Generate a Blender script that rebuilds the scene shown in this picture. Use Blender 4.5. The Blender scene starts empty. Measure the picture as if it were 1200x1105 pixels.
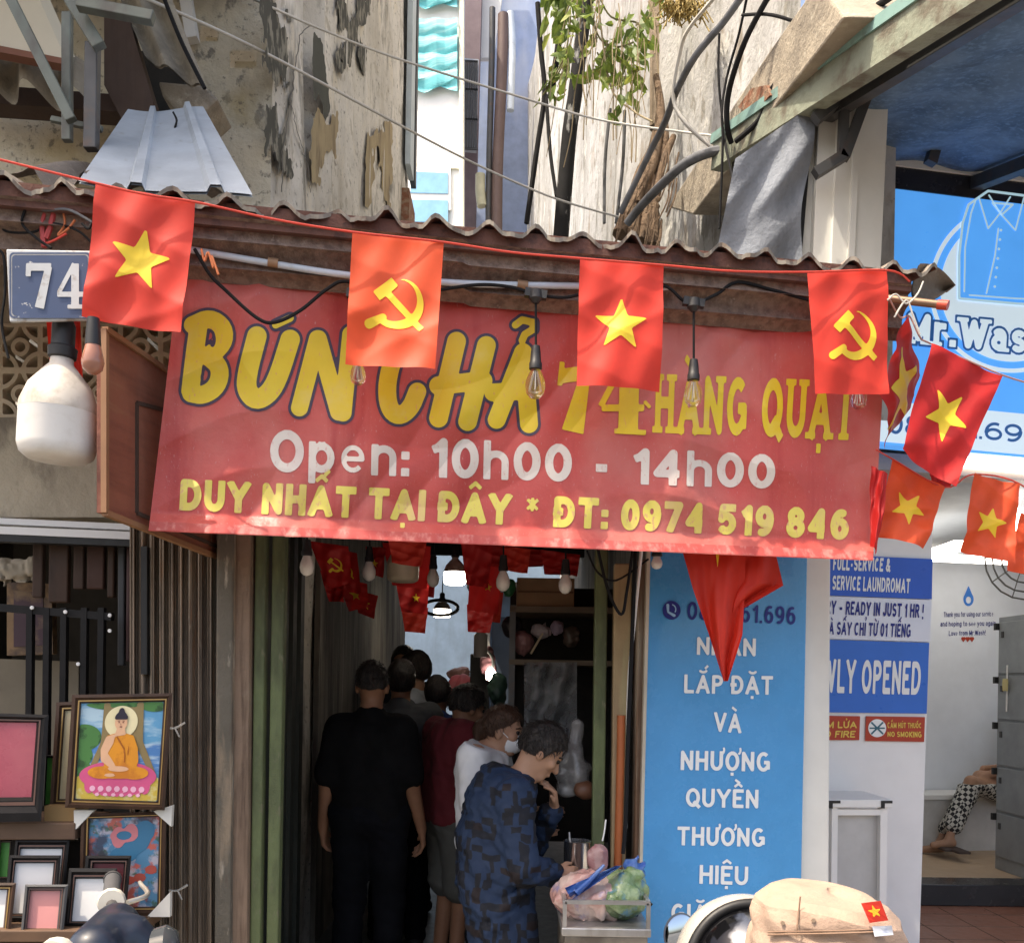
import bpy, math, random, unicodedata
import numpy as np
from mathutils import Vector as V, Matrix

# ------------------------------------------------------------------ camera, sky, sun, exposure
SC = bpy.context.scene
COL = SC.collection
FPX, HZ, ROLL, CZ = 1100.0, 800.0, 0.0165, 1.6      # focal length in photo pixels, horizon row, roll, eye height
cam_d = bpy.data.cameras.new('camera')
cam_d.sensor_width = 36.0
cam_d.lens = 36.0 * FPX / 1200.0
cam_d.shift_y = (HZ - 552.5) / 1200.0
cam_d.clip_start, cam_d.clip_end = 0.05, 500.0
cam = bpy.data.objects.new('camera', cam_d)
COL.objects.link(cam)
cam.matrix_world = Matrix.Translation((0, 0, CZ)) @ Matrix.Rotation(-ROLL, 4, 'Y') @ Matrix.Rotation(math.pi / 2, 4, 'X')
SC.camera = cam

SUN_EL, SUN_AZ = math.radians(64), math.radians(-120)   # azimuth from +Y, clockwise positive
sdir = V((math.cos(SUN_EL) * math.sin(SUN_AZ), math.cos(SUN_EL) * math.cos(SUN_AZ) - 0.16 * 0, math.sin(SUN_EL)))
w = bpy.data.worlds.new('World')
SC.world = w
w.use_nodes = True
sky = w.node_tree.nodes.new('ShaderNodeTexSky')
sky.sky_type = 'NISHITA'
sky.sun_disc = False
sky.sun_elevation = SUN_EL
sky.sun_rotation = SUN_AZ
sky.air_density = 0.8
sky.dust_density = 4.0
bg = w.node_tree.nodes['Background']
bg.inputs['Strength'].default_value = 0.15
w.node_tree.links.new(sky.outputs[0], bg.inputs['Color'])
sun_d = bpy.data.lights.new('sun', 'SUN')
sun_d.energy = 2.0
sun_d.angle = math.radians(0.6)
sun_d.color = (1.0, 0.97, 0.92)
sun = bpy.data.objects.new('sun', sun_d)
COL.objects.link(sun)
sun.rotation_euler = sdir.to_track_quat('Z', 'Y').to_euler()
SC.view_settings.view_transform = 'Standard'
SC.view_settings.look = 'None'
SC.view_settings.exposure = 1.6
SC.view_settings.gamma = 1.0
SC.view_settings.use_white_balance = True
SC.view_settings.white_balance_temperature = 7600
SC.view_settings.white_balance_tint = 10
SC.cycles.max_bounces = 8
SC.cycles.caustics_reflective = False
SC.cycles.caustics_refractive = False
SC.cycles.use_denoising = True

# ------------------------------------------------------------------ photo pixel -> place
cr, sr = math.cos(ROLL), math.sin(ROLL)
def ray(px, py):
    u, v = px - 600.0, HZ - py
    return (u * cr - v * sr) / FPX, (u * sr + v * cr) / FPX
def F(px, py, Y):
    dx, dz = ray(px, py)
    return V((dx * Y, Y, CZ + dz * Y))
class Plane:                         # upright plane  Y = D + t X
    def __init__(s, D, t=0.19): s.D, s.t = D, t
    def hit(s, px, py, off=0.0):
        dx, dz = ray(px, py)
        Y = (s.D - off) / (1 - s.t * dx)
        return V((dx * Y, Y, CZ + dz * Y))
    def n(s): return V((s.t, -1, 0)).normalized()
    def at(s, X, z, off=0.0): return V((X, s.D - off + s.t * X, z))
class SidePlane:                     # upright plane running away from the viewer  X = c + s Y
    def __init__(s, c, k=0.0): s.c, s.k = c, k
    def hit(s, px, py, off=0.0):
        dx, dz = ray(px, py)
        Y = (s.c + off) / (dx - s.k)
        return V((dx * Y, Y, CZ + dz * Y))

# ------------------------------------------------------------------ materials
MATS = {}
def mat(name, col, rough=0.75, layers=(), bump=0.0, bscale=30.0, metal=0.0, spec=0.4, transl=0.0,
        emit=0.0, alpha=1.0, coat=0.0, var=0.12, glass=False):
    """base colour + noise-masked layers: (scale, stretch, lo, hi, colour, amount)"""
    if name in MATS: return MATS[name]
    m = bpy.data.materials.new(name); m.use_nodes = True
    nt = m.node_tree; N = nt.nodes; L = nt.links
    b = N['Principled BSDF']
    tc = N.new('ShaderNodeTexCoord')
    def noise(scale, stretch, detail=5.0, rough_=0.6):
        mp = N.new('ShaderNodeMapping'); mp.inputs['Scale'].default_value = stretch
        h = (len(N) * 1.37) % 9
        mp.inputs['Location'].default_value = (h, h * 2.1, h * 0.7)
        L.new(tc.outputs['Object'], mp.inputs['Vector'])
        n = N.new('ShaderNodeTexNoise'); n.inputs['Scale'].default_value = scale
        n.inputs['Detail'].default_value = detail; n.inputs['Roughness'].default_value = rough_
        L.new(mp.outputs[0], n.inputs['Vector'])
        return n.outputs['Fac']
    def mix(fac, a, c2):
        x = N.new('ShaderNodeMix'); x.data_type = 'RGBA'
        L.new(fac, x.inputs[0])
        if isinstance(a, tuple): x.inputs[6].default_value = (*a, 1)
        else: L.new(a, x.inputs[6])
        x.inputs[7].default_value = (*c2, 1)
        return x.outputs[2]
    def ramp(f, lo, hi, amt):
        r = N.new('ShaderNodeMapRange'); r.inputs[1].default_value = lo; r.inputs[2].default_value = hi
        r.inputs[4].default_value = amt
        L.new(f, r.inputs[0]); return r.outputs[0]
    cur = tuple(col)
    if var > 0:
        cur = mix(ramp(noise(5, (1, 1, 1)), 0.35, 0.7, 1.0), tuple(min(1, c * (1 + var)) for c in col), tuple(c * (1 - var) for c in col))
    for (sc_, st, lo, hi, c2, amt) in layers:
        cur = mix(ramp(noise(sc_, st), lo, hi, amt), cur, tuple(c2))
    if isinstance(cur, tuple): b.inputs['Base Color'].default_value = (*cur, 1)
    else: L.new(cur, b.inputs['Base Color'])
    b.inputs['Roughness'].default_value = rough
    if rough > 0.15 and not glass:
        L.new(ramp(noise(18, (1, 1, 1)), 0.2, 0.9, 1.0), (rr := N.new('ShaderNodeMapRange')).inputs[0])
        rr.inputs[3].default_value = max(0.05, rough - 0.12); rr.inputs[4].default_value = min(1, rough + 0.12)
        L.new(rr.outputs[0], b.inputs['Roughness'])
    b.inputs['Metallic'].default_value = metal
    b.inputs['Specular IOR Level'].default_value = spec
    b.inputs['Coat Weight'].default_value = coat
    if glass:
        b.inputs['Transmission Weight'].default_value = 1.0; b.inputs['IOR'].default_value = 1.3
    if alpha < 1: b.inputs['Alpha'].default_value = alpha
    if emit > 0:
        if isinstance(cur, tuple): b.inputs['Emission Color'].default_value = (*cur, 1)
        else: L.new(cur, b.inputs['Emission Color'])
        b.inputs['Emission Strength'].default_value = emit
    if bump > 0:
        bp = N.new('ShaderNodeBump'); bp.inputs['Strength'].default_value = bump; bp.inputs['Distance'].default_value = 0.02
        L.new(noise(bscale, (1, 1, 1), 6.0, 0.65), bp.inputs['Height']); L.new(bp.outputs[0], b.inputs['Normal'])
    if transl > 0:
        t = N.new('ShaderNodeBsdfTranslucent'); ms = N.new('ShaderNodeMixShader'); ms.inputs[0].default_value = transl
        if isinstance(cur, tuple): t.inputs[0].default_value = (*cur, 1)
        else: L.new(cur, t.inputs[0])
        L.new(b.outputs[0], ms.inputs[1]); L.new(t.outputs[0], ms.inputs[2])
        L.new(ms.outputs[0], N['Material Output'].inputs['Surface'])
    MATS[name] = m
    return m

# ------------------------------------------------------------------ objects
ORG = {}
def tag(o, label, cat, group=None, kind=None):
    if label: o['label'] = label
    if cat: o['category'] = cat
    if group: o['group'] = group
    if kind: o['kind'] = kind
    return o
def thing(name, label, cat, loc, group=None):
    o = bpy.data.objects.new(name, None); COL.objects.link(o)
    o.empty_display_size = 0.1
    o.location = V(loc); ORG[o.name] = V(loc)
    return tag(o, label, cat, group)
class MB:
    def __init__(s): s.v, s.f = [], []
    def add(s, vs, fs):
        b = len(s.v); s.v += [tuple(p) for p in vs]; s.f += [tuple(b + i for i in f) for f in fs]; return s
    def quad(s, a, b, c, d): return s.add([a, b, c, d], [(0, 1, 2, 3)])
    def prism(s, pts, vec):
        n = len(pts); vec = V(vec); pts = [V(p) for p in pts]
        return s.add(pts + [p + vec for p in pts], [tuple(range(n)), tuple(range(2 * n - 1, n - 1, -1))] +
                     [(i, i + n, (i + 1) % n + n, (i + 1) % n) for i in range(n)])
    def box(s, c, sx, sy, sz, rot=None):
        c = V(c); M = rot or Matrix.Identity(3)
        P = [c + M @ V((x * sx / 2, y * sy / 2, z * sz / 2)) for x in (-1, 1) for y in (-1, 1) for z in (-1, 1)]
        return s.add(P, [(0, 1, 3, 2), (4, 6, 7, 5), (0, 4, 5, 1), (2, 3, 7, 6), (0, 2, 6, 4), (1, 5, 7, 3)])
    def bar(s, a, b, wd, ht, up=(0, 0, 1)):
        a, b = V(a), V(b); d = (b - a).normalized(); up = V(up)
        x = d.cross(up)
        if x.length < 1e-4: x = d.cross(V((0, 1, 0)))
        x.normalize(); z = x.cross(d)
        q = [x * wd / 2 + z * ht / 2, -x * wd / 2 + z * ht / 2, -x * wd / 2 - z * ht / 2, x * wd / 2 - z * ht / 2]
        return s.add([a + k for k in q] + [b + k for k in q], [(0, 1, 2, 3), (7, 6, 5, 4), (0, 4, 5, 1), (1, 5, 6, 2), (2, 6, 7, 3), (3, 7, 4, 0)])
    def tube(s, pts, r, n=8, smooth=True, taper=None):
        pts = [V(p) for p in pts]
        if smooth and len(pts) > 2:
            q = []
            for i in range(len(pts) - 1):
                p0, p1, p2, p3 = pts[max(i - 1, 0)], pts[i], pts[i + 1], pts[min(i + 2, len(pts) - 1)]
                for k in range(6):
                    t = k / 6
                    q.append(0.5 * ((2 * p1) + (p2 - p0) * t + (2 * p0 - 5 * p1 + 4 * p2 - p3) * t * t + (3 * p1 - p0 - 3 * p2 + p3) * t ** 3))
            pts = q + [pts[-1]]
        m = len(pts); vs = []
        up = V((0.13, 0.31, 0.94))
        for i, p in enumerate(pts):
            d = (pts[min(i + 1, m - 1)] - pts[max(i - 1, 0)]).normalized()
            x = d.cross(up)
            if x.length < 1e-3: x = d.cross(V((1, 0, 0)))
            x.normalize(); y = d.cross(x)
            rr = r if taper is None else r + (taper - r) * i / (m - 1)
            vs += [p + (x * math.cos(2 * math.pi * k / n) + y * math.sin(2 * math.pi * k / n)) * rr for k in range(n)]
        fs = [(i * n + k, i * n + (k + 1) % n, (i + 1) * n + (k + 1) % n, (i + 1) * n + k) for i in range(m - 1) for k in range(n)]
        fs += [tuple(range(n - 1, -1, -1)), tuple((m - 1) * n + k for k in range(n))]
        return s.add(vs, fs)
    def lathe(s, prof, c, axis=(0, 0, 1), n=24):
        c = V(c); a = V(axis).normalized(); x = a.cross(V((0, 1, 0.01))).normalized(); y = a.cross(x)
        vs = [c + a * h + (x * math.cos(2 * math.pi * k / n) + y * math.sin(2 * math.pi * k / n)) * max(r, 1e-4) for (r, h) in prof for k in range(n)]
        m = len(prof)
        fs = [(i * n + k, i * n + (k + 1) % n, (i + 1) * n + (k + 1) % n, (i + 1) * n + k) for i in range(m - 1) for k in range(n)]
        return s.add(vs, fs)
    def grid(s, fn, nu, nv):
        vs = [fn(i / nu, j / nv) for j in range(nv + 1) for i in range(nu + 1)]
        return s.add(vs, [(j * (nu + 1) + i, j * (nu + 1) + i + 1, (j + 1) * (nu + 1) + i + 1, (j + 1) * (nu + 1) + i) for j in range(nv) for i in range(nu)])
    def build(s, name, m, parent=None, smooth=False, bevel=0.0, fix=True):
        me = bpy.data.meshes.new(name)
        o = V((0, 0, 0))
        p = parent
        while p is not None:
            if p.name in ORG: o = ORG[p.name]; break
            p = p.parent
        vs = s.v if o.length == 0 else [(a - o.x, b - o.y, c - o.z) for a, b, c in s.v]
        me.from_pydata(vs, [], s.f); me.update()
        if smooth: me.polygons.foreach_set('use_smooth', [True] * len(me.polygons))
        ms = m if isinstance(m, (list, tuple)) else [m]
        for k in ms: me.materials.append(k)
        ob = bpy.data.objects.new(name, me); COL.objects.link(ob)
        if parent: ob.parent = parent
        if fix:
            import bmesh
            bm = bmesh.new(); bm.from_mesh(me); bmesh.ops.recalc_face_normals(bm, faces=bm.faces); bm.to_mesh(me); bm.free()
        if bevel > 0:
            md = ob.modifiers.new('bevel', 'BEVEL'); md.width = bevel; md.segments = 2; md.limit_method = 'ANGLE'
        if smooth:
            try: me.set_sharp_from_angle(angle=math.radians(45))
            except Exception: pass
        return ob
def solo(mb, name, m, label, cat, group=None, kind=None, **k):
    """a thing that is one mesh; its origin is moved to the base of the mesh"""
    vs = np.array(mb.v); c = V((vs[:, 0].mean(), vs[:, 1].mean(), vs[:, 2].min()))
    mb.v = [tuple(V(p) - c) for p in mb.v]
    o = mb.build(name, m, **k); o.location = c; ORG[o.name] = c
    return tag(o, label, cat, group, kind)
def struct(mb, name, m, **k):
    return tag(mb.build(name, m, **k), None, None, None, 'structure')

# ------------------------------------------------------------------ flat shapes (letters, stars, emblems) as filled contours
def seg_sdf(X, Y, a, b, wa, wb, butt):
    ax, ay = a; bx, by = b; dx, dy = bx - ax, by - ay; L = math.hypot(dx, dy) or 1e-6
    t = ((X - ax) * dx + (Y - ay) * dy) / (L * L)
    if butt:
        s = np.abs((X - ax) * dy - (Y - ay) * dx) / L - (wa + (wb - wa) * np.clip(t, 0, 1)) / 2
        e = np.abs(t - 0.5) * L - L / 2
        return np.maximum(s, e)
    t = np.clip(t, 0, 1)
    return np.hypot(X - ax - t * dx, Y - ay - t * dy) - (wa + (wb - wa) * t) / 2
def stroke_sdf(strokes, butt=True):
    """strokes: list of (points, width or list of widths)"""
    def f(X, Y):
        d = np.full(X.shape, 1e3)
        for pts, wd in strokes:
            n = len(pts); ws = wd if isinstance(wd, (list, tuple)) else [wd] * n
            for i in range(n - 1):
                if math.dist(pts[i], pts[i + 1]) < 1e-6: continue
                d = np.minimum(d, seg_sdf(X, Y, pts[i], pts[i + 1], ws[i], ws[i + 1], butt))
                if butt and i > 0: d = np.minimum(d, np.hypot(X - pts[i][0], Y - pts[i][1]) - ws[i] / 2)
        return d
    return f
def poly_sdf(poly):
    def f(X, Y):
        d = np.full(X.shape, 1e9); ins = np.zeros(X.shape, bool); n = len(poly)
        for i in range(n):
            a, b = poly[i], poly[(i + 1) % n]
            d = np.minimum(d, seg_sdf(X, Y, a, b, 0, 0, False))
            c = ((a[1] > Y) != (b[1] > Y)); 
            if a[1] != b[1]: ins ^= c & (X < (b[0] - a[0]) * (Y - a[1]) / (b[1] - a[1]) + a[0])
        return np.where(ins, -d, d)
    return f
def ell_sdf(cx, cy, rx, ry):
    return lambda X, Y: (np.hypot((X - cx) / rx, (Y - cy) / ry) - 1) * min(rx, ry)
def U(*fs): return lambda X, Y: np.minimum.reduce([f(X, Y) for f in fs])
def SUB(a, b): return lambda X, Y: np.maximum(a(X, Y), -b(X, Y))
def INT(a, b): return lambda X, Y: np.maximum(a(X, Y), b(X, Y))
def grow(f, r): return lambda X, Y: f(X, Y) - r
def fill(fn, x0, x1, y0, y1, cell):
    nx, ny = max(2, int(math.ceil((x1 - x0) / cell))), max(2, int(math.ceil((y1 - y0) / cell)))
    xs, ys = np.linspace(x0, x1, nx + 1), np.linspace(y0, y1, ny + 1)
    X, Y = np.meshgrid(xs, ys); D = fn(X, Y)
    D[0, :] = np.maximum(D[0, :], 1e-5); D[-1, :] = np.maximum(D[-1, :], 1e-5); D[:, 0] = np.maximum(D[:, 0], 1e-5); D[:, -1] = np.maximum(D[:, -1], 1e-5)
    vs, fs, cache = [], [], {}
    def vid(key, p):
        if key not in cache: cache[key] = len(vs); vs.append(p)
        return cache[key]
    ins = D < 0
    any_ = ins[:-1, :-1] | ins[1:, :-1] | ins[:-1, 1:] | ins[1:, 1:]
    for j, i in zip(*np.nonzero(any_)):
        cor = [(j, i), (j, i + 1), (j + 1, i + 1), (j + 1, i)]; poly = []
        for k in range(4):
            a, b = cor[k], cor[(k + 1) % 4]
            if ins[a]: poly.append(vid(a, (xs[a[1]], ys[a[0]])))
            if ins[a] != ins[b]:
                t = D[a] / (D[a] - D[b]); t = min(max(t, 0.02), 0.98)
                if a < b: key, tt, p, q = (a, b), t, a, b
                else: key, tt, p, q = (b, a), 1 - t, b, a
                poly.append(vid(key, (xs[p[1]] + (xs[q[1]] - xs[p[1]]) * tt, ys[p[0]] + (ys[q[0]] - ys[p[0]]) * tt)))
        if len(poly) > 2: fs.append(tuple(poly))
    return vs, fs
def add_fill(mb, fn, box, cell, mapf, thick=None):
    vs, fs = fill(fn, *box, cell)
    P = [mapf(x, y) for x, y in vs]
    if thick is None: return mb.add(P, fs)
    T = V(thick); n = len(P); cnt = {}
    for f in fs:
        for a, b in zip(f, f[1:] + f[:1]): cnt[(a, b)] = 1
    side = [(b, a, a + n, b + n) for (a, b) in cnt if (b, a) not in cnt]
    return mb.add(P + [V(p) + T for p in P], fs + [tuple(i + n for i in reversed(f)) for f in fs] + side)
def bil(q, u, v):            # q: TL TR BR BL, u right, v down
    return (q[0][0] * (1 - u) * (1 - v) + q[1][0] * u * (1 - v) + q[2][0] * u * v + q[3][0] * (1 - u) * v,
            q[0][1] * (1 - u) * (1 - v) + q[1][1] * u * (1 - v) + q[2][1] * u * v + q[3][1] * (1 - u) * v)

# ------------------------------------------------------------------ stroke lettering
def A_(cx, cy, rx, ry, a0, a1, n=9):
    return [(cx + rx * math.cos(math.radians(a0 + (a1 - a0) * i / n)), cy + ry * math.sin(math.radians(a0 + (a1 - a0) * i / n))) for i in range(n + 1)]
def _G():
    x = 0.70
    g = {
     'A': (.72, [[(0, 0), (.5, 1), (1, 0)], [(.17, .3), (.83, .3)]]),
     'B': (.56, [[(0, 0), (0, 1), (.5, 1)] + A_(.5, .77, .42, .23, 90, -90) + [(0, .54)], [(.5, .54)] + A_(.52, .27, .48, .27, 90, -90) + [(0, 0)]]),
     'C': (.66, [A_(.5, .5, .5, .5, 48, 312, 16)]),
     'D': (.62, [[(0, 0), (0, 1), (.4, 1)] + A_(.4, .5, .6, .5, 90, -90, 12) + [(0, 0)]]),
     'Đ': (.62, [[(0, 0), (0, 1), (.4, 1)] + A_(.4, .5, .6, .5, 90, -90, 12) + [(0, 0)], [(-.3, .5), (.42, .5)]]),
     'E': (.48, [[(1, 1), (0, 1), (0, 0), (1, 0)], [(0, .52), (.92, .52)]]),
     'F': (.46, [[(1, 1), (0, 1), (0, 0)], [(0, .52), (.9, .52)]]),
     'G': (.66, [A_(.5, .5, .5, .5, 48, 325, 16), [(.97, .02), (.97, .46), (.55, .46)]]),
     'H': (.58, [[(0, 0), (0, 1)], [(1, 0), (1, 1)], [(0, .52), (1, .52)]]),
     'I': (.0, [[(0, 0), (0, 1)]]),
     'J': (.42, [[(1, 1), (1, .3)] + A_(.5, .3, .5, .3, 0, -170)]),
     'K': (.58, [[(0, 0), (0, 1)], [(1, 1), (.05, .42)], [(.3, .6), (1, 0)]]),
     'L': (.46, [[(0, 1), (0, 0), (1, 0)]]),
     'M': (.76, [[(0, 0), (0, 1), (.5, .12), (1, 1), (1, 0)]]),
     'N': (.58, [[(0, 0), (0, 1), (1, 0), (1, 1)]]),
     'O': (.68, [A_(.5, .5, .5, .5, 90, 450, 24)]),
     'P': (.54, [[(0, 0), (0, 1), (.5, 1)] + A_(.5, .74, .5, .26, 90, -90) + [(0, .48)]]),
     'Q': (.68, [A_(.5, .5, .5, .5, 90, 450, 24), [(.58, .26), (1, -.04)]]),
     'R': (.56, [[(0, 0), (0, 1), (.5, 1)] + A_(.5, .75, .46, .25, 90, -90) + [(0, .5)], [(.5, .5), (1, 0)]]),
     'S': (.56, [A_(.5, .755, .46, .245, 25, 270, 12) + A_(.5, .255, .5, .255, 90, -155, 12)]),
     'T': (.58, [[(0, 1), (1, 1)], [(.5, 1), (.5, 0)]]),
     'U': (.58, [[(0, 1), (0, .36)] + A_(.5, .36, .5, .36, 180, 360, 12) + [(1, 1)]]),
     'V': (.68, [[(0, 1), (.5, 0), (1, 1)]]),
     'W': (.98, [[(0, 1), (.26, 0), (.5, .95), (.74, 0), (1, 1)]]),
     'X': (.62, [[(0, 0), (1, 1)], [(0, 1), (1, 0)]]),
     'Y': (.64, [[(0, 1), (.5, .45), (1, 1)], [(.5, .5), (.5, 0)]]),
     'Z': (.56, [[(0, 1), (1, 1), (0, 0), (1, 0)]]),
     '0': (.5, [A_(.5, .5, .5, .5, 90, 450, 24)]),
     '1': (.26, [[(-.1, .74), (.45, .82), (1, 1), (1, 0)]]),
     '2': (.5, [A_(.5, .72, .5, .28, 160, -35, 10) + [(0, 0), (1, 0)]]),
     '3': (.5, [A_(.47, .76, .46, .24, 155, -90, 10), A_(.47, .26, .53, .26, 90, -155, 10)]),
     '4': (.54, [[(.76, 0), (.76, 1), (0, .28), (1.08, .28)]]),
     '5': (.5, [[(.92, 1), (.14, 1), (.04, .5)] + A_(.46, .32, .54, .32, 125, -150, 12)]),
     '6': (.5, [A_(.52, .31, .48, .31, 90, 450, 18), A_(.6, .4, .6, .6, 65, 185, 10)]),
     '7': (.5, [[(0, 1), (1, 1), (.32, 0)]]),
     '8': (.5, [A_(.5, .77, .42, .23, 90, 450, 16), A_(.5, .27, .5, .27, 90, 450, 16)]),
     '9': (.5, [A_(.48, .69, .48, .31, 90, 450, 18), A_(.4, .6, .6, .6, 5, -115, 10)]),
     '.': (.0, [[(0, 0), (0, .03)]]), ':': (.0, [[(0, 0), (0, .03)], [(0, .52), (0, .55)]]),
     '-': (.3, [[(0, .38), (1, .38)]]), '–': (.5, [[(0, .42), (1, .42)]]),
     '!': (.0, [[(0, 0), (0, .03)], [(0, .34), (0, 1)]]),
     '*': (.46, [[(0, .55), (1, .97)], [(0, .97), (1, .55)], [(.5, .47), (.5, 1.04)]]),
     '&': (.66, [[(1, 0), (.2, .7)] + A_(.45, .82, .25, .18, 200, -20, 8) + [(.05, .35)] + A_(.42, .22, .42, .22, 150, 330, 8) + [(1, .45)]]),
     'a': (.46, [A_(.48, x * .31, .48, x * .31, 90, 450, 14), [(.96, 0), (.96, x * .6)] + A_(.5, x * .68, .46, x * .32, 0, 150, 8)]),
     'b': (.5, [[(0, 0), (0, 1)], A_(.5, x / 2, .5, x / 2, 90, 450, 16)]),
     'c': (.46, [A_(.5, x / 2, .5, x / 2, 50, 310, 12)]),
     'd': (.5, [[(1, 0), (1, 1)], A_(.5, x / 2, .5, x / 2, 90, 450, 16)]),
     'e': (.5, [[(0.02, x * .5), (1, x * .5)] + A_(.5, x / 2, .5, x / 2, 0, 318, 16)]),
     'f': (.3, [[(.4, 0), (.4, .8)] + A_(.9, .8, .5, .2, 180, 90, 5), [(0, x), (1, x)]]),
     'g': (.5, [A_(.5, x / 2, .5, x / 2, 90, 450, 16), [(1, x), (1, -.1)] + A_(.5, -.1, .5, .2, 0, -160, 8)]),
     'h': (.48, [[(0, 0), (0, 1)], [(0, x * .5)] + A_(.5, x * .62, .5, x * .38, 180, 0, 10) + [(1, 0)]]),
     'i': (.0, [[(0, 0), (0, x)], [(0, .94), (0, 1)]]),
     'k': (.46, [[(0, 0), (0, 1)], [(1, x), (.05, .25)], [(.35, .42), (1, 0)]]),
     'l': (.0, [[(0, 0), (0, 1)]]),
     'm': (.8, [[(0, 0), (0, x)], [(0, x * .6)] + A_(.25, x * .66, .25, x * .34, 180, 0, 8) + [(.5, 0)], [(.5, x * .6)] + A_(.75, x * .66, .25, x * .34, 180, 0, 8) + [(1, 0)]]),
     'n': (.48, [[(0, 0), (0, x)], [(0, x * .5)] + A_(.5, x * .62, .5, x * .38, 180, 0, 10) + [(1, 0)]]),
     'o': (.52, [A_(.5, x / 2, .5, x / 2, 90, 450, 18)]),
     'p': (.5, [[(0, -.3), (0, x)], A_(.5, x / 2, .5, x / 2, 90, 450, 16)]),
     'r': (.3, [[(0, 0), (0, x)], [(0, x * .55)] + A_(.8, x * .6, .8, x * .4, 180, 80, 6)]),
     's': (.42, [A_(.5, x * .755, .46, x * .245, 25, 270, 10) + A_(.5, x * .255, .5, x * .255, 90, -155, 10)]),
     't': (.3, [[(.4, 1), (.4, .18)] + A_(.85, .18, .45, .18, 180, 270, 4), [(0, x), (1, x)]]),
     'u': (.48, [[(0, x), (0, x * .4)] + A_(.5, x * .38, .5, x * .38, 180, 360, 10), [(1, x), (1, 0)]]),
     'v': (.5, [[(0, x), (.5, 0), (1, x)]]),
     'w': (.74, [[(0, x), (.25, 0), (.5, x), (.75, 0), (1, x)]]),
     'y': (.5, [[(0, x), (.5, 0)], [(1, x), (.35, -.3), (.05, -.3)]]),
    }
    return g
GL = _G()
def glyphs(s, wd, slab=0.0, gap=0.13):
    """-> [(strokes in em, xmin, xmax)], total width"""
    out, x = [], 0.0
    return out, x
def lay(text, wd, cond, slab, gap):
    x = 0.0; out = []
    for ch in text:
        if ch == ' ': x += 0.36 * cond + gap * 0.5; continue
        if ch == 'Đ': base, marks = 'Đ', ''
        else:
            dec = unicodedata.normalize('NFD', ch); base, marks = dec[0], dec[1:]
        gw, st = GL[base]; gw *= cond
        S = []
        ww = wd
        mx = lambda p: (x + ww / 2 + p[0] * gw, wd / 2 + p[1] * (1 - wd))
        for pts in st:
            q = [mx(p) for p in pts]
            if pts[0] == pts[-1] and len(pts) < 24 and base in 'DĐB':
                q = [(q[0][0], q[0][1] - wd / 2)] + q[1:-1] + [(q[-1][0] - wd / 2, q[-1][1])]
            if pts[0] != pts[-1]:
                for (i, k) in ((0, 1), (-1, -2)):
                    if base in '.:' : continue
                    if abs(pts[i][1]) < .01 or abs(pts[i][1] - 1) < .01 or pts[i][1] < 0 or abs(pts[i][1] - .7) < .01:
                        dx, dy = q[i][0] - q[k][0], q[i][1] - q[k][1]; l = math.hypot(dx, dy) or 1
                        e = wd / 2 * (l / max(abs(dy), 1e-3)) if abs(dy) > abs(dx) * .5 else wd / 2
                        q[i] = (q[i][0] + dx / l * e, q[i][1] + dy / l * e)
                    if slab and abs(pts[i][1] - round(pts[i][1])) < .01 and abs(pts[i][0] - pts[k][0]) < abs(pts[i][1] - pts[k][1]):
                        yy = slab / 2 if pts[i][1] < .5 else 1 - slab / 2
                        S.append(([(q[i][0] - wd * .5 - slab * .75, yy), (q[i][0] + wd * .5 + slab * .75, yy)], slab))
            if base in '.:' or (base in '!i' and abs(pts[0][1] - pts[1][1]) < .1):
                q = [(q[0][0], q[0][1] - wd / 2 * 0.95), (q[0][0], q[0][1] + wd / 2 * 0.95)]
            S.append((q, wd * (.55 if (base == 'e' and pts is st[0]) else .42 if base == '*' else .86 if base.islower() else 1)))
        cx = x + ww / 2 + gw / 2; mw = min(wd * .72, .13); up = 1.12 if base.isupper() else .86
        M = []
        circ = '\u0302' in marks or '\u0306' in marks
        for m in marks:
            if m == '\u0302': M.append(([(cx - .2 * cond - .04, up), (cx, up + .17), (cx + .2 * cond + .04, up)], mw))
            if m == '\u0306': M.append((A_(cx, up + .14, .2 * cond + .03, .13, 190, 350, 8), mw))
            yy = up + (.2 if circ else 0)
            if m == '\u0301': M.append(([(cx + (.1 if circ else -.04), yy), (cx + .26, yy + .17)], mw))
            if m == '\u0300': M.append(([(cx - .18, yy + .18), (cx + .08, yy)], mw))
            if m == '\u0309': M.append((A_(cx, yy + .2, .09, .08, 160, -90, 7) + [(cx, yy + .02)], mw * .8))
            if m == '\u0303': M.append(([(cx - .2, yy), (cx - .1, yy + .1), (cx + .1, yy + .02), (cx + .2, yy + .12)], mw))
            if m == '\u0323': M.append(([(cx, -.24), (cx, -.24 + mw * 1.25)], mw * 1.25))
            if m == '\u031b': M.append((A_(cx + gw / 2 + .01, 1.06, .13, .2, -80, 40, 6), mw * .85))
        out.append((S, M, x - .1 - slab, x + ww + gw + .2 + slab, base.isupper() or base.isdigit()))
        x += gw + ww + gap
    return out, x - gap
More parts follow.
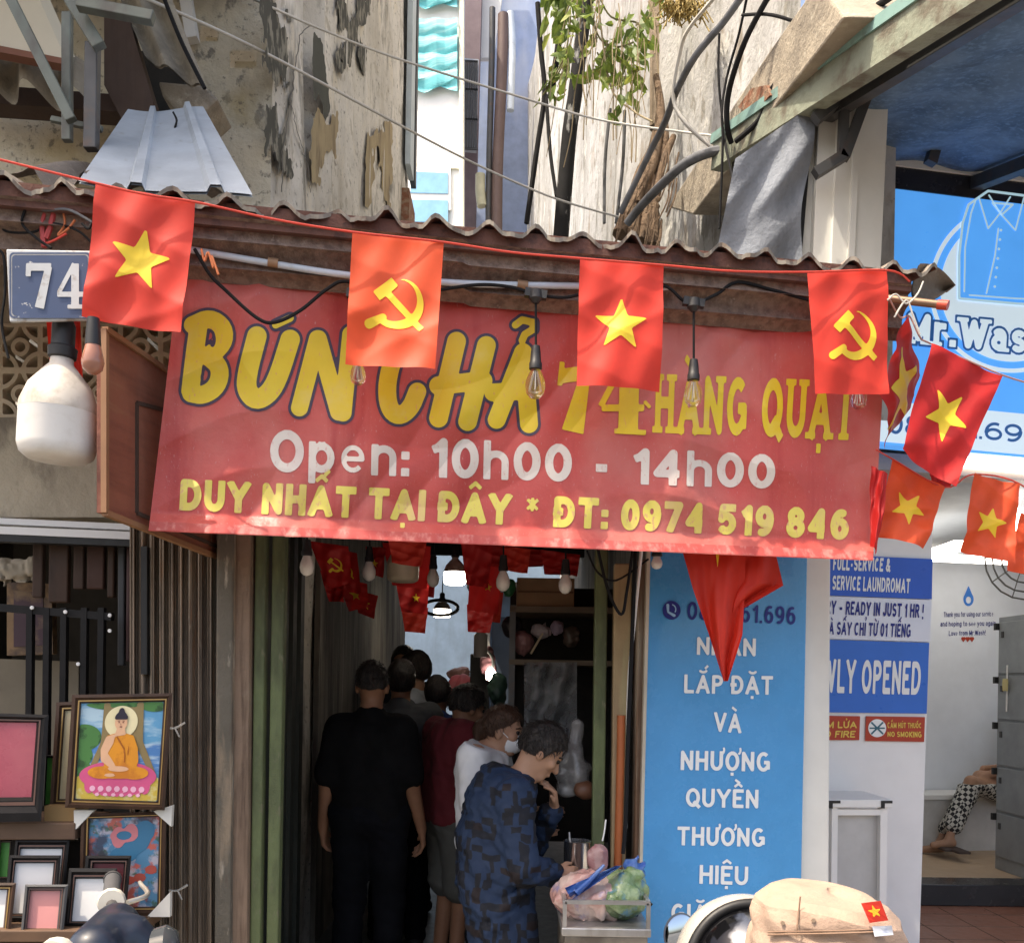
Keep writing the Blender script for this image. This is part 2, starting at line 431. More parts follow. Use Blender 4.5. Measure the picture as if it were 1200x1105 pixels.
def text(name, s, quad, mapf, m, parent, wd=0.17, gap=0.12, slab=0.0, cell=None, grow_=0.0, mb=None, cap=None):
    """letters in the photo-pixel quad TL TR BR BL (cap-height box), mapped to the place by mapf(px,py)"""
    hpx = (math.dist(quad[0], quad[3]) + math.dist(quad[1], quad[2])) / 2
    target = (math.dist(quad[0], quad[1]) + math.dist(quad[2], quad[3])) / 2 / hpx
    c0, c1 = .8, 4.0
    for _ in range(40):
        c = (c0 + c1) / 2
        if lay(s, wd, c, slab, gap)[1] > target: c1 = c
        else: c0 = c
    gl, W = lay(s, wd, c, slab, gap)
    own = mb is None
    mb = mb or MB()
    for S, M, xa, xb, upper in gl:
        f = stroke_sdf(S)
        if upper: f = INT(f, lambda X, Y: np.maximum(-Y - (.06 if slab else .0), Y - 1) if True else 0) if 'Q' not in s else INT(f, lambda X, Y: np.maximum(-Y - .12, Y - 1))
        if M: f = U(f, stroke_sdf(M))
        if grow_: f = grow(f, grow_)
        add_fill(mb, f, (xa, xb, -.42, 1.55), cell or max(wd / 6, .024), lambda a, b: mapf(*bil(quad, a / W, 1 - b)))
    if own: return mb.build(name, m, parent, fix=False)

# ------------------------------------------------------------------ rounded bodies: a distance field meshed with surface nets
class Field:
    def __init__(s, lo, hi, h):
        s.lo = np.array(lo, float); s.h = h
        s.n = np.ceil((np.array(hi, float) - s.lo) / h).astype(int) + 1
        s.d = np.full(s.n, 1.0, np.float32)
        s.ax = [s.lo[i] + h * np.arange(s.n[i]) for i in range(3)]
    def _reg(s, lo, hi):
        a = np.clip(np.floor((np.array(lo) - s.lo) / s.h).astype(int), 0, s.n); b = np.clip(np.ceil((np.array(hi) - s.lo) / s.h).astype(int) + 1, 0, s.n)
        sl = tuple(slice(a[i], b[i]) for i in range(3))
        return sl, np.meshgrid(s.ax[0][sl[0]], s.ax[1][sl[1]], s.ax[2][sl[2]], indexing='ij')
    def _un(s, sl, d, k):
        o = s.d[sl]
        if k <= 0: s.d[sl] = np.minimum(o, d)
        else:
            h = np.clip(.5 + .5 * (o - d) / k, 0, 1); s.d[sl] = o * (1 - h) + d * h - k * h * (1 - h)
    def rc(s, a, b, ra, rb, k=0.03, flat=None):
        a, b = np.array(a, float), np.array(b, float); R = max(ra, rb) + k + 3 * s.h
        sl, (X, Y, Z) = s._reg(np.minimum(a, b) - R, np.maximum(a, b) + R)
        if X.size == 0: return s
        ba = b - a; L2 = max(ba @ ba, 1e-9)
        t = np.clip(((X - a[0]) * ba[0] + (Y - a[1]) * ba[1] + (Z - a[2]) * ba[2]) / L2, 0, 1)
        d = np.sqrt((X - a[0] - t * ba[0]) ** 2 + (Y - a[1] - t * ba[1]) ** 2 + (Z - a[2] - t * ba[2]) ** 2) - (ra + (rb - ra) * t)
        s._un(sl, d, k); return s
    def _ell(s, X, Y, Z, c, r, M):
        P = [X - c[0], Y - c[1], Z - c[2]]
        if M is not None: P = [M[0][i] * P[0] + M[1][i] * P[1] + M[2][i] * P[2] for i in range(3)]
        q = np.sqrt(sum((P[i] / r[i]) ** 2 for i in range(3))) + 1e-9
        g = np.sqrt(sum((P[i] / r[i] ** 2) ** 2 for i in range(3))) + 1e-9
        return q * (q - 1) / g
    def ell(s, c, r, M=None, k=0.03):
        c = np.array(c, float); R = max(r) + k + 3 * s.h
        sl, (X, Y, Z) = s._reg(c - R, c + R)
        if X.size == 0: return s
        s._un(sl, s._ell(X, Y, Z, c, r, M), k); return s
    def cut_ell(s, c, r, M=None):
        c = np.array(c, float); R = max(r) * 1.2 + 3 * s.h
        sl, (X, Y, Z) = s._reg(c - R, c + R)
        s.d[sl] = np.maximum(s.d[sl], -s._ell(X, Y, Z, c, r, M)); return s
    def crease(s, amp, freq, seed=0, stretch=(1, 1, 1)):
        X, Y, Z = np.meshgrid(*s.ax, indexing='ij'); r = np.random.RandomState(seed); q = np.zeros_like(X)
        for i in range(5):
            v = r.normal(size=3) * np.array(stretch); v = v / np.linalg.norm(v) * freq * (0.6 + .9 * r.rand()); u = r.normal(size=3) * freq * .35
            ph = X * v[0] + Y * v[1] + Z * v[2] + r.rand() * 6 + 1.2 * np.sin(X * u[0] + Y * u[1] + Z * u[2]); q += (1 - 2 * np.abs(np.sin(ph))) * (.5 + .5 * np.sin(ph * .37 + r.rand() * 6))
        s.d = s.d + (amp * q / 2).astype(np.float32); return s
    def half(s, p, n):            # keep the side the normal points away from
        n = np.array(n, float); n /= np.linalg.norm(n)
        X, Y, Z = np.meshgrid(*s.ax, indexing='ij')
        s.d = np.maximum(s.d, ((X - p[0]) * n[0] + (Y - p[1]) * n[1] + (Z - p[2]) * n[2]).astype(np.float32)); return s
    def wob(s, amp, freq, seed=0, stretch=(1, 1, 1)):
        X, Y, Z = np.meshgrid(*s.ax, indexing='ij'); r = np.random.RandomState(seed); q = np.zeros_like(X)
        for i in range(6):
            v = r.normal(size=3) * np.array(stretch); v = v / np.linalg.norm(v) * freq * (0.6 + .9 * r.rand()); q += np.sin(X * v[0] + Y * v[1] + Z * v[2] + r.rand() * 6)
        s.d = s.d + (amp * q / 3).astype(np.float32); return s
    def mesh(s, mb=None, M=None):
        d = s.d; ins = d < 0
        n = d.shape; c = [slice(0, -1), slice(1, None)]
        cnt = np.zeros((n[0] - 1, n[1] - 1, n[2] - 1), np.int8)
        for i in (0, 1):
            for j in (0, 1):
                for k in (0, 1): cnt += ins[c[i], c[j], c[k]]
        act = (cnt > 0) & (cnt < 8)
        idx = np.full(act.shape, -1, np.int64); ii = np.argwhere(act); idx[act] = np.arange(len(ii))
        acc = np.zeros((len(ii), 3)); num = np.zeros(len(ii))
        co = [(i, j, k) for i in (0, 1) for j in (0, 1) for k in (0, 1)]
        val = {q: d[ii[:, 0] + q[0], ii[:, 1] + q[1], ii[:, 2] + q[2]] for q in co}
        for q in co:
            for a in range(3):
                if q[a] == 0:
                    p = list(q); p[a] = 1; p = tuple(p); A, B = val[q], val[p]; m = (A < 0) != (B < 0)
                    t = np.where(m, A / np.where(m, A - B, 1), 0)
                    P = np.tile(np.array(q, float), (len(ii), 1)); P[:, a] = t
                    acc[m] += P[m]; num[m] += 1
        vs = (ii + acc / np.maximum(num, 1)[:, None]) * s.h + s.lo
        fs = []
        for a in range(3):
            b, e = (a + 1) % 3, (a + 2) % 3
            s0 = [slice(1, -1)] * 3; s0[a] = slice(0, -1); s1 = list(s0); s1[a] = slice(1, None)
            A, B = ins[tuple(s0)], ins[tuple(s1)]
            E = np.argwhere(A != B); 
            if len(E) == 0: continue
            off = np.array([1, 1, 1]); off[a] = 0; E0 = E + off
            fl = A[tuple(E.T)]
            def cid(db, de):
                Q = E0.copy(); Q[:, b] += db; Q[:, e] += de; return idx[tuple(Q.T)]
            q = np.stack([cid(-1, -1), cid(0, -1), cid(0, 0), cid(-1, 0)], 1)
            q[~fl] = q[~fl][:, ::-1]; fs.append(q)
        fs = np.concatenate(fs) if fs else np.zeros((0, 4), int)
        fs = fs[(fs >= 0).all(1)]
        if M is not None: vs = vs @ np.array(M.to_3x3()).T + np.array(M.translation)
        mb = mb or MB(); mb.add(vs.tolist(), fs.tolist()); return mb
# ================================================================== planes the place is made of
ROOF, BAN, STRP, FAC = Plane(2.95), Plane(3.10), Plane(2.86), Plane(3.62)
rnd = random.Random(7)

# ------------------------------------------------------------------ colours
dirt = (.10, .085, .065)
M_oldwall = mat('old_plaster', (.66, .625, .56), .9, [
    (1.4, (1, 1, .6), .46, .64, (.48, .44, .37), .8), (2.2, (1.2, 1.2, .4), .58, .66, (.16, .15, .125), .85), (6, (1, 1, .4), .59, .66, (.30, .275, .225), .7),
    (10, (1, 1, .8), .58, .64, (.42, .375, .30), .7), (3.4, (1, 1, .7), .61, .65, (.70, .64, .53), .85), (26, (1, 1, 1), .60, .66, (.16, .145, .12), .7)], bump=.7, bscale=16)
M_palewall = mat('pale_plaster', (.60, .54, .42), .9, [
    (4, (1, 1, .6), .5, .66, (.40, .36, .28), .9), (14, (1, 1, .8), .58, .66, (.20, .185, .16), .85),
    (2.6, (1, 1, 1), .55, .7, (.46, .36, .20), .7), (30, (1, 1, 1), .6, .66, (.16, .14, .11), .7)], bump=.7, bscale=26)
M_white_wall = mat('stained_white_plaster', (.50, .50, .495), .9, [
    (1.1, (1, 1, .5), .44, .64, (.35, .345, .33), .9), (2.2, (1.3, 1.3, .38), .56, .66, (.17, .165, .14), .88), (8, (1.2, 1.2, .7), .55, .64, (.24, .225, .19), .8),
    (3, (1.4, 1.4, .5), .60, .70, (.27, .20, .13), .7), (4, (1, 1, .8), .61, .65, (.62, .61, .57), .8), (24, (1, 1, 1), .60, .66, (.24, .23, .2), .6)], bump=.6, bscale=16)
M_concrete = mat('weathered_concrete', (.36, .31, .24), .9, [(6, (1, 1, 1), .45, .65, (.22, .19, .15), .9), (20, (1, 1, 1), .6, .7, (.5, .45, .36), .6)], bump=.6, bscale=35)
M_brick = mat('broken_brick', (.22, .09, .05), .95, [(12, (1, 1, 2), .45, .6, (.30, .22, .15), .8)], bump=.9, bscale=30)
M_dark = mat('mottled_dark', (.022, .02, .018), .85, [(5, (1, 1, 1), .5, .7, (.05, .042, .035), .7)])  # near-black, also serves the painted shade of the recess
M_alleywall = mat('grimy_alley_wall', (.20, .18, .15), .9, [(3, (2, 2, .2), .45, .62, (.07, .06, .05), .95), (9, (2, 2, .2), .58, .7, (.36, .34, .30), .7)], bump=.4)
M_room = mat('painted_interior', (.72, .76, .82), .55, var=.04)
M_ivory = mat('ivory_cladding', (.70, .69, .64), .5, [(3, (1, 1, .3), .55, .8, (.55, .53, .48), .5)], var=.05)
M_asph = mat('asphalt', (.10, .095, .09), .9, [(40, (1, 1, 1), .5, .7, (.14, .135, .13), .8)], bump=.5, bscale=120)
M_pave = mat('pavement_tile', (.30, .27, .23), .8, [(3, (1, 1, 1), .5, .7, (.12, .11, .1), .7)], bump=.3)
M_redtile = mat('terracotta_tile', (.30, .13, .085), .35, [(4, (1, 1, 1), .5, .75, (.22, .095, .06), .8)], var=.1)
M_tan = mat('tan_floor', (.50, .36, .24), .55, var=.06)
M_blackstone = mat('black_granite', (.025, .025, .028), .25)
M_asb = mat('asbestos_sheet', (.24, .20, .165), .92, [(5, (1, 1, 1), .45, .65, (.19, .15, .12), .9), (30, (1, 1, 1), .6, .72, (.42, .38, .33), .6)], bump=.5, bscale=60)
M_rustunder = mat('rusty_red_sheet', (.15, .055, .035), .9, [(7, (1, 1, 1), .45, .65, (.075, .035, .025), .9), (35, (1, 1, 1), .6, .72, (.28, .15, .10), .5)], bump=.4)
M_soffit = mat('grainy_brown_sheet', (.27, .19, .15), .95, [(30, (1, 1, 1), .42, .62, (.15, .10, .08), .9), (60, (1, 1, 1), .62, .72, (.40, .32, .27), .7)], bump=.7, bscale=90)
M_steel_g = mat('grey_green_steel', (.12, .135, .115), .5, [(10, (1, 1, .4), .5, .68, (.09, .08, .07), .8), (6, (1, 1, 1), .62, .72, (.22, .12, .07), .7)], metal=.3)
M_steel_d = mat('dark_steel', (.075, .075, .075), .5, [(10, (1, 1, 1), .55, .7, (.12, .08, .06), .7)], metal=.4)
M_tin = mat('galvanised_tin', (.40, .45, .50), .42, [(5, (1, .4, 1), .45, .7, (.29, .33, .37), .7), (25, (1, 1, 1), .62, .72, (.27, .28, .27), .6)], metal=.1)
M_cream = mat('cream_panel', (.62, .55, .42), .7, var=.05)
M_fib = mat('old_fibre_cement', (.30, .26, .20), .95, [(5, (1, 1, 1), .45, .62, (.17, .145, .11), .9), (16, (1, 1, 1), .6, .7, (.42, .36, .27), .6)], bump=.5)
M_wood_d = mat('dark_brown_wood', (.06, .036, .026), .8, [(12, (3, 3, .3), .5, .66, (.05, .03, .022), .8)])
M_black = mat('black_rubber', (.012, .012, .012), .5, var=0)
M_cable = mat('black_cable', (.014, .014, .015), .85, var=0, spec=.15)
M_cable_g = mat('grey_cable', (.13, .135, .145), .8, spec=.2, layers=[(9, (1, 1, 1), .5, .66, (.07, .07, .07), .8)])
M_wire_w = mat('pale_wire', (.52, .50, .45), .6, var=0)
M_root = mat('root_bark', (.16, .105, .065), .95, [(14, (1, 1, .2), .5, .65, (.07, .048, .032), .9)], bump=.9, bscale=40)
M_pvc = mat('pale_blue_pipe', (.56, .63, .70), .4, [(9, (1, 1, 1), .6, .75, (.35, .33, .30), .6)])
M_pipe_d = mat('dirty_drain', (.022, .022, .023), .9, [(9, (1, 1, .35), .57, .63, (.34, .34, .33), .85)], spec=.15)
M_green = mat('green_painted_steel', (.12, .15, .065), .65, [(7, (1, 1, .25), .47, .62, (.06, .07, .035), .85), (22, (1, 1, .5), .56, .66, (.17, .16, .10), .7), (9, (1, 1, .4), .62, .7, (.10, .06, .035), .8)], bump=.3)
M_white_p = mat('white_paint', (.78, .78, .76), .5, var=.03)

# ------------------------------------------------------------------ ground
struct(MB().quad((-60, -60, -.004), (60, -60, -.004), (60, 80, -.004), (-60, 80, -.004)), 'ground', mat('bare_ground', (.12, .11, .1), .95))
struct(MB().quad((-60, -8, 0), (60, -8, 0), (60, 2.2, 0), (-60, 2.2, 0)), 'street', M_asph)
struct(MB().box((0, 3.0, .05), 30, 1.6, .10), 'pavement', M_pave)
struct(MB().box((0, 2.15, .055), 30, .10, .11), 'kerb', M_concrete)
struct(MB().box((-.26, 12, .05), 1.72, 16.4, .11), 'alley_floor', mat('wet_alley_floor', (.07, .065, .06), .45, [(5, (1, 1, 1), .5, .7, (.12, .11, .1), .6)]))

# ------------------------------------------------------------------ weathered building left of the alley
LB = thing('old_plaster_house', 'tall weathered house on the left with mould-streaked plaster, standing over the picture frame shop', 'house', (-3, 6.5, 0))
LX = SidePlane(-1.13, 0.0)
m = MB()                                        # the wall along the alley, with a recessed slot and an uneven face
def lw(u, v):
    Y = 4.25 + u * 5.2; z = v * 8.5
    x = -1.13 + .012 * math.sin(7 * Y + 3 * z) + .01 * math.sin(19 * Y - 2 * z)
    if 4.92 < Y < 5.32 and 4.6 < z < 7.2: x -= .12
    return (x, Y, z)
m.grid(lw, 52, 44)
m.quad((-1.13, 9.45, 0), (-6, 9.45, 0), (-6, 9.45, 8.5), (-1.13, 9.45, 8.5))
m.quad((-6, 4.25, 8.5), (-1.13, 4.25, 8.5), (-1.13, 9.45, 8.5), (-6, 9.45, 8.5))
m.build('side_wall', M_oldwall, LB)
m = MB()                                        # front face above the shop, with two square putlog holes
zt = 3.0
def hole(px, py): return F(px, py, 4.25)
h1, h2 = hole(245, 40), hole(285, 70)
xs = sorted([-6, -1.13, h1.x - .04, h1.x + .04, h2.x - .06, h2.x + .06]); zs = sorted([zt, 8.5, h1.z - .035, h1.z + .035, h2.z - .04, h2.z + .04])
for i in range(len(xs) - 1):
    for j in range(len(zs) - 1):
        cx, cz = (xs[i] + xs[i + 1]) / 2, (zs[j] + zs[j + 1]) / 2
        if (abs(cx - h1.x) < .035 and abs(cz - h1.z) < .03) or (abs(cx - h2.x) < .055 and abs(cz - h2.z) < .035):
            m.box((cx, 4.33, cz), xs[i + 1] - xs[i], .01, zs[j + 1] - zs[j]); continue
        m.quad((xs[i], 4.25, zs[j]), (xs[i + 1], 4.25, zs[j]), (xs[i + 1], 4.25, zs[j + 1]), (xs[i], 4.25, zs[j + 1]))
m.build('front_wall', M_palewall, LB)
m = MB()                                        # broken brick at the far corner and a metal edge strip
m.box((-1.10, 9.2, 5.2), .09, .5, 2.2)
m.build('brick_corner', M_brick, LB)
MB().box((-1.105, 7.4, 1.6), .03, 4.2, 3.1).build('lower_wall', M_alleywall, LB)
MB().box((-1.07, 9.05, 8.0), .05, .30, 3.0).build('metal_flashing', mat('pale_metal', (.42, .48, .5), .5), LB)
MB().box((-1.06, 9.28, 8.0), .05, .14, 3.0).build('downpipe', M_black, LB)
_rs = np.random.RandomState(12); _lat = _rs.rand(64, 64)
def vnoise(X, Y):
    i0, j0 = np.floor(X).astype(int), np.floor(Y).astype(int); fx, fy = X - i0, Y - j0; fx, fy = fx * fx * (3 - 2 * fx), fy * fy * (3 - 2 * fy)
    g = lambda a, b: _lat[(i0 + a) % 64, (j0 + b) % 64]
    return (g(0, 0) * (1 - fx) + g(1, 0) * fx) * (1 - fy) + (g(0, 1) * (1 - fx) + g(1, 1) * fx) * fy
def fbm(X, Y): return .5 * vnoise(X, Y) + .26 * vnoise(X * 2.1 + 7, Y * 2.1 + 3) + .15 * vnoise(X * 4.3 + 1, Y * 4.3 + 9) + .09 * vnoise(X * 8.7, Y * 8.7 + 5)
def blot(x0, x1, y0, y1, s, th=.5, fx=.09, fy=.022):     # ragged blotches with a soft window
    return lambda X, Y: -(fbm(X * fx + s * 5.3, Y * fy + s * 2.7) - th - .32 * np.maximum(np.abs(X - (x0 + x1) / 2) / (x1 - x0) * 2, np.abs(Y - (y0 + y1) / 2) / (y1 - y0) * 2) ** 3) * 20
lx_ = lambda a, b: LX.hit(a, b, .018)
for nm_, mm_, th_, a_ in (('mould_stain', mat('black_mould', (.06, .058, .045), .95, [(14, (1, 1, .6), .50, .58, (.26, .24, .19), .9)]), .47, (301, 345, -30, 235, 1.0)), ('mould_stain', MATS['black_mould'], .52, (380, 440, -30, 90, 3.0)),
                         ('dark_slot_patch', mat('slot_dark_green', (.06, .062, .048), .95), .42, (364, 390, 20, 150, 2.0)), ('ochre_stain', mat('ochre_stain', (.36, .28, .16), .95, [(8, (1, 1, .4), .5, .62, (.22, .16, .09), .9)]), .46, (362, 398, 120, 245, 5.0)), ('ochre_stain', MATS['ochre_stain'], .45, (425, 462, 140, 250, 4.0))):  # the slot area is a flat green-black patch on the wall
    m = MB(); add_fill(m, blot(*a_, th_), (a_[0], a_[1], a_[2], a_[3]), 1.3, lx_); m.build(nm_, mm_, LB, fix=False)
def walk(pts, s):
    r_ = random.Random(s); o = []
    for p_, q_ in zip(pts, pts[1:]):
        for k in range(7): o.append((p_[0] + (q_[0] - p_[0]) * k / 7 + r_.gauss(0, .9), p_[1] + (q_[1] - p_[1]) * k / 7))
    return o + [pts[-1]]
m = MB(); add_fill(m, stroke_sdf([(walk([(362, 30), (352, 42), (345, 85), (338, 130), (331, 178), (330, 225)], 1), 1.3), (walk([(340, 118), (348, 150), (356, 178), (362, 200), (364, 226)], 2), .9)], False), (322, 372, 22, 232), .7, lambda a, b: LX.hit(a, b, .021)); m.build('crack', M_black, LB, fix=False)
# the shop front below: vent blocks, lintel, rails, interior
VW = Plane(3.78)
P = VW.hit
def vb(X, Y):
    px = ((X - 0) % 47.0) - 23.5; py = ((Y - 379) % 55.0) - 27.5
    a = np.maximum(np.abs(px), np.abs(py) * 47 / 55)
    fr = 20.5 - a
    r = np.hypot(px, py)
    ring = np.abs(r - 8.5) - 2.3
    pet = np.minimum(np.abs(np.hypot(np.abs(px) - 23.5, np.abs(py) - 27.5) - 20) - 2.2, np.abs(np.hypot(np.abs(px) - 30, py) - 20) - 0)
    pet = np.abs(np.hypot(np.abs(px) - 25, np.abs(py) - 29) - 21.5) - 2.4
    d = np.minimum(np.minimum(fr, ring), pet)
    return d
m = MB(); add_fill(m, vb, (-60, 205, 379, 489, ), 1.5, lambda a, b: P(a, b), thick=(0, .09, 0))
m.build('vent_blocks', mat('vent_block_cement', (.58, .49, .36), .9, [(8, (1, 1, 1), .5, .7, (.36, .30, .22), .7)], bump=.3), LB)
m = MB()
for (ya, yb, off) in ((489, 606, .0), (262, 379, .0)):
    m.prism([P(-60, ya, off), P(262, ya, off), P(262, yb, off), P(-60, yb, off)], (0, .14, 0))
m.build('lintel_wall', mat('dirty_lintel', (.46, .40, .30), .9, [(6, (1, 1, .5), .52, .66, (.20, .17, .13), .9), (16, (1, 1, .4), .58, .7, (.50, .44, .34), .6)], bump=.5), LB)
m = MB()
m.prism([P(-60, 604, .03), P(152, 614, .03), P(152, 621, .03), P(-60, 611, .03)], (0, .05, 0))
m.prism([P(-60, 614, .05), P(153, 623, .05), P(153, 632, .05), P(-60, 623, .05)], (0, .05, 0))
m.build('shutter_track', M_white_p, LB)
MB().prism([P(-60, 623, .045), P(153, 632, .045), P(153, 640, .045), P(-60, 632, .045)], (0, .05, 0)).build('track_recess', M_black, LB)
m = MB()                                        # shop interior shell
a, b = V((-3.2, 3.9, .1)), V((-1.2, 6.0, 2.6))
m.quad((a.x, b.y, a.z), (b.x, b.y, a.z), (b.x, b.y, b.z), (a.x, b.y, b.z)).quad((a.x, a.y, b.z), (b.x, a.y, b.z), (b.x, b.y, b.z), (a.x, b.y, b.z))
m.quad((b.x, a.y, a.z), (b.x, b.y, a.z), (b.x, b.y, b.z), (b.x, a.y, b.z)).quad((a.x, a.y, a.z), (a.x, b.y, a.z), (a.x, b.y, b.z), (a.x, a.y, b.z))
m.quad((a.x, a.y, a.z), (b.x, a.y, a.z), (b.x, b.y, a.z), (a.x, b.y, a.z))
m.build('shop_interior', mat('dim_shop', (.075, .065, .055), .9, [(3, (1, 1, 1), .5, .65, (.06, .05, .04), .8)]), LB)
# folding shutter: vertical ribs
SHP = Plane(3.55)
m = MB(); n = 108; pts = []
for i in range(n + 1):
    px = 152 + i * (254 - 152) / n; off = .016 * (1 if math.sin(i / n * 2 * math.pi * 9) > 0 else -1) + .004 * math.sin(i * 1.7)
    pts.append((px, off))
for (p0, o0), (p1, o1) in zip(pts, pts[1:]):
    m.quad(SHP.hit(p0, 612, o0), SHP.hit(p1, 612, o1), SHP.hit(p1, 1290, o1), SHP.hit(p0, 1290, o0))
SHUT = m.build('folding_shutter', mat('brown_shutter', (.25, .195, .145), .8, [(9, (3, 3, .15), .48, .62, (.085, .07, .058), .75), (14, (2, 2, .3), .56, .68, (.26, .135, .07), .7), (5, (2, 2, .2), .58, .7, (.15, .155, .13), .7), (60, (1, 1, .3), .60, .7, (.32, .27, .22), .6)], bump=.3), LB, fix=False)
m = MB().prism([SHP.hit(165, 640, .03), SHP.hit(172, 640, .03), SHP.hit(172, 790, .03), SHP.hit(165, 790, .03)], (0, .03, 0)); m.build('handle_slot', M_black, SHUT)
m = MB()
for (px, py) in ((205, 853), (208, 1043)):
    c = SHP.hit(px, py, .04)
    m.tube([c + V((-.03, 0, .0)), c, c + V((.035, 0, .02))], .004, 6).tube([c, c + V((.02, -.01, -.03))], .003, 5)
m.build('wire_tie', M_wire_w, SHUT)
# posts of the alley mouth
def post(name, px0t, px1t, px0b, px1b, yt, yb, D, dep, mm, label, cat, bevel=.006):
    p = Plane(D); a = p.hit(px0t, yt); b = p.hit(px1t, yt); c = p.hit(px1b, yb); d = p.hit(px0b, yb)
    return solo(MB().prism([a, b, c, d], (0, dep, 0)), name, mm, label, cat, bevel=bevel)
M_post = mat('peeling_post', (.13, .115, .09), .85, [(7, (2, 2, .25), .5, .62, (.30, .23, .16), .9), (15, (2, 2, .4), .6, .7, (.40, .35, .28), .8), (5, (2, 2, .3), .6, .7, (.11, .05, .035), .8)], bump=.5)
M_postw = mat('brown_timber', (.24, .165, .115), .8, [(9, (3, 3, .2), .5, .65, (.09, .058, .04), .9), (5, (1, 1, .5), .6, .72, (.32, .27, .2), .7)], bump=.4)
post('door_post', 254, 274, 250, 268, 560, 1290, 3.50, .10, M_post, 'dark peeling upright with white flecks beside the brown ribbed shutter', 'post')
post('timber_post', 275, 294, 269, 288, 560, 1290, 3.53, .10, M_postw, 'brown timber upright between the peeling post and the green steel bars', 'post')
g = 'green steel uprights at the alley mouth'
post('steel_upright', 300, 313, 290, 302, 560, 1290, 3.56, .05, M_green, 'left of the two green steel bars on the left of the alley mouth', 'post').__setitem__('group', g)
post('steel_upright', 320, 336, 309, 322, 560, 1290, 3.58, .05, M_green, 'right of the two green steel bars, next to the dark alley gate', 'post').__setitem__('group', g)
post('steel_upright', 699, 714, 690, 704, 560, 1290, 3.75, .05, M_green, 'green steel bar on the right side of the alley, beside the yellow plank', 'post').__setitem__('group', g)
m = MB()
for i in range(13):
    a = V((-1.06 - .03 * (i % 2), 3.66 + i * .08, 1.45)); m.box(a, .05, .075, 2.75)
solo(m, 'folded_gate', mat('black_green_gate', (.035, .04, .032), .6, [(8, (1, 1, .2), .55, .7, (.08, .075, .06), .7)]), 'dark concertina gate folded back against the left alley wall', 'gate')
post('wooden_plank', 720, 741, 713, 727, 660, 1290, 3.72, .05, mat('yellowed_wood', (.36, .27, .15), .7, [(5, (3, 3, .2), .5, .68, (.22, .14, .08), .8), (4, (2, 2, .2), .62, .72, (.42, .40, .22), .7)], bump=.2), 'yellowed plank with rusty stains standing right of the alley', 'plank')
post('edge_board', 748, 759, 741, 751, 655, 1290, 3.68, .12, mat('brown_edge', (.20, .12, .075), .7, [(6, (3, 3, .2), .5, .66, (.42, .37, .29), .8)]), 'narrow brown board with a pale edge beside the blue panel', 'board')
solo(MB().tube([F(728, 838, 3.80), F(727, 900, 3.80), F(722, 1105, 3.80), F(722, 1250, 3.80)], .017, 10), 'orange_pipe', mat('orange_plastic', (.42, .12, .04), .5), 'orange plastic pipe standing between the yellow plank and the brown board', 'pipe', smooth=True)
solo(MB().tube([F(752, 640, 3.6), F(744, 720, 3.62), F(737, 800, 3.62), F(735, 900, 3.62), F(733, 970, 3.62)], .007, 8), 'white_conduit', M_white_p, 'thin white conduit running down beside the blue panel', 'conduit', smooth=True)
for k, (pts, r, lb) in enumerate([([(700, 640), (712, 690), (728, 720), (735, 690), (742, 640)], .006, 'black cable looping down under the right end of the banner'),
                                  ([(745, 640), (741, 740), (736, 860), (733, 960), (730, 1000)], .008, 'thick black cable hanging beside the yellow plank'),
                                  ([(688, 645), (700, 670), (722, 680), (760, 655)], .004, 'thin black cable sagging over the top of the green bar')]):
    solo(MB().tube([F(x, y, 3.58 + .02 * k) for x, y in pts], r, 7), 'hanging_cable', M_cable, lb, 'cable', 'cables beside the alley mouth', smooth=True)

# ------------------------------------------------------------------ alley: ceiling, inner walls, far end
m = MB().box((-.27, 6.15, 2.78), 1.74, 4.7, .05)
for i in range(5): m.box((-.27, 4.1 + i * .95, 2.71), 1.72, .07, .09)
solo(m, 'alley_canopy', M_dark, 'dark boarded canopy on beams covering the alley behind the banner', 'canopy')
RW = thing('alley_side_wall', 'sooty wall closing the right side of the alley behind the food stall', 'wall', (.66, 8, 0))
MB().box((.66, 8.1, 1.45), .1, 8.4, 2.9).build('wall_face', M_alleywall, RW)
FE = thing('alley_end_backdrop', 'house front closing the alley, its blue colour standing in for distant haze', 'house', (-.2, 11.5, 0))
m = MB().box((-.3, 11.6, 3), 3.2, .2, 6); m.build('wall', mat('alley_haze_blue', (.30, .42, .58), .8, [(3, (1, 1, .3), .5, .7, (.22, .29, .40), .8)]), FE)  # smoky blue haze at the alley end is put into this colour
MB().box((.12, 11.46, 1.25), .75, .06, 2.3).build('door', mat('dark_blue_door', (.06, .08, .11), .6), FE)
MB().box((-.32, 11.44, 1.35), .09, .1, 2.6).build('door_frame', mat('pale_frame', (.42, .40, .36), .7), FE)
MB().box((-.05, 11.3, 2.75), 1.0, .5, .07).build('door_hood', M_dark, FE)

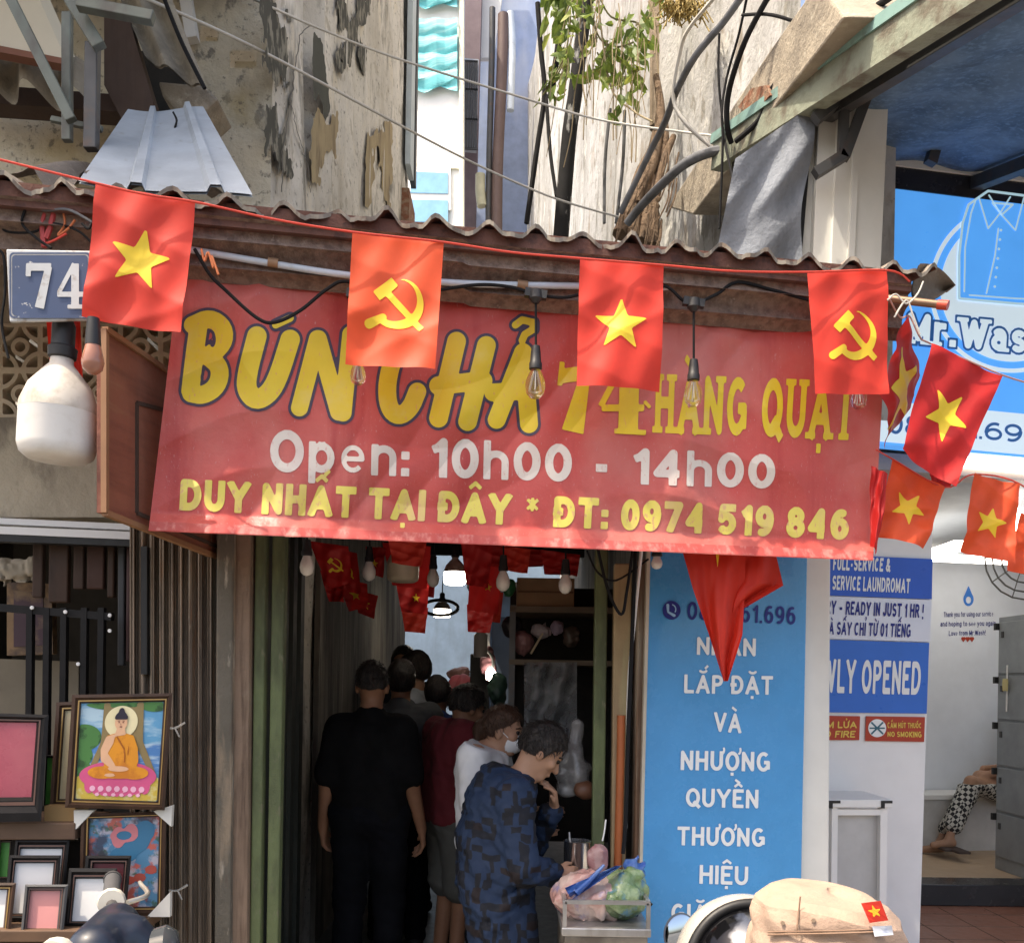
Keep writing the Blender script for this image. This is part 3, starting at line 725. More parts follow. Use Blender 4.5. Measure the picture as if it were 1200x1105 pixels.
# ------------------------------------------------------------------ building right of the alley and the laundry in it
RB = thing('white_plaster_house', 'stained white plaster house on the right whose long wall runs back along the alley', 'house', (3, 9, 0))
RWX = SidePlane(1.72, -.10)
def rw(u, v):
    Y = 4.3 + u * 14; z = 2.85 + v * 9
    return (1.72 - .10 * Y + .02 * math.sin(3 * Y + z) + (-.07 if 6.6 < Y < 7.0 else 0), Y, z)
m = MB().grid(rw, 70, 24)
m.quad((1.29, 4.3, 2.85), (1.75, 4.38, 2.85), (1.75, 4.38, 11.85), (1.29, 4.3, 11.85))
m.quad((1.29, 4.62, 2.85), (6, 5.52, 2.85), (6, 18.3, 2.85), (-.11, 18.3, 2.85))
m.build('wall', M_white_wall, RB)
LE = SidePlane(1.50, -.10)
m = MB().prism([LE.hit(958, -20), LE.hit(900, 62), LE.hit(782, 243), LE.hit(812, 252), LE.hit(905, 130), LE.hit(990, 20)], (.26, 0, 0))
m.build('ledge', M_concrete, RB, bevel=.01)
m = MB().prism([LE.hit(902, 100, -.004), LE.hit(884, 104, -.004), LE.hit(868, 126, -.004), LE.hit(878, 132, -.004), LE.hit(896, 124, -.004), LE.hit(906, 112, -.004)], (-.015, 0, 0))
m.build('broken_brick_patch', M_brick, RB)
m = MB()
m.tube([RWX.hit(770, -30, -.04), RWX.hit(772, 60, -.04), RWX.hit(772, 150, -.04)], .07, 8)
m.build('stained_pilaster', mat('rust_streaked', (.22, .17, .12), .9, [(8, (2, 2, .2), .5, .65, (.10, .075, .05), .9), (6, (2, 2, .2), .6, .7, (.5, .46, .38), .7)], bump=.5), RB, smooth=True)

# ------------------------------------------------------------------ far houses at the end of the alley, above the roofs
FH = thing('far_white_house', 'sunlit white house with turquoise blinds at the end of the alley', 'house', F(505, 800, 14))
rotp = Plane(14.0, -.38)
Q = rotp.hit
m = MB().prism([Q(440, -60), Q(543, -60), Q(543, 300), Q(440, 300)], (0, .4, 0)); m.build('wall', mat('sunlit_white', (.85, .85, .84), .8, var=.03), FH)
m = MB()
for (xa, xb, ya, yb) in ((478, 536, 22, 106), (480, 536, -40, 8), (463, 472, -30, 20)):
    n = 26
    def bl(u, v):
        p = Q(xa + (xb - xa) * u, ya + (yb - ya) * v + 3 * math.sin(u * 9 + v * 30) * v, .10)
        return p + V((0, -.05 * abs(math.sin(v * n * .5)) - .02 * math.sin(u * 14), 0))
    m.grid(bl, 12, n * 2)
m.build('turquoise_blind', mat('turquoise_cloth', (.13, .52, .56), .7, [(3, (.4, .4, 6), .5, .65, (.40, .72, .72), .8)]), FH)
WN = MB().prism([Q(474, 194, .06), Q(528, 197, .06), Q(528, 246, .06), Q(474, 246, .06)], (0, .1, 0)).build('window', M_white_p, FH)
m = MB().prism([Q(481, 201, .075), Q(525, 203, .075), Q(525, 227, .075), Q(481, 226, .075)], (0, .03, 0)).prism([Q(481, 234, .075), Q(525, 235, .075), Q(525, 260, .075), Q(481, 260, .075)], (0, .03, 0))
m.build('pane', mat('blue_pane', (.20, .42, .62), .2), WN)
m = MB().prism([Q(470, 190, .05), Q(541, 195, .05), Q(541, 198, .05), Q(470, 193, .05)], (0, .1, 0)).prism([Q(538, -60, .1), Q(543, -60, .1), Q(543, 280, .1), Q(538, 280, .1)], (0, .2, 0)).prism([Q(473, -60, .12), Q(477, -60, .12), Q(477, 100, .12), Q(473, 100, .12)], (0, .2, 0))
m.build('trim', mat('pale_yellow_trim', (.78, .76, .62), .7), FH)
BH = thing('far_brown_house', 'brown house with a barred balcony between the white house and the right wall', 'house', F(570, 800, 16))
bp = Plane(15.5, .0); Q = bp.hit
m = MB().prism([Q(540, -60), Q(566, -60), Q(562, 80), Q(556, 300), Q(540, 300)], (0, .3, 0)); m.build('wall', mat('far_house_brown', (.20, .15, .16), .8), BH)  # even brown base colour
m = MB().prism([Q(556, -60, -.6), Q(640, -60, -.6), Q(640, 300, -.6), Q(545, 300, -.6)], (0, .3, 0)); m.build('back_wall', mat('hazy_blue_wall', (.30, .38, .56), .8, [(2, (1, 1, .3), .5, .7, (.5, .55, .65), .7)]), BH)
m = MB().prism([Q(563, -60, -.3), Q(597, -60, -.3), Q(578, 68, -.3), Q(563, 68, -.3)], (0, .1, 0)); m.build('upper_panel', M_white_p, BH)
m = MB().prism([Q(541, 68, .3), Q(561, 70, .3), Q(558, 176, .3), Q(540, 174, .3)], (0, .1, 0)); BY = m.build('balcony', mat('balcony_grey', (.42, .45, .50), .7), BH)
m = MB()
for i in range(7): m.bar(Q(542 + i * 2.8, 72, .34), Q(541 + i * 2.8, 174, .34), .03, .03)
for y in (72, 105, 140, 174): m.bar(Q(541, y, .34), Q(560, y + 1, .34), .03, .03)
m.build('grille', M_steel_d, BY)
for (pts, r, mm, nm) in (([(577, 10), (576, 80), (573, 200), (572, 300)], .05, M_steel_d, 'steel_pipe'), ([(590, 18), (588, 90), (583, 200), (582, 300)], .09, mat('brown_duct', (.13, .085, .075), .6), 'duct'),
                         ([(598, 15), (600, 60), (598, 130)], .06, M_pvc, 'drain_pipe'), ([(563, 205), (563, 225), (565, 242)], .08, mat('cream_pipe', (.50, .48, .34), .6), 'vent_pipe')):
    MB().tube([bp.hit(x, y, .6) for x, y in pts], r, 10).build(nm, mm, BH, smooth=True)

# ------------------------------------------------------------------ the corrugated roof over the alley mouth
RF = thing('corrugated_roof', 'wavy old fibre cement roof edge above the red banner', 'roof', ROOF.hit(560, 252))
pitch = .1530
ea, eb = ROOF.hit(-70, 203), ROOF.hit(1100, 318)
sl_ = (eb.z - ea.z) / (eb.x - ea.x); ea = V((-3.2, ea.y, ea.z + sl_ * (-3.2 - ea.x)))
ph0 = ROOF.hit(138, 200).x
def rz(X): return ea.z + (eb.z - ea.z) * (X - ea.x) / (eb.x - ea.x)
def wav(X):
    k = (X - ph0) / pitch; a = .0185 + .005 * math.sin(math.floor(k + .5) * 2.7)
    return a * math.cos(2 * math.pi * k) + .0065 * math.cos(4 * math.pi * k) + .0015 * math.sin(X * 90) + .003 * math.sin(X * 11)
def roofpt(u, v, dz=0):
    X = ea.x + (eb.x - ea.x) * u; D = ROOF.D + (.010 * math.sin(X * 31) + .006 * math.sin(X * 97) + .012 * (1 if math.sin(X * 7.3) > .55 else 0)) * (1 - v) + 1.25 * v
    return V((X + .0, D + .19 * X, rz(X) + wav(X) + .27 * v + dz))
nU = 360
m = MB().grid(lambda u, v: roofpt(u, v), nU, 6); m.build('sheet', M_asb, RF, smooth=True)
m = MB().grid(lambda u, v: roofpt(u, v * .98 + .003, -.010), nU, 6); m.build('sheet_underside', M_rustunder, RF, smooth=True)
m = MB()
for i in range(nU):
    a, b = roofpt(i / nU, 0), roofpt((i + 1) / nU, 0); k = V((0, 0, -.0125))
    m.quad(a + V((0, -.001, .001)), b + V((0, -.001, .001)), b + k, a + k)
m.build('cut_edge', mat('pale_cut_edge', (.25, .225, .19), .95, [(30, (1, 1, 1), .45, .65, (.16, .12, .09), .9)]), RF)
# grainy soffit sheet with ridges running along the eave
def sof(u, v):
    X = ea.x + (ROOF.hit(1072, 330).x - ea.x) * u
    zz = rz(X) - .053 - .14 * v + .012 * math.cos(v * 2 * math.pi * 2.2)
    yy = ROOF.D + .02 + .10 * v + .018 * math.sin(v * 2 * math.pi * 2.2)
    if v == 0: yy -= .01
    return V((X, yy + .19 * X + (.006 if X > -.165 else 0), zz - (.006 if X > -.165 else 0)))
MB().grid(sof, 220, 26).build('soffit', M_soffit, RF, smooth=True, fix=False)
m = MB().prism([sof(0, 0) + V((0, .01, .05)), sof(1, 0) + V((0, .01, .05)), sof(1, 0) + V((0, .01, -.02)), sof(0, 0) + V((0, .01, -.02))], (0, .05, 0))
m.build('eave_batten', mat('red_brown_batten', (.13, .06, .045), .9, [(25, (1, 1, 1), .5, .65, (.07, .035, .03), .9)], bump=.4), RF)
e = Plane(2.97)
m = MB()
def tail(u, v):
    x = 1078 + 58 * u; y0 = 309 + 12 * u * u - 6 * math.sin(u * 3); y1 = 352 - 34 * u ** 1.6
    p = e.hit(x, y0 + (y1 - y0) * v); return p + V((0, .06 * math.sin(v * 3) + .10 * u, 0))
m.grid(tail, 14, 10); m.grid(lambda u, v: tail(u, v) + V((0, .012, .0)), 14, 10)
m.build('broken_end_sheet', M_asb, RF, smooth=True)
m = MB()                                            # ridge piece over the left end
m.grid(lambda u, v: roofpt(.005 + (-70 + 0) * 0 + .352 + u * .10, .10 + v * .45) + V((0, 0, .05 + .16 * math.sin(v * 1.57) + .012 * math.sin(u * 40))), 40, 8)
m.build('ridge_piece', M_asb, RF, smooth=True)
# tin sheet over the roof
TS = [ROOF.hit(112, 187, -.15), F(187, 130, 3.35), F(233, 131, 3.45), F(262, 166, 3.42), ROOF.hit(292, 216, -.15), ROOF.hit(292, 226, -.12), ROOF.hit(112, 205, -.12)]
def tin(u, v):
    tl, tr, br, bl = F(150, 128, 3.55), F(238, 128, 3.62), ROOF.hit(296, 232, -.05), ROOF.hit(92, 212, -.05)
    p = tl * (1 - u) * (1 - v) + tr * u * (1 - v) + br * u * v + bl * (1 - u) * v
    s = (u * 2.1 + .55) % 1; return p + V((.0, -.0, .022 * (1 if .12 < s < .3 else 0) - .01 * math.sin(u * 5)))
m = MB().grid(tin, 48, 6).grid(lambda u, v: tin(u, v) + V((0, .004, -.006)), 48, 6)
solo(m, 'tin_sheet', M_tin, 'bright galvanised tin sheet with a fold lying over the left end of the wavy roof', 'tin sheet')
solo(MB().tube([F(203, 132, 3.42), F(207, 141, 3.40), F(205, 150, 3.38)], .004, 6), 'wire_hook', M_cable, 'small dark wire hook on the top edge of the tin sheet', 'wire')

# ------------------------------------------------------------------ brackets, old awning and panels in the upper left corner
def bars(lst, Y):
    m = MB()
    for (x0, y0, x1, y1, wd) in lst: m.bar(F(x0, y0, Y), F(x1, y1, Y), wd * Y / FPX, wd * Y / FPX * .8, up=(0, -1, .2))
    return m
g = 'steel bracket bars in the upper left corner'
for (l, Y, lb) in (([(10, -6, 84, 142, 12)], 3.05, 'long diagonal grey green steel bar in the upper left corner'), ([(79, 16, 79, 166, 11)], 3.12, 'left upright steel bar of the bracket above the roof'),
                   ([(80, -4, 117, 56, 15)], 3.0, 'short diagonal steel bar meeting the right upright of the bracket'), ([(109, 52, 107, 176, 15)], 3.08, 'right dark upright steel bar of the bracket above the roof'),
                   ([(60, 140, 120, 152, 7)], 3.2, 'thin rusty cross bar between the two bracket uprights'), ([(92, 5, 180, 22, 14)], 2.95, 'level grey green beam end at the top left edge')):
    solo(bars(l, Y), 'steel_bar', M_steel_g if 'dark' not in lb else M_steel_d, lb, 'steel bar', g, bevel=.003)
solo(MB().prism([F(-60, -60, 3.5), F(20, -60, 3.5), F(77, 70, 3.5), F(-60, 42, 3.5)], (.02, .03, .03)), 'cream_panel', M_cream, 'smooth cream panel behind the steel brackets in the top left corner', 'panel')
solo(MB().prism([F(-60, 42, 3.48), F(77, 69, 3.48), F(77, 76, 3.48), F(-60, 50, 3.48)], (0, .05, 0)), 'rusty_batten', mat('rust_red', (.20, .085, .055), .9), 'rusty red batten along the lower edge of the cream panel', 'batten')
m = MB(); m.grid(lambda u, v: F(-60 + 165 * u, 52 + 24 * u + (44 + 8 * math.sin(u * 19)) * v, 3.62) + V((0, .05 * math.sin(u * 19), 0)), 40, 4)
solo(m, 'old_awning_sheet', M_fib, 'grey wavy fibre cement sheet hanging below the cream panel', 'roof sheet', smooth=True)
solo(MB().prism([F(-60, 96, 3.75), F(150, 112, 3.75), F(150, 132, 3.75), F(-60, 118, 3.75)], (0, .1, 0)), 'dark_timber', M_wood_d, 'dark brown timber under the grey wavy sheet at left', 'beam')
solo(MB().prism([F(-60, 116, 3.95), F(160, 128, 3.95), F(160, 205, 3.95), F(-60, 205, 3.95)], (0, .1, 0)), 'stained_parapet', M_palewall, 'pale stained parapet behind the steel uprights above the roof', 'wall')
solo(MB().prism([F(122, 20, 3.7), F(150, 20, 3.7), F(180, 120, 3.7), F(178, 146, 3.7), F(150, 154, 3.7), F(122, 100, 3.7)], (0, .06, 0)), 'brown_board', M_wood_d, 'slanting dark brown board right of the steel uprights', 'board')
def fs(u, v):
    tl, tr, br, bl = (128, -30), (190, -30), (244, 108), (170, 66)
    x, y = bil((tl, tr, br, bl), u, v); return F(x, y, 3.85 - .2 * v) + V((0, .03 * math.sin(u * 12), .0))
m = MB().grid(fs, 24, 10).grid(lambda u, v: fs(u, v) + V((0, .015, 0)), 24, 10)
solo(m, 'torn_roof_sheet', M_fib, 'broken wavy sheet of grey brown roofing leaning on the pale pillar', 'roof sheet', smooth=True)
m = MB(); m.prism([F(185, 95, 3.8), F(238, 100, 3.8), F(256, 116, 3.8), F(236, 134, 3.8), F(205, 128, 3.8), F(190, 112, 3.8)], (0, .2, 0))
solo(m, 'rubble_lump', M_concrete, 'lump of broken cement under the torn roof sheet', 'rubble', bevel=.01)
solo(MB().prism([F(160, 60, 4.1), F(200, 60, 4.1), F(230, 130, 4.1), F(150, 140, 4.1)], (0, .1, 0)), 'recess_shade_sheet', M_dark, 'black sheet standing in for the shade in the gap under the torn roof sheet', 'board')  # black sheet paints the darkness of the recess
solo(MB().tube([F(189, -10, 3.6), F(212, 48, 3.6), F(240, 104, 3.6)], .008, 6), 'edge_wire', M_cable, 'dark wire along the edge of the torn roof sheet', 'wire')
solo(MB().bar(F(212, -40, 4.2), F(226, 48, 4.2), .05, .05), 'pale_post', M_white_p, 'narrow pale post at the top beside the torn roof sheet', 'post')

ua = thing('unseen_shade_awning', 'unseen ribbed awning above the steel brackets, added to shade the left roof end', 'awning', (-2.2, 3.3, 4.75))  # out of view, added over the brackets to shade the upper left
m = MB(); m.grid(lambda u, v: V((-3.6 + 2.42 * u, 2.35 + 1.9 * v, 4.74 + .10 * v + .015 * math.sin(u * 90))), 120, 4); m.build('sheet', M_tin, ua, smooth=True)
m = MB()
for y in (2.45, 4.1): m.bar((-3.6, y, 4.69), (-1.18, y, 4.69), .05, .06)
m.build('rail', M_steel_g, ua)
# ================================================================== laundry shop on the right
LY = thing('laundry_shop', 'ivory and white laundry shopfront with an open bright room on the right', 'shop', (1.6, 5, 0))
PW, BW = Plane(4.80), Plane(7.45)
p = Plane(3.66)
m = MB().prism([p.hit(941, 560), p.hit(974, 560), p.hit(970, 1290), p.hit(935, 1290)], (.19 * .0 + .05, 1.15, 0))
m.build('front_pillar', M_ivory, LY, bevel=.008)
m = MB().prism([PW.hit(880, 560), PW.hit(1095, 560), PW.hit(1077, 1130), PW.hit(880, 1130)], (0, .07, 0))
m.build('poster_wall', mat('white_panel_wall', (.80, .80, .79), .5, var=.03), LY, bevel=.004)
p = Plane(3.76)                                       # grooved pilaster at the upper corner
m = MB()
for (xa, xb, off) in ((948, 962, .0), (962, 984, .05), (984, 1004, .075), (1004, 1010, .10), (1010, 1041, .085)):
    m.prism([p.hit(xa, 95, off), p.hit(xb, 95 if xb < 1010 else 118, off), p.hit(xb - 20, 545, off), p.hit(xa - 20, 545, off)], (0, .2, 0))
m.build('corner_pilaster', M_ivory, LY)
MB().prism([p.hit(935, 150, .04), p.hit(956, 110, .04), p.hit(936, 340, .04), p.hit(925, 340, .04)], (0, .1, 0)).build('shadow_gap', M_black, LY)
a = BW.hit(1085, 800); fl, ce = .27, 2.72
def bw(X, z, o=0): return BW.at(X, z, o)
m = MB().quad(bw(1.0, fl), bw(5.5, fl), bw(5.5, ce), bw(1.0, ce))
m.quad(bw(5.5, fl), V((5.5, 4.5, fl)), V((5.5, 4.5, ce)), bw(5.5, ce))
m.build('inner_wall', M_room, LY)
m = MB().quad(bw(.75, ce), bw(5.5, ce), V((5.5, 5.52, ce)), V((.75, 4.62, ce)))
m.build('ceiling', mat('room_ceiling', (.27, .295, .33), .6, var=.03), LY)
def stepY(X): return 6.35 + .02 * X
m = MB().quad((.9, stepY(.9), fl), (5.5, stepY(5.5), fl), bw(5.5, fl), bw(.9, fl)); m.build('inner_floor', M_tan, LY)
MB().prism([(1.2, stepY(1.2) - .01, .13), (5.5, stepY(5.5) - .01, .13), (5.5, stepY(5.5) - .01, fl + .005), (1.2, stepY(1.2) - .01, fl + .005)], (0, .25, 0)).build('door_step', M_blackstone, LY, bevel=.006)
m = MB()
g0 = .66
m.quad((1.0, 3.8, .128), (5.5, 3.8, .128), (5.5, stepY(5.5), .128), (1.0, stepY(1.0), .128)); m.build('porch_floor', M_redtile, LY)
m = MB()
for i in range(9): m.bar((1.0, 4.0 + i * .31, .1285), (5.5, 4.0 + i * .31, .1285), .006, .003)
for i in range(14): m.bar((1.05 + i * .31, 3.8, .1285), (1.05 + i * .31, 6.35, .1285), .006, .003)
m.build('tile_joint', mat('tile_grout', (.13, .09, .07), .9), LY)
p2 = Plane(4.40)                                     # fascia under the big sign, with a strip of light
m = MB().prism([p2.hit(900, 520), p2.hit(1400, 558), p2.hit(1400, 578), p2.hit(900, 540)], (0, .14, 0)); m.build('sign_fascia', mat('taupe_fascia', (.30, .25, .23), .5), LY)
M_tube = mat('lit_tube', (1, 1, 1), .5, emit=2.3, var=0)
LT = [(Plane(4.42), [(1122, 534), (1330, 552), (1330, 566), (1122, 546)], 'white light strip glowing under the blue shop sign'),]
for pl, q, lb in LT:
    solo(MB().prism([pl.hit(x, y, .05) for x, y in q], (0, .05, 0)), 'strip_light', M_tube, lb, 'strip light')
solo(MB().bar(F(1062, 660, 7.0), F(1127, 638, 5.9), .10, .05), 'tube_light', M_tube, 'glowing white tube light on the laundry ceiling', 'tube light')
solo(MB().bar(F(1180, 640, 6.4), F(1192, 600, 5.2), .09, .05), 'tube_light', M_tube, 'glowing tube light half hidden by the small flag at the right edge', 'tube light')

solo(MB().bar((4.6, 7.4, 2.62), (4.4, 5.9, 2.62), .10, .05), 'tube_light', M_tube, 'added tube light farther right, brightening the laundry room', 'tube light')  # added tube out of view, brightens the laundry room
solo(MB().bar((3.2, 7.5, 2.66), (4.4, 7.72, 2.66), .10, .05), 'tube_light', M_tube, 'added tube light close to the back wall, brightening the laundry room', 'tube light')  # second added tube, there to lift the room's brightness
def decal(plane, off): return lambda x, y: plane.hit(x, y, off)
M_blue = mat('sign_blue', (.03, .19, .62), .35, var=.05)
M_blue_d = mat('deep_sign_blue', (.015, .10, .52), .35, var=.05)
M_navy = mat('navy_print', (.012, .02, .20), .5, var=0)
M_wprint = mat('white_print', (.80, .82, .82), .5, var=0)
M_pwhite = mat('poster_white', (.70, .74, .82), .4, var=.03)
M_redsign = mat('red_sign', (.42, .045, .02), .4, var=.05)
M_yprint = mat('yellow_print', (.72, .50, .10), .5, var=0)
# posters on the white wall
def board(name, quad, off, m, label, cat, thick=.006, plane=PW):
    t = thing(name, label, cat, plane.hit(*quad[3], off))
    MB().prism([plane.hit(x, y, off) for x, y in quad], (0, thick, 0)).build('panel', m, t)
    return t
t = board('service_poster', [(930, 648), (1093, 655), (1092, 702), (930, 696)], .012, M_blue_d, 'blue poster with white words about laundry service, top one on the white wall', 'poster')
text('lettering', 'FULL-SERVICE &', [(977, 652), (1044, 654), (1043, 670), (976, 668)], decal(PW, .015), M_wprint, t, wd=.22)
text('lettering', 'SERVICE LAUNDROMAT', [(976, 674), (1067, 678), (1066, 695), (975, 691)], decal(PW, .015), M_wprint, t, wd=.2)
t = board('price_poster', [(930, 697), (1092, 703), (1090, 752), (930, 747)], .010, M_pwhite, 'white poster with blue words about drying time, between two blue posters', 'poster')
text('lettering', 'DRY – READY IN JUST 1 HR !', [(963, 703), (1083, 708), (1082, 724), (962, 719)], decal(PW, .013), M_navy, t, wd=.2)
text('lettering', 'VÀ SẤY CHỈ TỪ 01 TIẾNG', [(966, 728), (1068, 731), (1067, 747), (965, 743)], decal(PW, .013), M_navy, t, wd=.19)
t = board('opening_poster', [(930, 748), (1089, 753), (1086, 836), (930, 834)], .012, mat('mid_sign_blue', (.025, .15, .58), .35, var=.05), 'large blue poster reading NEWLY OPENED on the white wall', 'poster')
text('lettering', 'NEWLY OPENED', [(942, 771), (1080, 775), (1078, 814), (941, 811)], decal(PW, .015), M_wprint, t, wd=.19)
t = board('fire_sign', [(940, 838), (1008, 839), (1007, 867), (940, 867)], .012, M_redsign, 'small red no fire sign beside the ivory pillar', 'sign')
text('lettering', 'CẤM LỬA', [(952, 845), (1004, 845), (1004, 853), (951, 853)], decal(PW, .015), M_yprint, t, wd=.2, cell=.06)
text('lettering', 'NO FIRE', [(958, 856), (1003, 856), (1002, 864), (957, 864)], decal(PW, .015), M_yprint, t, wd=.2, cell=.06)
t = board('smoking_sign', [(1015, 839), (1084, 840), (1083, 869), (1014, 868)], .012, M_redsign, 'small red no smoking sign with a round white symbol below the NEWLY OPENED poster', 'sign')
text('lettering', 'CẤM HÚT THUỐC', [(1040, 846), (1080, 847), (1080, 853), (1040, 853)], decal(PW, .015), M_yprint, t, wd=.2, cell=.07)
text('lettering', 'NO SMOKING', [(1040, 857), (1080, 857), (1080, 864), (1040, 863)], decal(PW, .015), M_yprint, t, wd=.2, cell=.07)
m = MB(); add_fill(m, ell_sdf(1028, 853, 10.5, 10.5), (1016, 1040, 841, 865), .8, decal(PW, .0150)); m.build('symbol_disc', M_wprint, t, fix=False)
m = MB(); add_fill(m, stroke_sdf([([(1021, 846), (1035, 860)], 2), ([(1021, 860), (1035, 846)], 2), ([(1019, 853), (1037, 853)], 1.6)]), (1016, 1040, 841, 865), .6, decal(PW, .0165)); m.build('crossed_cigarette', mat('dark_teal_print', (.03, .12, .16), .5), t, fix=False)
m = MB()
for (q) in ([(940, 836), (1008, 837), (1008, 839), (940, 838)], [(940, 866), (1007, 867), (1007, 869), (940, 868)]): m.prism([PW.hit(x, y, .0165) for x, y in q], (0, .003, 0))
# message on the inner wall
t = thing('wall_message', 'printed thank you message with a blue drop logo on the inner laundry wall', 'wall decal', BW.hit(1130, 750))
for s_, q in (('Thank you for using our service', [(1106, 717), (1164, 716), (1164, 722), (1106, 723)]), ('and hoping to see you again', [(1102, 728), (1167, 727), (1167, 733), (1102, 734)]), ('Love from Mr.Wash!', [(1112, 739), (1155, 738), (1155, 744), (1112, 745)])):
    text('lettering', s_, q, decal(BW, .004), M_navy, t, wd=.15, cell=.06)
m = MB(); add_fill(m, SUB(U(ell_sdf(1135, 702, 6, 8), poly_sdf([(1130, 698), (1135, 686), (1140, 698)])), ell_sdf(1135, 703, 3, 4)), (1126, 1144, 684, 714), .8, decal(BW, .004)); m.build('drop_logo', M_blue, t, fix=False)
for k in range(3):
    x = 1129 + 5 * k; m = MB(); add_fill(m, U(ell_sdf(x - 1, 748, 1.6, 1.8), ell_sdf(x + 1, 748, 1.6, 1.8), poly_sdf([(x - 2.4, 749), (x + 2.4, 749), (x, 752.5)])), (x - 4, x + 4, 744, 754), .5, decal(BW, .004)); m.build('red_heart', M_redsign, t, fix=False)
# white frame table in front of the posters
T = thing('white_frame_table', 'white boxy frame table standing between the ivory pillar and the poster wall', 'table', F(1005, 1250, 4.5))
tp = Plane(4.35)
m = MB().prism([tp.hit(972, 937), tp.hit(1046, 937), tp.hit(1046, 946), tp.hit(972, 946)], (0.0, .40, 0)); m.build('tabletop', M_white_p, T, bevel=.004)
for (x0, x1, yy) in ((975, 982, 946), (1032, 1040, 946)):
    MB().prism([tp.hit(x0, yy, -.02), tp.hit(x1, yy, -.02), tp.hit(x1 - 3, 1240, -.02), tp.hit(x0 - 3, 1240, -.02)], (0, .04, 0)).build('leg', M_white_p, T)
MB().prism([tp.hit(982, 948, -.021), tp.hit(1032, 948, -.021), tp.hit(1032, 955, -.021), tp.hit(982, 955, -.021)], (0, .035, 0)).build('apron', M_white_p, T)
MB().prism([tp.hit(982, 955, -.06), tp.hit(1032, 955, -.06), tp.hit(1029, 1230, -.06), tp.hit(979, 1230, -.06)], (0, .01, 0)).build('back_panel', mat('grey_panel', (.45, .45, .44), .5), T)
m = MB()
for x in (972, 1033): m.prism([tp.hit(x, 938, .006), tp.hit(x + 13, 938, .006), tp.hit(x + 13, 941, .006), tp.hit(x + 4, 941, .006), tp.hit(x + 4, 947, .006), tp.hit(x, 947, .006)], (0, .05, 0)).build('corner_bracket', M_black, T); m = MB()
# bench along the inner wall
t = thing('wall_bench', 'low white bench box along the inner laundry wall', 'bench', F(1125, 990, 8))
A, B = BW.hit(1040, 905), BW.hit(1185, 935)
m = MB().prism([bw(1.9, .27, .38), bw(4.2, .27, .38), bw(4.2, .70, .38), bw(1.9, .70, .38)], (0, .36, 0)); m.build('bench_box', mat('bench_white', (.55, .54, .52), .6), t)
m = MB().prism([bw(1.9, .70, .40), bw(4.2, .70, .40), bw(4.2, .735, .40), bw(1.9, .735, .40)], (0, .38, 0)); m.build('bench_top', M_white_p, t)
# grey lockers
t = thing('locker_cabinet', 'grey steel locker cabinet with small doors at the right edge', 'locker', (3.9, 6.8, fl))
pa, pb = F(1166, 1003, 7.05), F(1300, 1060, 5.75)
A, B = V((pa.x, pa.y, fl)), V((pb.x, pb.y, fl)); dr = (B - A).normalized(); nn = V((dr.y, -dr.x, 0))
if nn.y > 0: nn = -nn
A, B = A, A + dr * 1.35
H = 1.88
m = MB().prism([A, B, B + V((0, 0, H)), A + V((0, 0, H))], -nn * .42); m.build('cabinet', mat('locker_grey', (.30, .325, .34), .45, metal=.2), t, bevel=.004)
lk = MATS['locker_grey']
rows = [(.10, .42), (.44, .76), (.78, 1.10), (1.12, 1.44), (1.46, 1.84)]
for i, (z0, z1) in enumerate(rows):
    for k in range(3):
        u0, u1 = .03 + k * .44, .44 + k * .44
        q = [A + dr * u0 + V((0, 0, z0)), A + dr * u1 + V((0, 0, z0)), A + dr * u1 + V((0, 0, z1)), A + dr * u0 + V((0, 0, z1))]
        d = MB().prism([x + nn * .012 for x in q], -nn * .01).build('locker_door', lk, t, bevel=.004)
        c = A + dr * (u0 + .05) + V((0, 0, z1 - .07)) + nn * .014
        MB().bar(c, c + V((0, 0, -.045)), .025, .012, up=tuple(nn)).build('keyhole', M_steel_d, d)
        c = A + dr * (u0 - .02) + V((0, 0, z1 - .03)) + nn * .016
        if k == 0: MB().box(c, .04, .03, .05).build('hinge', M_black, d)
c = A + dr * .16 + V((0, 0, 1.42)) + nn * .02
t2 = thing('locker_tag', 'small yellow tag hanging on a string from a locker door', 'tag', c)
MB().tube([c + V((0, 0, .1)), c + V((0, 0, -.24))], .006, 6).build('string', M_white_p, t2)
m = MB(); m.prism([c + dr * x + V((0, 0, z)) + nn * .01 for x, z in ((-.03, 0), (.03, 0), (.035, -.03), (.03, -.09), (-.03, -.09), (-.035, -.03))], nn * .006); m.build('card', mat('tag_yellow', (.62, .53, .25), .6), t2)
# fan edge near the ceiling
t = thing('ceiling_fan', 'dark wire guard of a wall fan at the right edge under the small flag', 'fan', F(1195, 680, 6.2))
m = MB()
for r in (.10, .16, .22, .27): m.tube([F(1200, 655, 6.2) + V((math.cos(a) * r, -.02, math.sin(a) * r)) for a in [2 * math.pi * i / 20 for i in range(21)]], .006, 5, smooth=False)
for i in range(10): 
    a = i * .628; m.tube([F(1200, 655, 6.2), F(1200, 655, 6.2) + V((math.cos(a) * .27, -.02, math.sin(a) * .27))], .004, 4)
m.build('guard', M_steel_d, t)
m = MB().lathe([(0, 0), (.06, 0), (.06, .1), (0, .1)], F(1200, 655, 6.25), (0, 1, 0)); m.build('motor', M_steel_d, t)

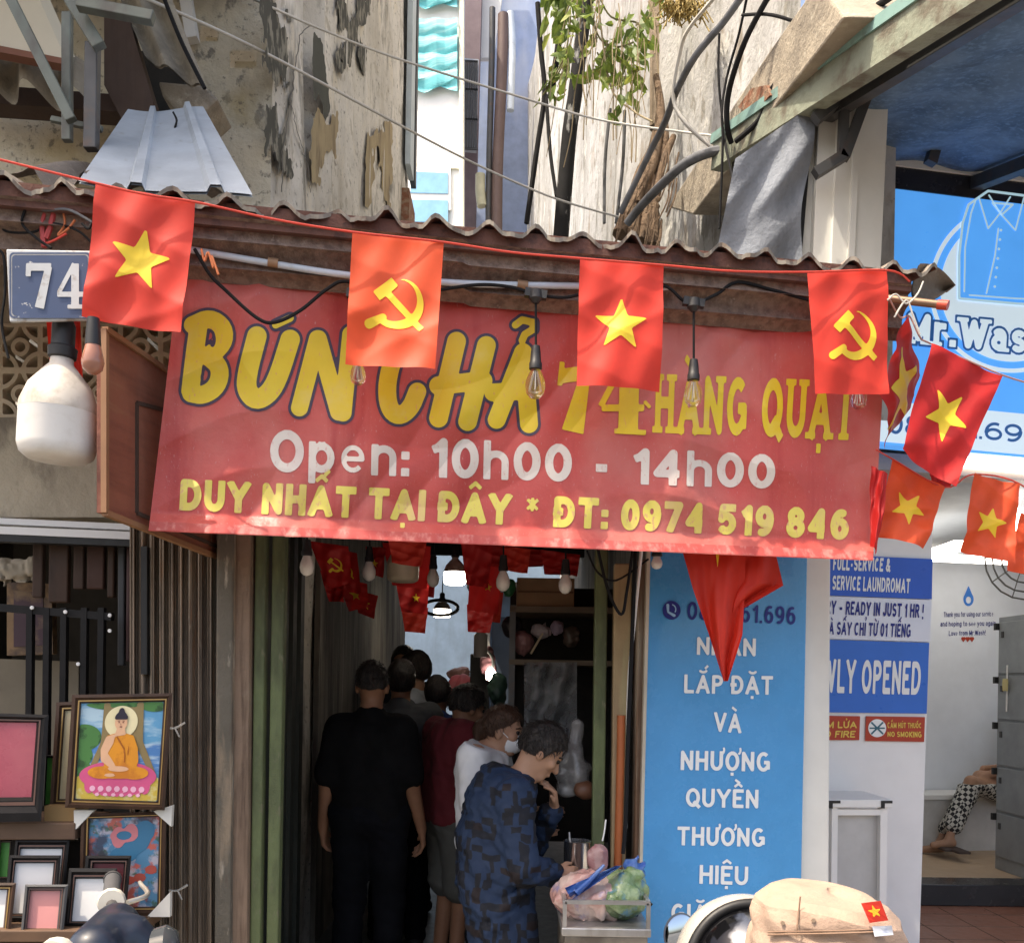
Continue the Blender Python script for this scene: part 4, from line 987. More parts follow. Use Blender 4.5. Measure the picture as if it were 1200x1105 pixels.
# ------------------------------------------------------------------ awning with blue underside
AW = thing('blue_awning', 'sloping awning with a dirty blue underside above the laundry sign', 'awning', F(1000, 100, 4))
b0, b1 = F(846, 186, 4.60), F(1150, -12, 2.95)
d = (b1 - b0).normalized(); side = V((1, .19, 0)).normalized()
def aw(s, t_, dz=0): return b0 + (b1 - b0) * s + side * t_ + V((0, 0, dz))
m = MB().bar(aw(-.02, 0, .02), aw(1.3, 0, .02), .07, .135); m.build('edge_beam', mat('mossy_beam', (.23, .25, .19), .8, [(8, (1, 1, 1), .48, .64, (.13, .11, .08), .9), (5, (1, 1, 1), .58, .7, (.25, .33, .29), .7)], bump=.4), AW)
m = MB().bar(aw(-.02, -.02, .10), aw(1.3, -.02, .10), .05, .045); m.build('drip_edge', mat('turquoise_edge', (.20, .34, .31), .6, [(9, (1, 1, 1), .5, .7, (.1, .12, .1), .7)]), AW)
m = MB().bar(aw(.25, .12, -.01), aw(1.3, .12, -.01), .05, .07); m.build('inner_beam', M_steel_d, AW)
M_awn = mat('dirty_blue_sheet', (.11, .18, .27), .7, [(5, (1, 1, 1), .42, .66, (.045, .085, .145), .9), (40, (1, 1, 1), .50, .66, (.15, .25, .38), .7), (2, (1, 1, 1), .62, .75, (.03, .035, .045), .8)])
def sh(u, v): return aw(.06 + 1.3 * u, .06 + 4.2 * v, .03 + .012 * math.cos(v * 60))
MB().grid(sh, 4, 160).build('sheet', M_awn, AW, smooth=True)
m = MB()
for k in (1.25, 2.5): m.bar(aw(.10, k, -.03), aw(1.3, k, -.03), .06, .06)
m.build('rafter', M_steel_d, AW)
m = MB().bar(aw(.08, 0.0, -.04), aw(.08, 4.2, -.04), .08, .14); m.build('wall_rail', M_blackstone, AW)
solo(MB().bar(Plane(4.2).hit(1100, 158, .12), Plane(4.2).hit(1090, 192, .12), .04, .05).bar(Plane(4.2).hit(1092, 165, .13), Plane(4.2).hit(1102, 158, .13), .03, .05), 'sign_hook', M_steel_d, 'short dark steel hook holding the top of the blue shop sign', 'bracket')
t = thing('awning_bracket', 'triangular dark steel bracket holding the mossy awning beam on the ivory pilaster', 'bracket', F(985, 190, 4.2))
bk = lambda x, y: F(x, y, 3.84)
for a, b, wd in (((955, 204), (990, 182), .04), ((989, 186), (1019, 104), .04), ((990, 110), (987, 180), .035), ((955, 140), (1000, 105), .045)):
    MB().bar(bk(*a), bk(*b), wd, wd, up=(0, -1, 0)).build('strut', M_steel_d, t)
# loose tin sheet hanging left of the pilaster
def lt(u, v):
    tl, tr, br, bl = (862, 186), (954, 122), (938, 305), (838, 305)
    x, y = bil((tl, tr, br, bl), u, v)
    return Plane(3.68).hit(x + 4 * math.sin(v * 7) * u, y, .014 * math.sin(u * 9 + v * 4) + .006 * math.sin(v * 13 + u * 5) + .008 * (1 - 2 * abs(math.sin(u * 5 + v * 7))))
m = MB().grid(lt, 24, 30).grid(lambda u, v: lt(u, v) + V((0, .006, 0)), 24, 30)
solo(m, 'wrinkled_tin_sheet', mat('grey_tin', (.22, .24, .27), .95, [(4, (1, 1, .4), .45, .66, (.13, .145, .165), .9), (18, (1, 1, .5), .62, .72, (.27, .29, .31), .6)], metal=0, spec=.1, bump=.5), 'crumpled grey tin sheet hanging under the mossy beam left of the ivory pilaster', 'tin sheet', smooth=True)

# ------------------------------------------------------------------ big backlit shop sign
SG = Plane(4.24)
S = thing('shop_sign', 'large bright blue shop sign with a white shirt emblem and the name Mr.Wash', 'sign', SG.hit(1120, 520))
M_slit = mat('backlit_blue', (.05, .27, .74), .35, emit=.36, var=.04)
M_slitw = mat('backlit_white', (.50, .66, .82), .35, emit=.26, var=.02)
sq = [(1038, 192), (1420, 240), (1420, 556), (1016, 519)]
MB().prism([SG.hit(x, y) for x, y in sq], (0, .08, 0)).build('light_box', M_slit, S)
m = MB()
for q in ([(1038, 184), (1420, 231), (1420, 240), (1038, 192)], ): m.prism([SG.hit(x, y, .02) for x, y in q], (0, .10, 0))
m.build('sign_frame', M_ivory, S)
MB().prism([SG.hit(x, y, .004) for x, y in [(1021, 468), (1420, 506), (1420, 553), (1018, 516)]], (0, .003, 0)).build('white_band', M_slitw, S)
d4, d6, d8 = decal(SG, .004), decal(SG, .0065), decal(SG, .009)
m = MB()
cx, cy = 1186, 338
add_fill(m, U(ell_sdf(cx, cy, 84, 86), SUB(ell_sdf(cx, cy, 97, 99), ell_sdf(cx, cy, 92, 94))), (cx - 105, cx + 105, cy - 105, cy + 105), 3, d4); m.build('emblem_disc', M_slitw, S, fix=False)
# folded shirts: blue shapes with pale outlines
def outline(poly, wd, mm, mp, nm):
    m = MB(); xs = [q[0] for q in poly]; ys = [q[1] for q in poly]
    add_fill(m, stroke_sdf([(poly, wd)], False), (min(xs) - 6, max(xs) + 6, min(ys) - 6, max(ys) + 6), 1.2, mp); m.build(nm, mm, S, fix=False)
sh1 = [(1124, 350), (1124, 300), (1128, 262), (1135, 240), (1158, 224), (1236, 234), (1262, 250), (1262, 360), (1190, 356)]
m = MB(); add_fill(m, grow(poly_sdf(sh1), 1), (1110, 1275, 210, 372), 2, d6); m.build('shirt', M_slit, S, fix=False)
M_pale = mat('backlit_pale', (.38, .62, .78), .35, emit=.22, var=0)
outline(sh1 + [sh1[0]], 3, M_pale, d8, 'shirt_outline')
outline([(1130, 342), (1131, 290), (1138, 250), (1143, 236)], 2, M_pale, d8, 'shirt_outline')
outline([(1136, 346), (1190, 350), (1256, 352)], 2, M_pale, d8, 'shirt_outline')
outline([(1147, 231), (1158, 268), (1172, 250), (1190, 270), (1200, 232)], 2, M_pale, d8, 'collar_line')
outline([(1159, 229), (1172, 250), (1184, 231)], 2, M_pale, d8, 'collar_line')
outline([(1163, 238), (1187, 240), (1174, 252), (1163, 238)], 2.4, M_pale, d8, 'collar_line')
outline([(1170, 268), (1166, 300), (1156, 344)], 2, M_pale, d8, 'placket_line')
for k in range(7):
    m = MB(); add_fill(m, ell_sdf(1173 - k * 1.2, 270 + k * 11, 1.6, 1.6), (1160, 1180, 264, 344), .7, d8); m.build('button', M_pale, S, fix=False)
nq = [(1064, 366), (1228, 381), (1226, 417), (1062, 402)]
M_slitb = mat('backlit_navy', (.02, .13, .42), .4, emit=.08, var=0)
text('name_outline', 'Mr.Wash', nq, d8, M_slitb, S, wd=.24, slab=.13, gap=.12, grow_=.07)
text('name_lettering', 'Mr.Wash', nq, decal(SG, .0115), M_slitw, S, wd=.24, slab=.13, gap=.12)
m = MB(); add_fill(m, ell_sdf(1017, 492, 15, 17), (996, 1036, 470, 512), 1.5, d6); m.build('phone_disc', M_slit, S, fix=False)
m = MB(); add_fill(m, stroke_sdf([([(1011, 484), (1012, 496), (1022, 503)], 4)], False), (1003, 1030, 476, 508), 1, d8); m.build('phone_symbol', M_slitw, S, fix=False)
text('phone_number', '61.696', [(1110, 490), (1222, 500), (1221, 521), (1109, 511)], decal(SG, .0075), M_slitb, S, wd=.16)
text('phone_number', '08', [(1042, 485), (1078, 488), (1077, 511), (1041, 508)], decal(SG, .0075), M_slitb, S, wd=.16)

# ------------------------------------------------------------------ blue vertical notice panel
BP = thing('notice_panel', 'tall blue panel with white Vietnamese words beside the ivory pillar', 'sign', FAC.hit(845, 1150))
M_panel = mat('panel_blue', (.055, .30, .62), .28, [(1.3, (1, 1, .6), .52, .75, (.09, .36, .70), .7)], var=.06, coat=.2)
MB().prism([FAC.hit(765, 540), FAC.hit(948, 546), FAC.hit(936, 1200), FAC.hit(747, 1200)], (0, .04, 0)).build('panel', M_panel, BP, bevel=.003)
MB().prism([FAC.hit(760.5, 560, .004), FAC.hit(764.5, 560, .004), FAC.hit(748.5, 1200, .004), FAC.hit(745, 1200, .004)], (0, .04, 0)).build('edge_trim', mat('cream_trim', (.52, .47, .38), .6), BP)
dp = decal(FAC, .004)
for s_, q in (('NHẬN', (817, 886, 747, 768)), ('LẮP ĐẶT', (802, 906, 791, 813)), ('VÀ', (837, 869, 835, 858)), ('NHƯỢNG', (798, 903, 880, 903)), ('QUYỀN', (804, 889, 924, 946)), ('THƯƠNG', (794, 897, 969, 991)), ('HIỆU', (820, 877, 1014, 1036)), ('GIẶT', (787, 846, 1059, 1081))):
    a, b, c, d_ = q
    text('lettering', s_, [(a, c - 1), (b, c + 1), (b - .5, d_ + 1), (a - .5, d_ - 1)], dp, M_wprint, BP, wd=.185)
text('phone_number', '08', [(806, 705), (832, 706), (831, 727), (805, 726)], dp, M_navy, BP, wd=.15)
text('phone_number', '61.696', [(869, 708), (933, 711), (932, 732), (868, 729)], dp, M_navy, BP, wd=.15)
m = MB(); add_fill(m, ell_sdf(787, 715, 10.5, 11), (774, 800, 702, 728), 1, dp); m.build('phone_disc', M_navy, BP, fix=False)
m = MB(); add_fill(m, stroke_sdf([([(782.5, 709), (783, 717), (790, 721)], [3.5, 2.2, 3.5]), (A_(786, 714, 6, 6, -70, 30, 6), 1.3)], False), (776, 798, 704, 726), .6, decal(FAC, .006)); m.build('phone_symbol', mat('sky_print', (.3, .55, .8), .5), BP, fix=False)

# ------------------------------------------------------------------ red banner
M_ban = mat('faded_red_vinyl', (.63, .10, .085), .40, [(1.4, (1, 1, .8), .45, .64, (.70, .25, .21), .85), (3, (2, 2, .15), .56, .72, (.44, .035, .038), .7), (160, (1, 1, .35), .63, .72, (.66, .30, .28), .7)], bump=.22, bscale=20, transl=.22, var=.08)  # pale tone mixes sun fading with light coming through the vinyl
M_bany = mat('faded_yellow_print', (.70, .53, .035), .5, [(2, (1, 1, 1), .45, .65, (.66, .44, .02), .9), (110, (1, 1, .35), .62, .70, (.62, .25, .15), .7), (6, (1, 1, 1), .55, .7, (.68, .53, .13), .7)], var=.08)
M_bany2 = mat('pale_yellow_print', (.72, .62, .13), .5, [(80, (1, 1, .5), .57, .66, (.64, .30, .2), .8), (6, (1, 1, .4), .5, .7, (.66, .46, .22), .8)], var=.06)
M_banw = mat('faded_white_print', (.68, .62, .55), .5, [(110, (1, 1, .4), .60, .68, (.62, .32, .28), .7), (6, (1, 1, .4), .5, .7, (.60, .48, .44), .7)], var=.05)
M_bano = mat('dark_outline_print', (.055, .04, .07), .5, var=.1)
BN = thing('shop_banner', 'wide faded red vinyl banner with yellow and white lettering hanging under the wavy roof', 'banner', BAN.hit(600, 660))
BQ = [(212, 312), (1041, 343), (1023, 657), (174, 622)]
def bdisp(px, py):
    u = (px - 190) / 840.0; yt = 318 + 26 * u; yb = 622 + 35 * u; v = (py - yt) / (yb - yt)
    d = .016 * math.sin(u * 9 + 1.2 * v + .4) * (.35 + .65 * v) + .010 * math.sin(u * 23 - 3 * v) * (1 - v) ** 2 + .006 * math.sin(u * 41 + v * 5 + math.sin(u * 17)) + .007 * math.sin(v * 7 + u * 13)
    d += .020 * math.exp(-((u - .13 - .05 * v) / .03) ** 2) * v + .013 * math.exp(-((u - .53 - .1 * (v - .5)) / .018) ** 2) * v - .012 * math.exp(-((u - .40 + .12 * v) / .025) ** 2) * (1 - v)
    d += .006 * (1 - 2 * abs(math.sin(u * 33 + 4 * v + 2 * math.sin(v * 5 + u * 7)))) * math.sin(u * 6 + v * 4) + .005 * (1 - 2 * abs(math.sin(v * 14 + u * 5 + 1.5 * math.sin(u * 12)))) * math.sin(u * 9 + 1)
    d -= .004 * math.sin(u * 260) * max(0, v - .9) * 3
    if v > .93: d += (v - .93) * .62
    return d
def bmap(off): return lambda x, y: BAN.hit(x, y, off + bdisp(x, y))
def bsurf(u, v):
    x, y = bil(BQ, u, v)
    sag = 7 * math.sin(u * math.pi * 6) ** 2 * (1 - v) ** 4 - 22 * math.exp(-(u / .03) ** 2) * (1 - v) ** 3
    return BAN.hit(x, y + sag, bdisp(x, y))
MB().grid(bsurf, 420, 150).build('sheet', M_ban, BN, smooth=True, fix=False)
MB().grid(lambda u, v: (lambda x, y: BAN.hit(x, y, bdisp(x, y) + .002))(*bil([(176, 611), (1024, 646), (1023, 656), (174, 621)], u, v)), 420, 3).build('hem', mat('worn_hem', (.55, .10, .09), .5, [(40, (1, 1, .2), .5, .65, (.68, .26, .23), .8)], transl=.2), BN, smooth=True, fix=False)
b3, b5 = bmap(.0018), bmap(.0030)
big = {'B': [[(233, 380), (228, 415), (223, 458)], [(226, 381), (246, 372), (263, 384), (262, 404), (243, 418)], [(243, 417), (259, 431), (255, 453), (238, 464), (224, 461)]],
       'U': [[(301, 394), (289, 440), (289, 458), (300, 470), (316, 461), (327, 440), (340, 398)]],
       'N': [[(372, 397), (351, 478)], [(373, 397), (397, 483)], [(411, 392), (402, 484)]],
       'C': [[(492, 412), (478, 401), (463, 412), (453, 448), (455, 478), (467, 489), (481, 479), (489, 459)]],
       'H': [[(535, 400), (514, 490)], [(570, 405), (548, 494)], [(514, 452), (566, 446)]],
       'A': [[(613, 413), (582, 492)], [(613, 413), (620, 497)], [(578, 460), (616, 458)]]}
wds = {'B': 21, 'U': 23, 'N': 20, 'C': 21, 'H': 22, 'A': 21}
mk = {'U': [[(323, 381), (340, 373)]], 'A': [[(604, 381), (612, 375), (625, 378), (625, 386), (615, 392), (612, 399)]]}
m1, m2 = MB(), MB()
def chaikin(p_):
    for _ in range(2):
        if len(p_) > 2: p_ = [p_[0]] + [q for a, b in zip(p_, p_[1:]) for q in ((a[0] * .75 + b[0] * .25, a[1] * .75 + b[1] * .25), (a[0] * .25 + b[0] * .75, a[1] * .25 + b[1] * .75))] + [p_[-1]]
    return p_
for k, st in big.items():
    st = [chaikin(s_) for s_ in st]; f = stroke_sdf([(s_, wds[k]) for s_ in st], False)
    if k in mk: f = U(f, stroke_sdf([(s_, 8.5) for s_ in mk[k]], False))
    if k == 'B': f = SUB(f, U(ell_sdf(249, 398, 4, 9), ell_sdf(240, 442, 5, 6)))
    ps = [q for s_ in st + mk.get(k, []) for q in s_]
    bx = (min(q[0] for q in ps) - 18, max(q[0] for q in ps) + 18, min(q[1] for q in ps) - 18, max(q[1] for q in ps) + 18)
    add_fill(m1, grow(f, 3.4), bx, 2.0, b3); add_fill(m2, f, bx, 1.6, b5)
m1.build('name_outline', M_bano, BN, fix=False); m2.build('name_lettering', M_bany, BN, fix=False)
m = MB()
add_fill(m, U(stroke_sdf([([(657, 441), (692, 436)], 17), ([(659, 424), (656, 452)], 6), ([(688, 430), (671, 506)], [10, 26])]), stroke_sdf([([(731, 425), (704, 476)], 7)])), (645, 760, 405, 512), 1.6, b3)
add_fill(m, stroke_sdf([([(738, 428), (736, 505)], 23), ([(705, 478), (755, 478)], 8), ([(755, 470), (762, 478)], 4), ([(720, 505), (757, 507)], 6)]), (698, 768, 420, 514), 1.6, b5)
m.build('number_lettering', M_bany, BN, fix=False)
text('street_lettering', 'HÀNG QUẠT', [(769, 438), (1004, 447), (999, 516), (767, 507)], b3, M_bany, BN, wd=.20, slab=.11, gap=.15)
text('hours_lettering', 'Open: 10h00 - 14h00', [(317, 503), (909, 533), (908, 573), (316, 553)], b3, M_banw, BN, wd=.215, gap=.11)
text('contact_lettering', 'DUY NHẤT TẠI ĐÂY * ĐT: 0974 519 846', [(212, 561), (996, 597), (994, 633), (210, 598)], b3, M_bany2, BN, wd=.25, gap=.10)

# ------------------------------------------------------------------ flags
def red(nm, c, amt=.3): return mat(nm, c, .55, [(3, (1, 1, 1), .45, .65, tuple(x * .7 for x in c), .7)], transl=amt, var=.06)
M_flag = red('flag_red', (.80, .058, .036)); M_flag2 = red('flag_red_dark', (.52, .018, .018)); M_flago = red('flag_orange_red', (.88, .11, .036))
M_star = mat('flag_yellow', (.92, .70, .06), .5, transl=.25, var=.05)
star = poly_sdf([(math.sin(i * math.pi / 5) * (1 if i % 2 == 0 else .40), -math.cos(i * math.pi / 5) * (1 if i % 2 == 0 else .40)) for i in range(10)])
_arc = A_(.02, .02, .80, .80, 88, -128, 22)
sickle = U(stroke_sdf([([(a, -b) for a, b in _arc], [.02 + .30 * min(1, (i / 13)) ** 1.0 - max(0, i - 16) * .018 for i in range(23)]), ([(-.42, .52), (-.88, .80)], [.26, .30])], False),
           stroke_sdf([([(-.30, -.30), (.92, .88)], .22), ([(-.68, -.16), (-.08, -.72)], .36)], True))
def flag(quad, Y, label, emblem='star', m=None, amp=.02, group='small flags strung along the roof edge', twist=0.0, es=.34, erot=0.0, Yb=None, seed=1, ec=(.5, .5), name='flag', plane=None):
    """flag between four photo points TL TR BR BL; Y depth of the upper edge, Yb of the lower edge"""
    Yb = Yb or Y
    cs = [F(*quad[0], Y), F(*quad[1], Y + twist), F(*quad[2], Yb + twist), F(*quad[3], Yb)] if plane is None else [plane.hit(*q) for q in quad]
    nrm = (cs[1] - cs[0]).cross(cs[3] - cs[0]).normalized()
    if nrm.y > 0: nrm = -nrm
    def S_(u, v, o=0):
        p_ = cs[0] * ((1 - u) * (1 - v)) + cs[1] * (u * (1 - v)) + cs[2] * (u * v) + cs[3] * ((1 - u) * v)
        w_ = amp * (math.sin(u * 4.2 + seed + v * 2.1) * (.3 + .7 * v) + .5 * math.sin(v * 6.5 + seed * 2 + u * 3) * v + .25 * math.sin(u * 13 + v * 7 + seed) + .22 * (1 - 2 * abs(math.sin(u * 3.1 + v * 4.7 + seed * 3 + .8 * math.sin(v * 6 + seed)))) + .16 * (1 - 2 * abs(math.sin(v * 8.3 - u * 2.2 + seed * 5))))
        return p_ + nrm * (w_ + o)
    t_ = thing(name, label, 'flag', S_(.5, 0), group)
    MB().grid(S_, 34, 42).build('cloth', m or M_flag, t_, smooth=True, fix=False)
    if emblem:
        asp = (cs[1] - cs[0]).length / (cs[3] - cs[0]).length
        ce_, se_ = math.cos(erot), math.sin(erot)
        f = star if emblem == 'star' else sickle
        for o in (.0016, -.0016):
            mb = MB(); add_fill(mb, f, (-1.15, 1.15, -1.15, 1.15), .06, lambda a, b: S_(ec[0] + (a * ce_ - b * se_) * es, ec[1] + (a * se_ + b * ce_) * es * asp, o))
            mb.build('yellow_star' if emblem == 'star' else 'hammer_and_sickle', M_star, t_, fix=False)
    return t_
def sY(px): dx, _ = ray(px, 300); return STRP.D / (1 - .19 * dx)
gF = 'flags strung in a row along the roof edge'
flag([(113, 215), (229, 237), (212, 390), (97, 372)], sY(170), 'leftmost hanging flag with a yellow star, beside the number plate', 'star', amp=.016, group=gF, es=.33, erot=.12, seed=1, twist=.02)
flag([(413, 272), (520, 285), (510, 435), (404, 424)], sY(465), 'hanging flag with hammer and sickle covering the middle of the big banner letters', 'sickle', m=M_flago, amp=.014, group=gF, es=.325, seed=2.2, twist=.02, ec=(.52, .5), Yb=sY(465) - .03)
flag([(680, 303), (778, 311), (774, 458), (676, 452)], sY(730), 'hanging flag with a yellow star in front of the banner number', 'star', amp=.014, group=gF, es=.335, erot=.02, seed=3.7, twist=.02)
flag([(947, 318), (1040, 316), (1043, 461), (955, 462)], sY(995), 'hanging flag with hammer and sickle at the right end of the banner', 'sickle', amp=.012, group=gF, es=.33, seed=5.1, twist=.02, ec=(.53, .52))
gR = 'flags strung towards the laundry shop'
flag([(1066, 370), (1078, 440), (1046, 528), (1032, 463)], 3.20, 'narrow dark red flag seen edge on beside the roof end', 'star', M_flag2, .02, gR, .25, .44, .4, 3.25, 4.4, (.5, .55))
flag([(1091, 403), (1176, 440), (1119, 571), (1055, 528)], 3.25, 'large tilted red flag with a star in front of the blue shop sign', 'star', m=mat('flag_red_mid', (.56, .022, .022), .55, transl=.3), amp=.02, group=gR, es=.34, erot=.42, seed=.6)
flag([(1046, 538), (1107, 571), (1082, 643), (1027, 627)], 3.4, 'orange red flag with a star just right of the banner corner', 'star', m=M_flago, amp=.02, group=gR, es=.33, erot=.4, seed=2.9)
flag([(1140, 555), (1195, 567), (1186, 661), (1129, 645)], 3.5, 'orange red flag with a star before the laundry ceiling', 'star', m=M_flago, amp=.02, group=gR, es=.33, erot=.15, seed=1.9, ec=(.5, .55))
flag([(1197, 600), (1250, 615), (1245, 690), (1183, 668)], 3.6, 'orange red flag cut off by the right picture edge', None, m=M_flago, amp=.02, group=gR, seed=3.3)
flag([(1022, 545), (1040, 555), (1030, 650), (1020, 640)], 3.3, 'dark red flag sliver peeping out behind the banner corner', None, m=M_flag2, amp=.02, group=gR, seed=4.3)
flag([(1088, 540), (1125, 552), (1112, 572), (1090, 566)], 3.55, 'folded dark red flag piece under the large tilted flag', None, m=M_flag2, amp=.02, group=gR, seed=6.3)
# big draped flag below the banner
def dpl(l, t_):
    n_ = len(l) - 1; t_ = t_ * n_; i = min(int(t_), n_ - 1); k = t_ - i; return (l[i][0] * (1 - k) + l[i + 1][0] * k, l[i][1] * (1 - k) + l[i + 1][1] * k)
def drape(lf, rt, Y):
    def f_(u, v):
        a, b = dpl(lf, v), dpl(rt, v)
        return F(a[0] * (1 - u) + b[0] * u, a[1] * (1 - u) + b[1] * u, Y + .022 * math.sin(u * 7 + v * 3) + .014 * (1 - 2 * abs(math.sin(u * 5 + v * 4))) + .006 * math.sin(u * 21 + v * 9))
    return f_
t = thing('draped_flag', 'large bright red flag drooping to a point in front of the blue notice panel', 'flag', F(850, 797, 3.34))
MB().grid(drape([(797, 636), (812, 690), (831, 744), (848, 798)], [(874, 636), (873, 690), (870, 744), (853, 798)], 3.33), 40, 44).build('cloth', mat('bright_red_cloth', (.66, .035, .018), .6, transl=.3), t, smooth=True, fix=False)
MB().grid(drape([(842, 636), (850, 680), (858, 718)], [(906, 636), (918, 686), (866, 716)], 3.37), 34, 34).build('folded_corner', mat('bright_red_cloth', (.66, .035, .018)), t, smooth=True, fix=False)
m = MB().prism([F(839, 648, 3.30), F(843, 648, 3.30), F(841, 664, 3.30)], (0, .004, 0)); m.build('yellow_star', M_star, t)
# flags inside the alley
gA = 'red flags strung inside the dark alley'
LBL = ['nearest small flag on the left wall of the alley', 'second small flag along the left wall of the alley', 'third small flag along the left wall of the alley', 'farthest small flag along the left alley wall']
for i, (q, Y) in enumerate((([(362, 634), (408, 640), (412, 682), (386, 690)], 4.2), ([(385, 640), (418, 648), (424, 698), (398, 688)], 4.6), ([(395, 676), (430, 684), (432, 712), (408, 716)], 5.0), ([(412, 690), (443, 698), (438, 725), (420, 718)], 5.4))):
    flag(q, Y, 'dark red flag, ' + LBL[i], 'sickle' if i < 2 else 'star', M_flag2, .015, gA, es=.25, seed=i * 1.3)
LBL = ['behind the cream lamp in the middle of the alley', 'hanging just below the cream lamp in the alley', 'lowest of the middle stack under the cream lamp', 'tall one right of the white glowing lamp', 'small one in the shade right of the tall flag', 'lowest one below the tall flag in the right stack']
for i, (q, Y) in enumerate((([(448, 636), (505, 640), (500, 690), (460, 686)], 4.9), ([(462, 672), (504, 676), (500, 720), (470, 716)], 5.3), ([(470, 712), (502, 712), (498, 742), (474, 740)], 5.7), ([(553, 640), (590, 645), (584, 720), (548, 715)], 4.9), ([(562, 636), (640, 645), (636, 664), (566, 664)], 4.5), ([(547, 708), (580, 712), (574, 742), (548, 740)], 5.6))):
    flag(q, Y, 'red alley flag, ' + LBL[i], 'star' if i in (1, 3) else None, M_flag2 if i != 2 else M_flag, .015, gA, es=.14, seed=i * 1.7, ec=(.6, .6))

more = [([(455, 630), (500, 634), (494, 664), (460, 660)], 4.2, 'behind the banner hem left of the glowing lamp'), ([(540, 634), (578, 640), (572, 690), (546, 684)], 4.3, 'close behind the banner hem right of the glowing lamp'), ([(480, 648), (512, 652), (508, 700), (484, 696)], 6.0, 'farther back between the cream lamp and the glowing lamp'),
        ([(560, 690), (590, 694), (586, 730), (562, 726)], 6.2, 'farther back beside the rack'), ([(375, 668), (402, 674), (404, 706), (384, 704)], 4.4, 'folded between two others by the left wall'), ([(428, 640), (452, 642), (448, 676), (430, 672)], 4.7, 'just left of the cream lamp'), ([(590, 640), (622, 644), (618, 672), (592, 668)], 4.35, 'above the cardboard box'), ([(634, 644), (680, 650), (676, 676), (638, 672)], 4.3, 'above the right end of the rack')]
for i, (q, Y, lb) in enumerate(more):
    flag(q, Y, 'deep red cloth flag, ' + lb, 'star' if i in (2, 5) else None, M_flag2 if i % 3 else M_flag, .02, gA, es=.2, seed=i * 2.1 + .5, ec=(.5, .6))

# ------------------------------------------------------------------ strings, pipe, lights
solo(MB().tube([STRP.hit(x, y, .01) for x, y in ((-30, 180), (113, 215), (170, 228), (229, 237), (320, 257), (413, 272), (520, 284), (600, 296), (680, 303), (778, 311), (860, 318), (947, 319), (1040, 317), (1066, 330))], .0032, 6), 'flag_string', mat('red_string', (.62, .06, .04), .6), 'thin red string along the roof edge carrying the front flags', 'string', smooth=True)
solo(MB().tube([F(x, y, Y) for x, y, Y in ((1042, 350, 3.05), (1055, 372, 3.15), (1066, 371, 3.2), (1078, 395, 3.2), (1091, 403, 3.25), (1176, 440, 3.25), (1230, 455, 3.3))], .003, 6), 'flag_string', mat('pale_string', (.45, .25, .22), .6), 'thin string with the tilted flags in front of the shop sign', 'string', smooth=True)
solo(MB().tube([F(x, y, Y) for x, y, Y in ((1027, 527, 3.3), (1046, 538, 3.4), (1107, 571, 3.4), (1140, 556, 3.5), (1195, 567, 3.5), (1250, 614, 3.6))], .003, 6), 'flag_string', MATS['red_string'], 'thin string with the orange red flags in front of the laundry room', 'string', smooth=True)
PP = Plane(3.03)
solo(MB().tube([PP.hit(x, y) for x, y in ((196, 288), (300, 306), (410, 323), (520, 331), (600, 334), (780, 337), (945, 343), (1050, 351))], .0105, 10), 'curtain_pipe', M_pvc, 'pale blue grey pipe under the roof edge holding the banner', 'pipe', smooth=True)
t = thing('pipe_end', 'brown metal pipe end with a red cap under the right roof corner', 'pipe', F(1080, 356, 3.1))
MB().tube([F(1040, 350, 3.2), F(1101, 357, 3.12)], .0135, 10).build('pipe', mat('brown_metal', (.23, .15, .10), .4, metal=.6), t, smooth=True)
MB().tube([F(1099, 357, 3.118), F(1111, 358, 3.10)], .016, 12).build('cap', mat('red_cap', (.5, .07, .04), .5), t, smooth=True)
g = 'joints on the pale pipe'
for i, (x, y) in enumerate(((320, 308), (612, 334), (846, 339))):
    solo(MB().tube([PP.hit(x - 6, y - 1), PP.hit(x + 6, y + 1)], .015, 10), 'pipe_clamp', mat('rusty_clamp', (.33, .20, .12), .6, metal=.3), ('rusty clamp on the pale pipe left of the hammer and sickle flag', 'rusty clamp on the pale pipe above the left pendant bulb', 'rusty clamp on the pale pipe right of the star flag')[i], 'clamp', g, smooth=True)
cable = [(228, 292), (246, 322), (264, 340), (300, 372), (322, 378), (352, 364), (382, 340), (406, 330), (450, 346), (500, 342), (560, 334), (600, 337), (627, 345), (660, 349), (690, 343), (740, 338), (778, 335), (800, 352), (813, 356), (840, 345), (864, 331), (905, 340), (950, 352), (1007, 360), (1045, 350)]
LC = Plane(3.0)
solo(MB().tube([LC.hit(x, y) for x, y in cable], .0055, 7), 'light_cable', M_cable, 'black cable of the bulb string looping under the roof edge', 'cable', smooth=True)
M_sock = mat('black_socket', (.02, .02, .021), .5, var=.2)
M_glass = mat('bulb_glass', (.95, .95, .95), .03, glass=True, var=0, alpha=.45)
M_fil = mat('bulb_filament', (.65, .62, .55), .4, metal=.4)
M_milk = mat('milky_bulb', (.72, .70, .66), .3, var=.03)
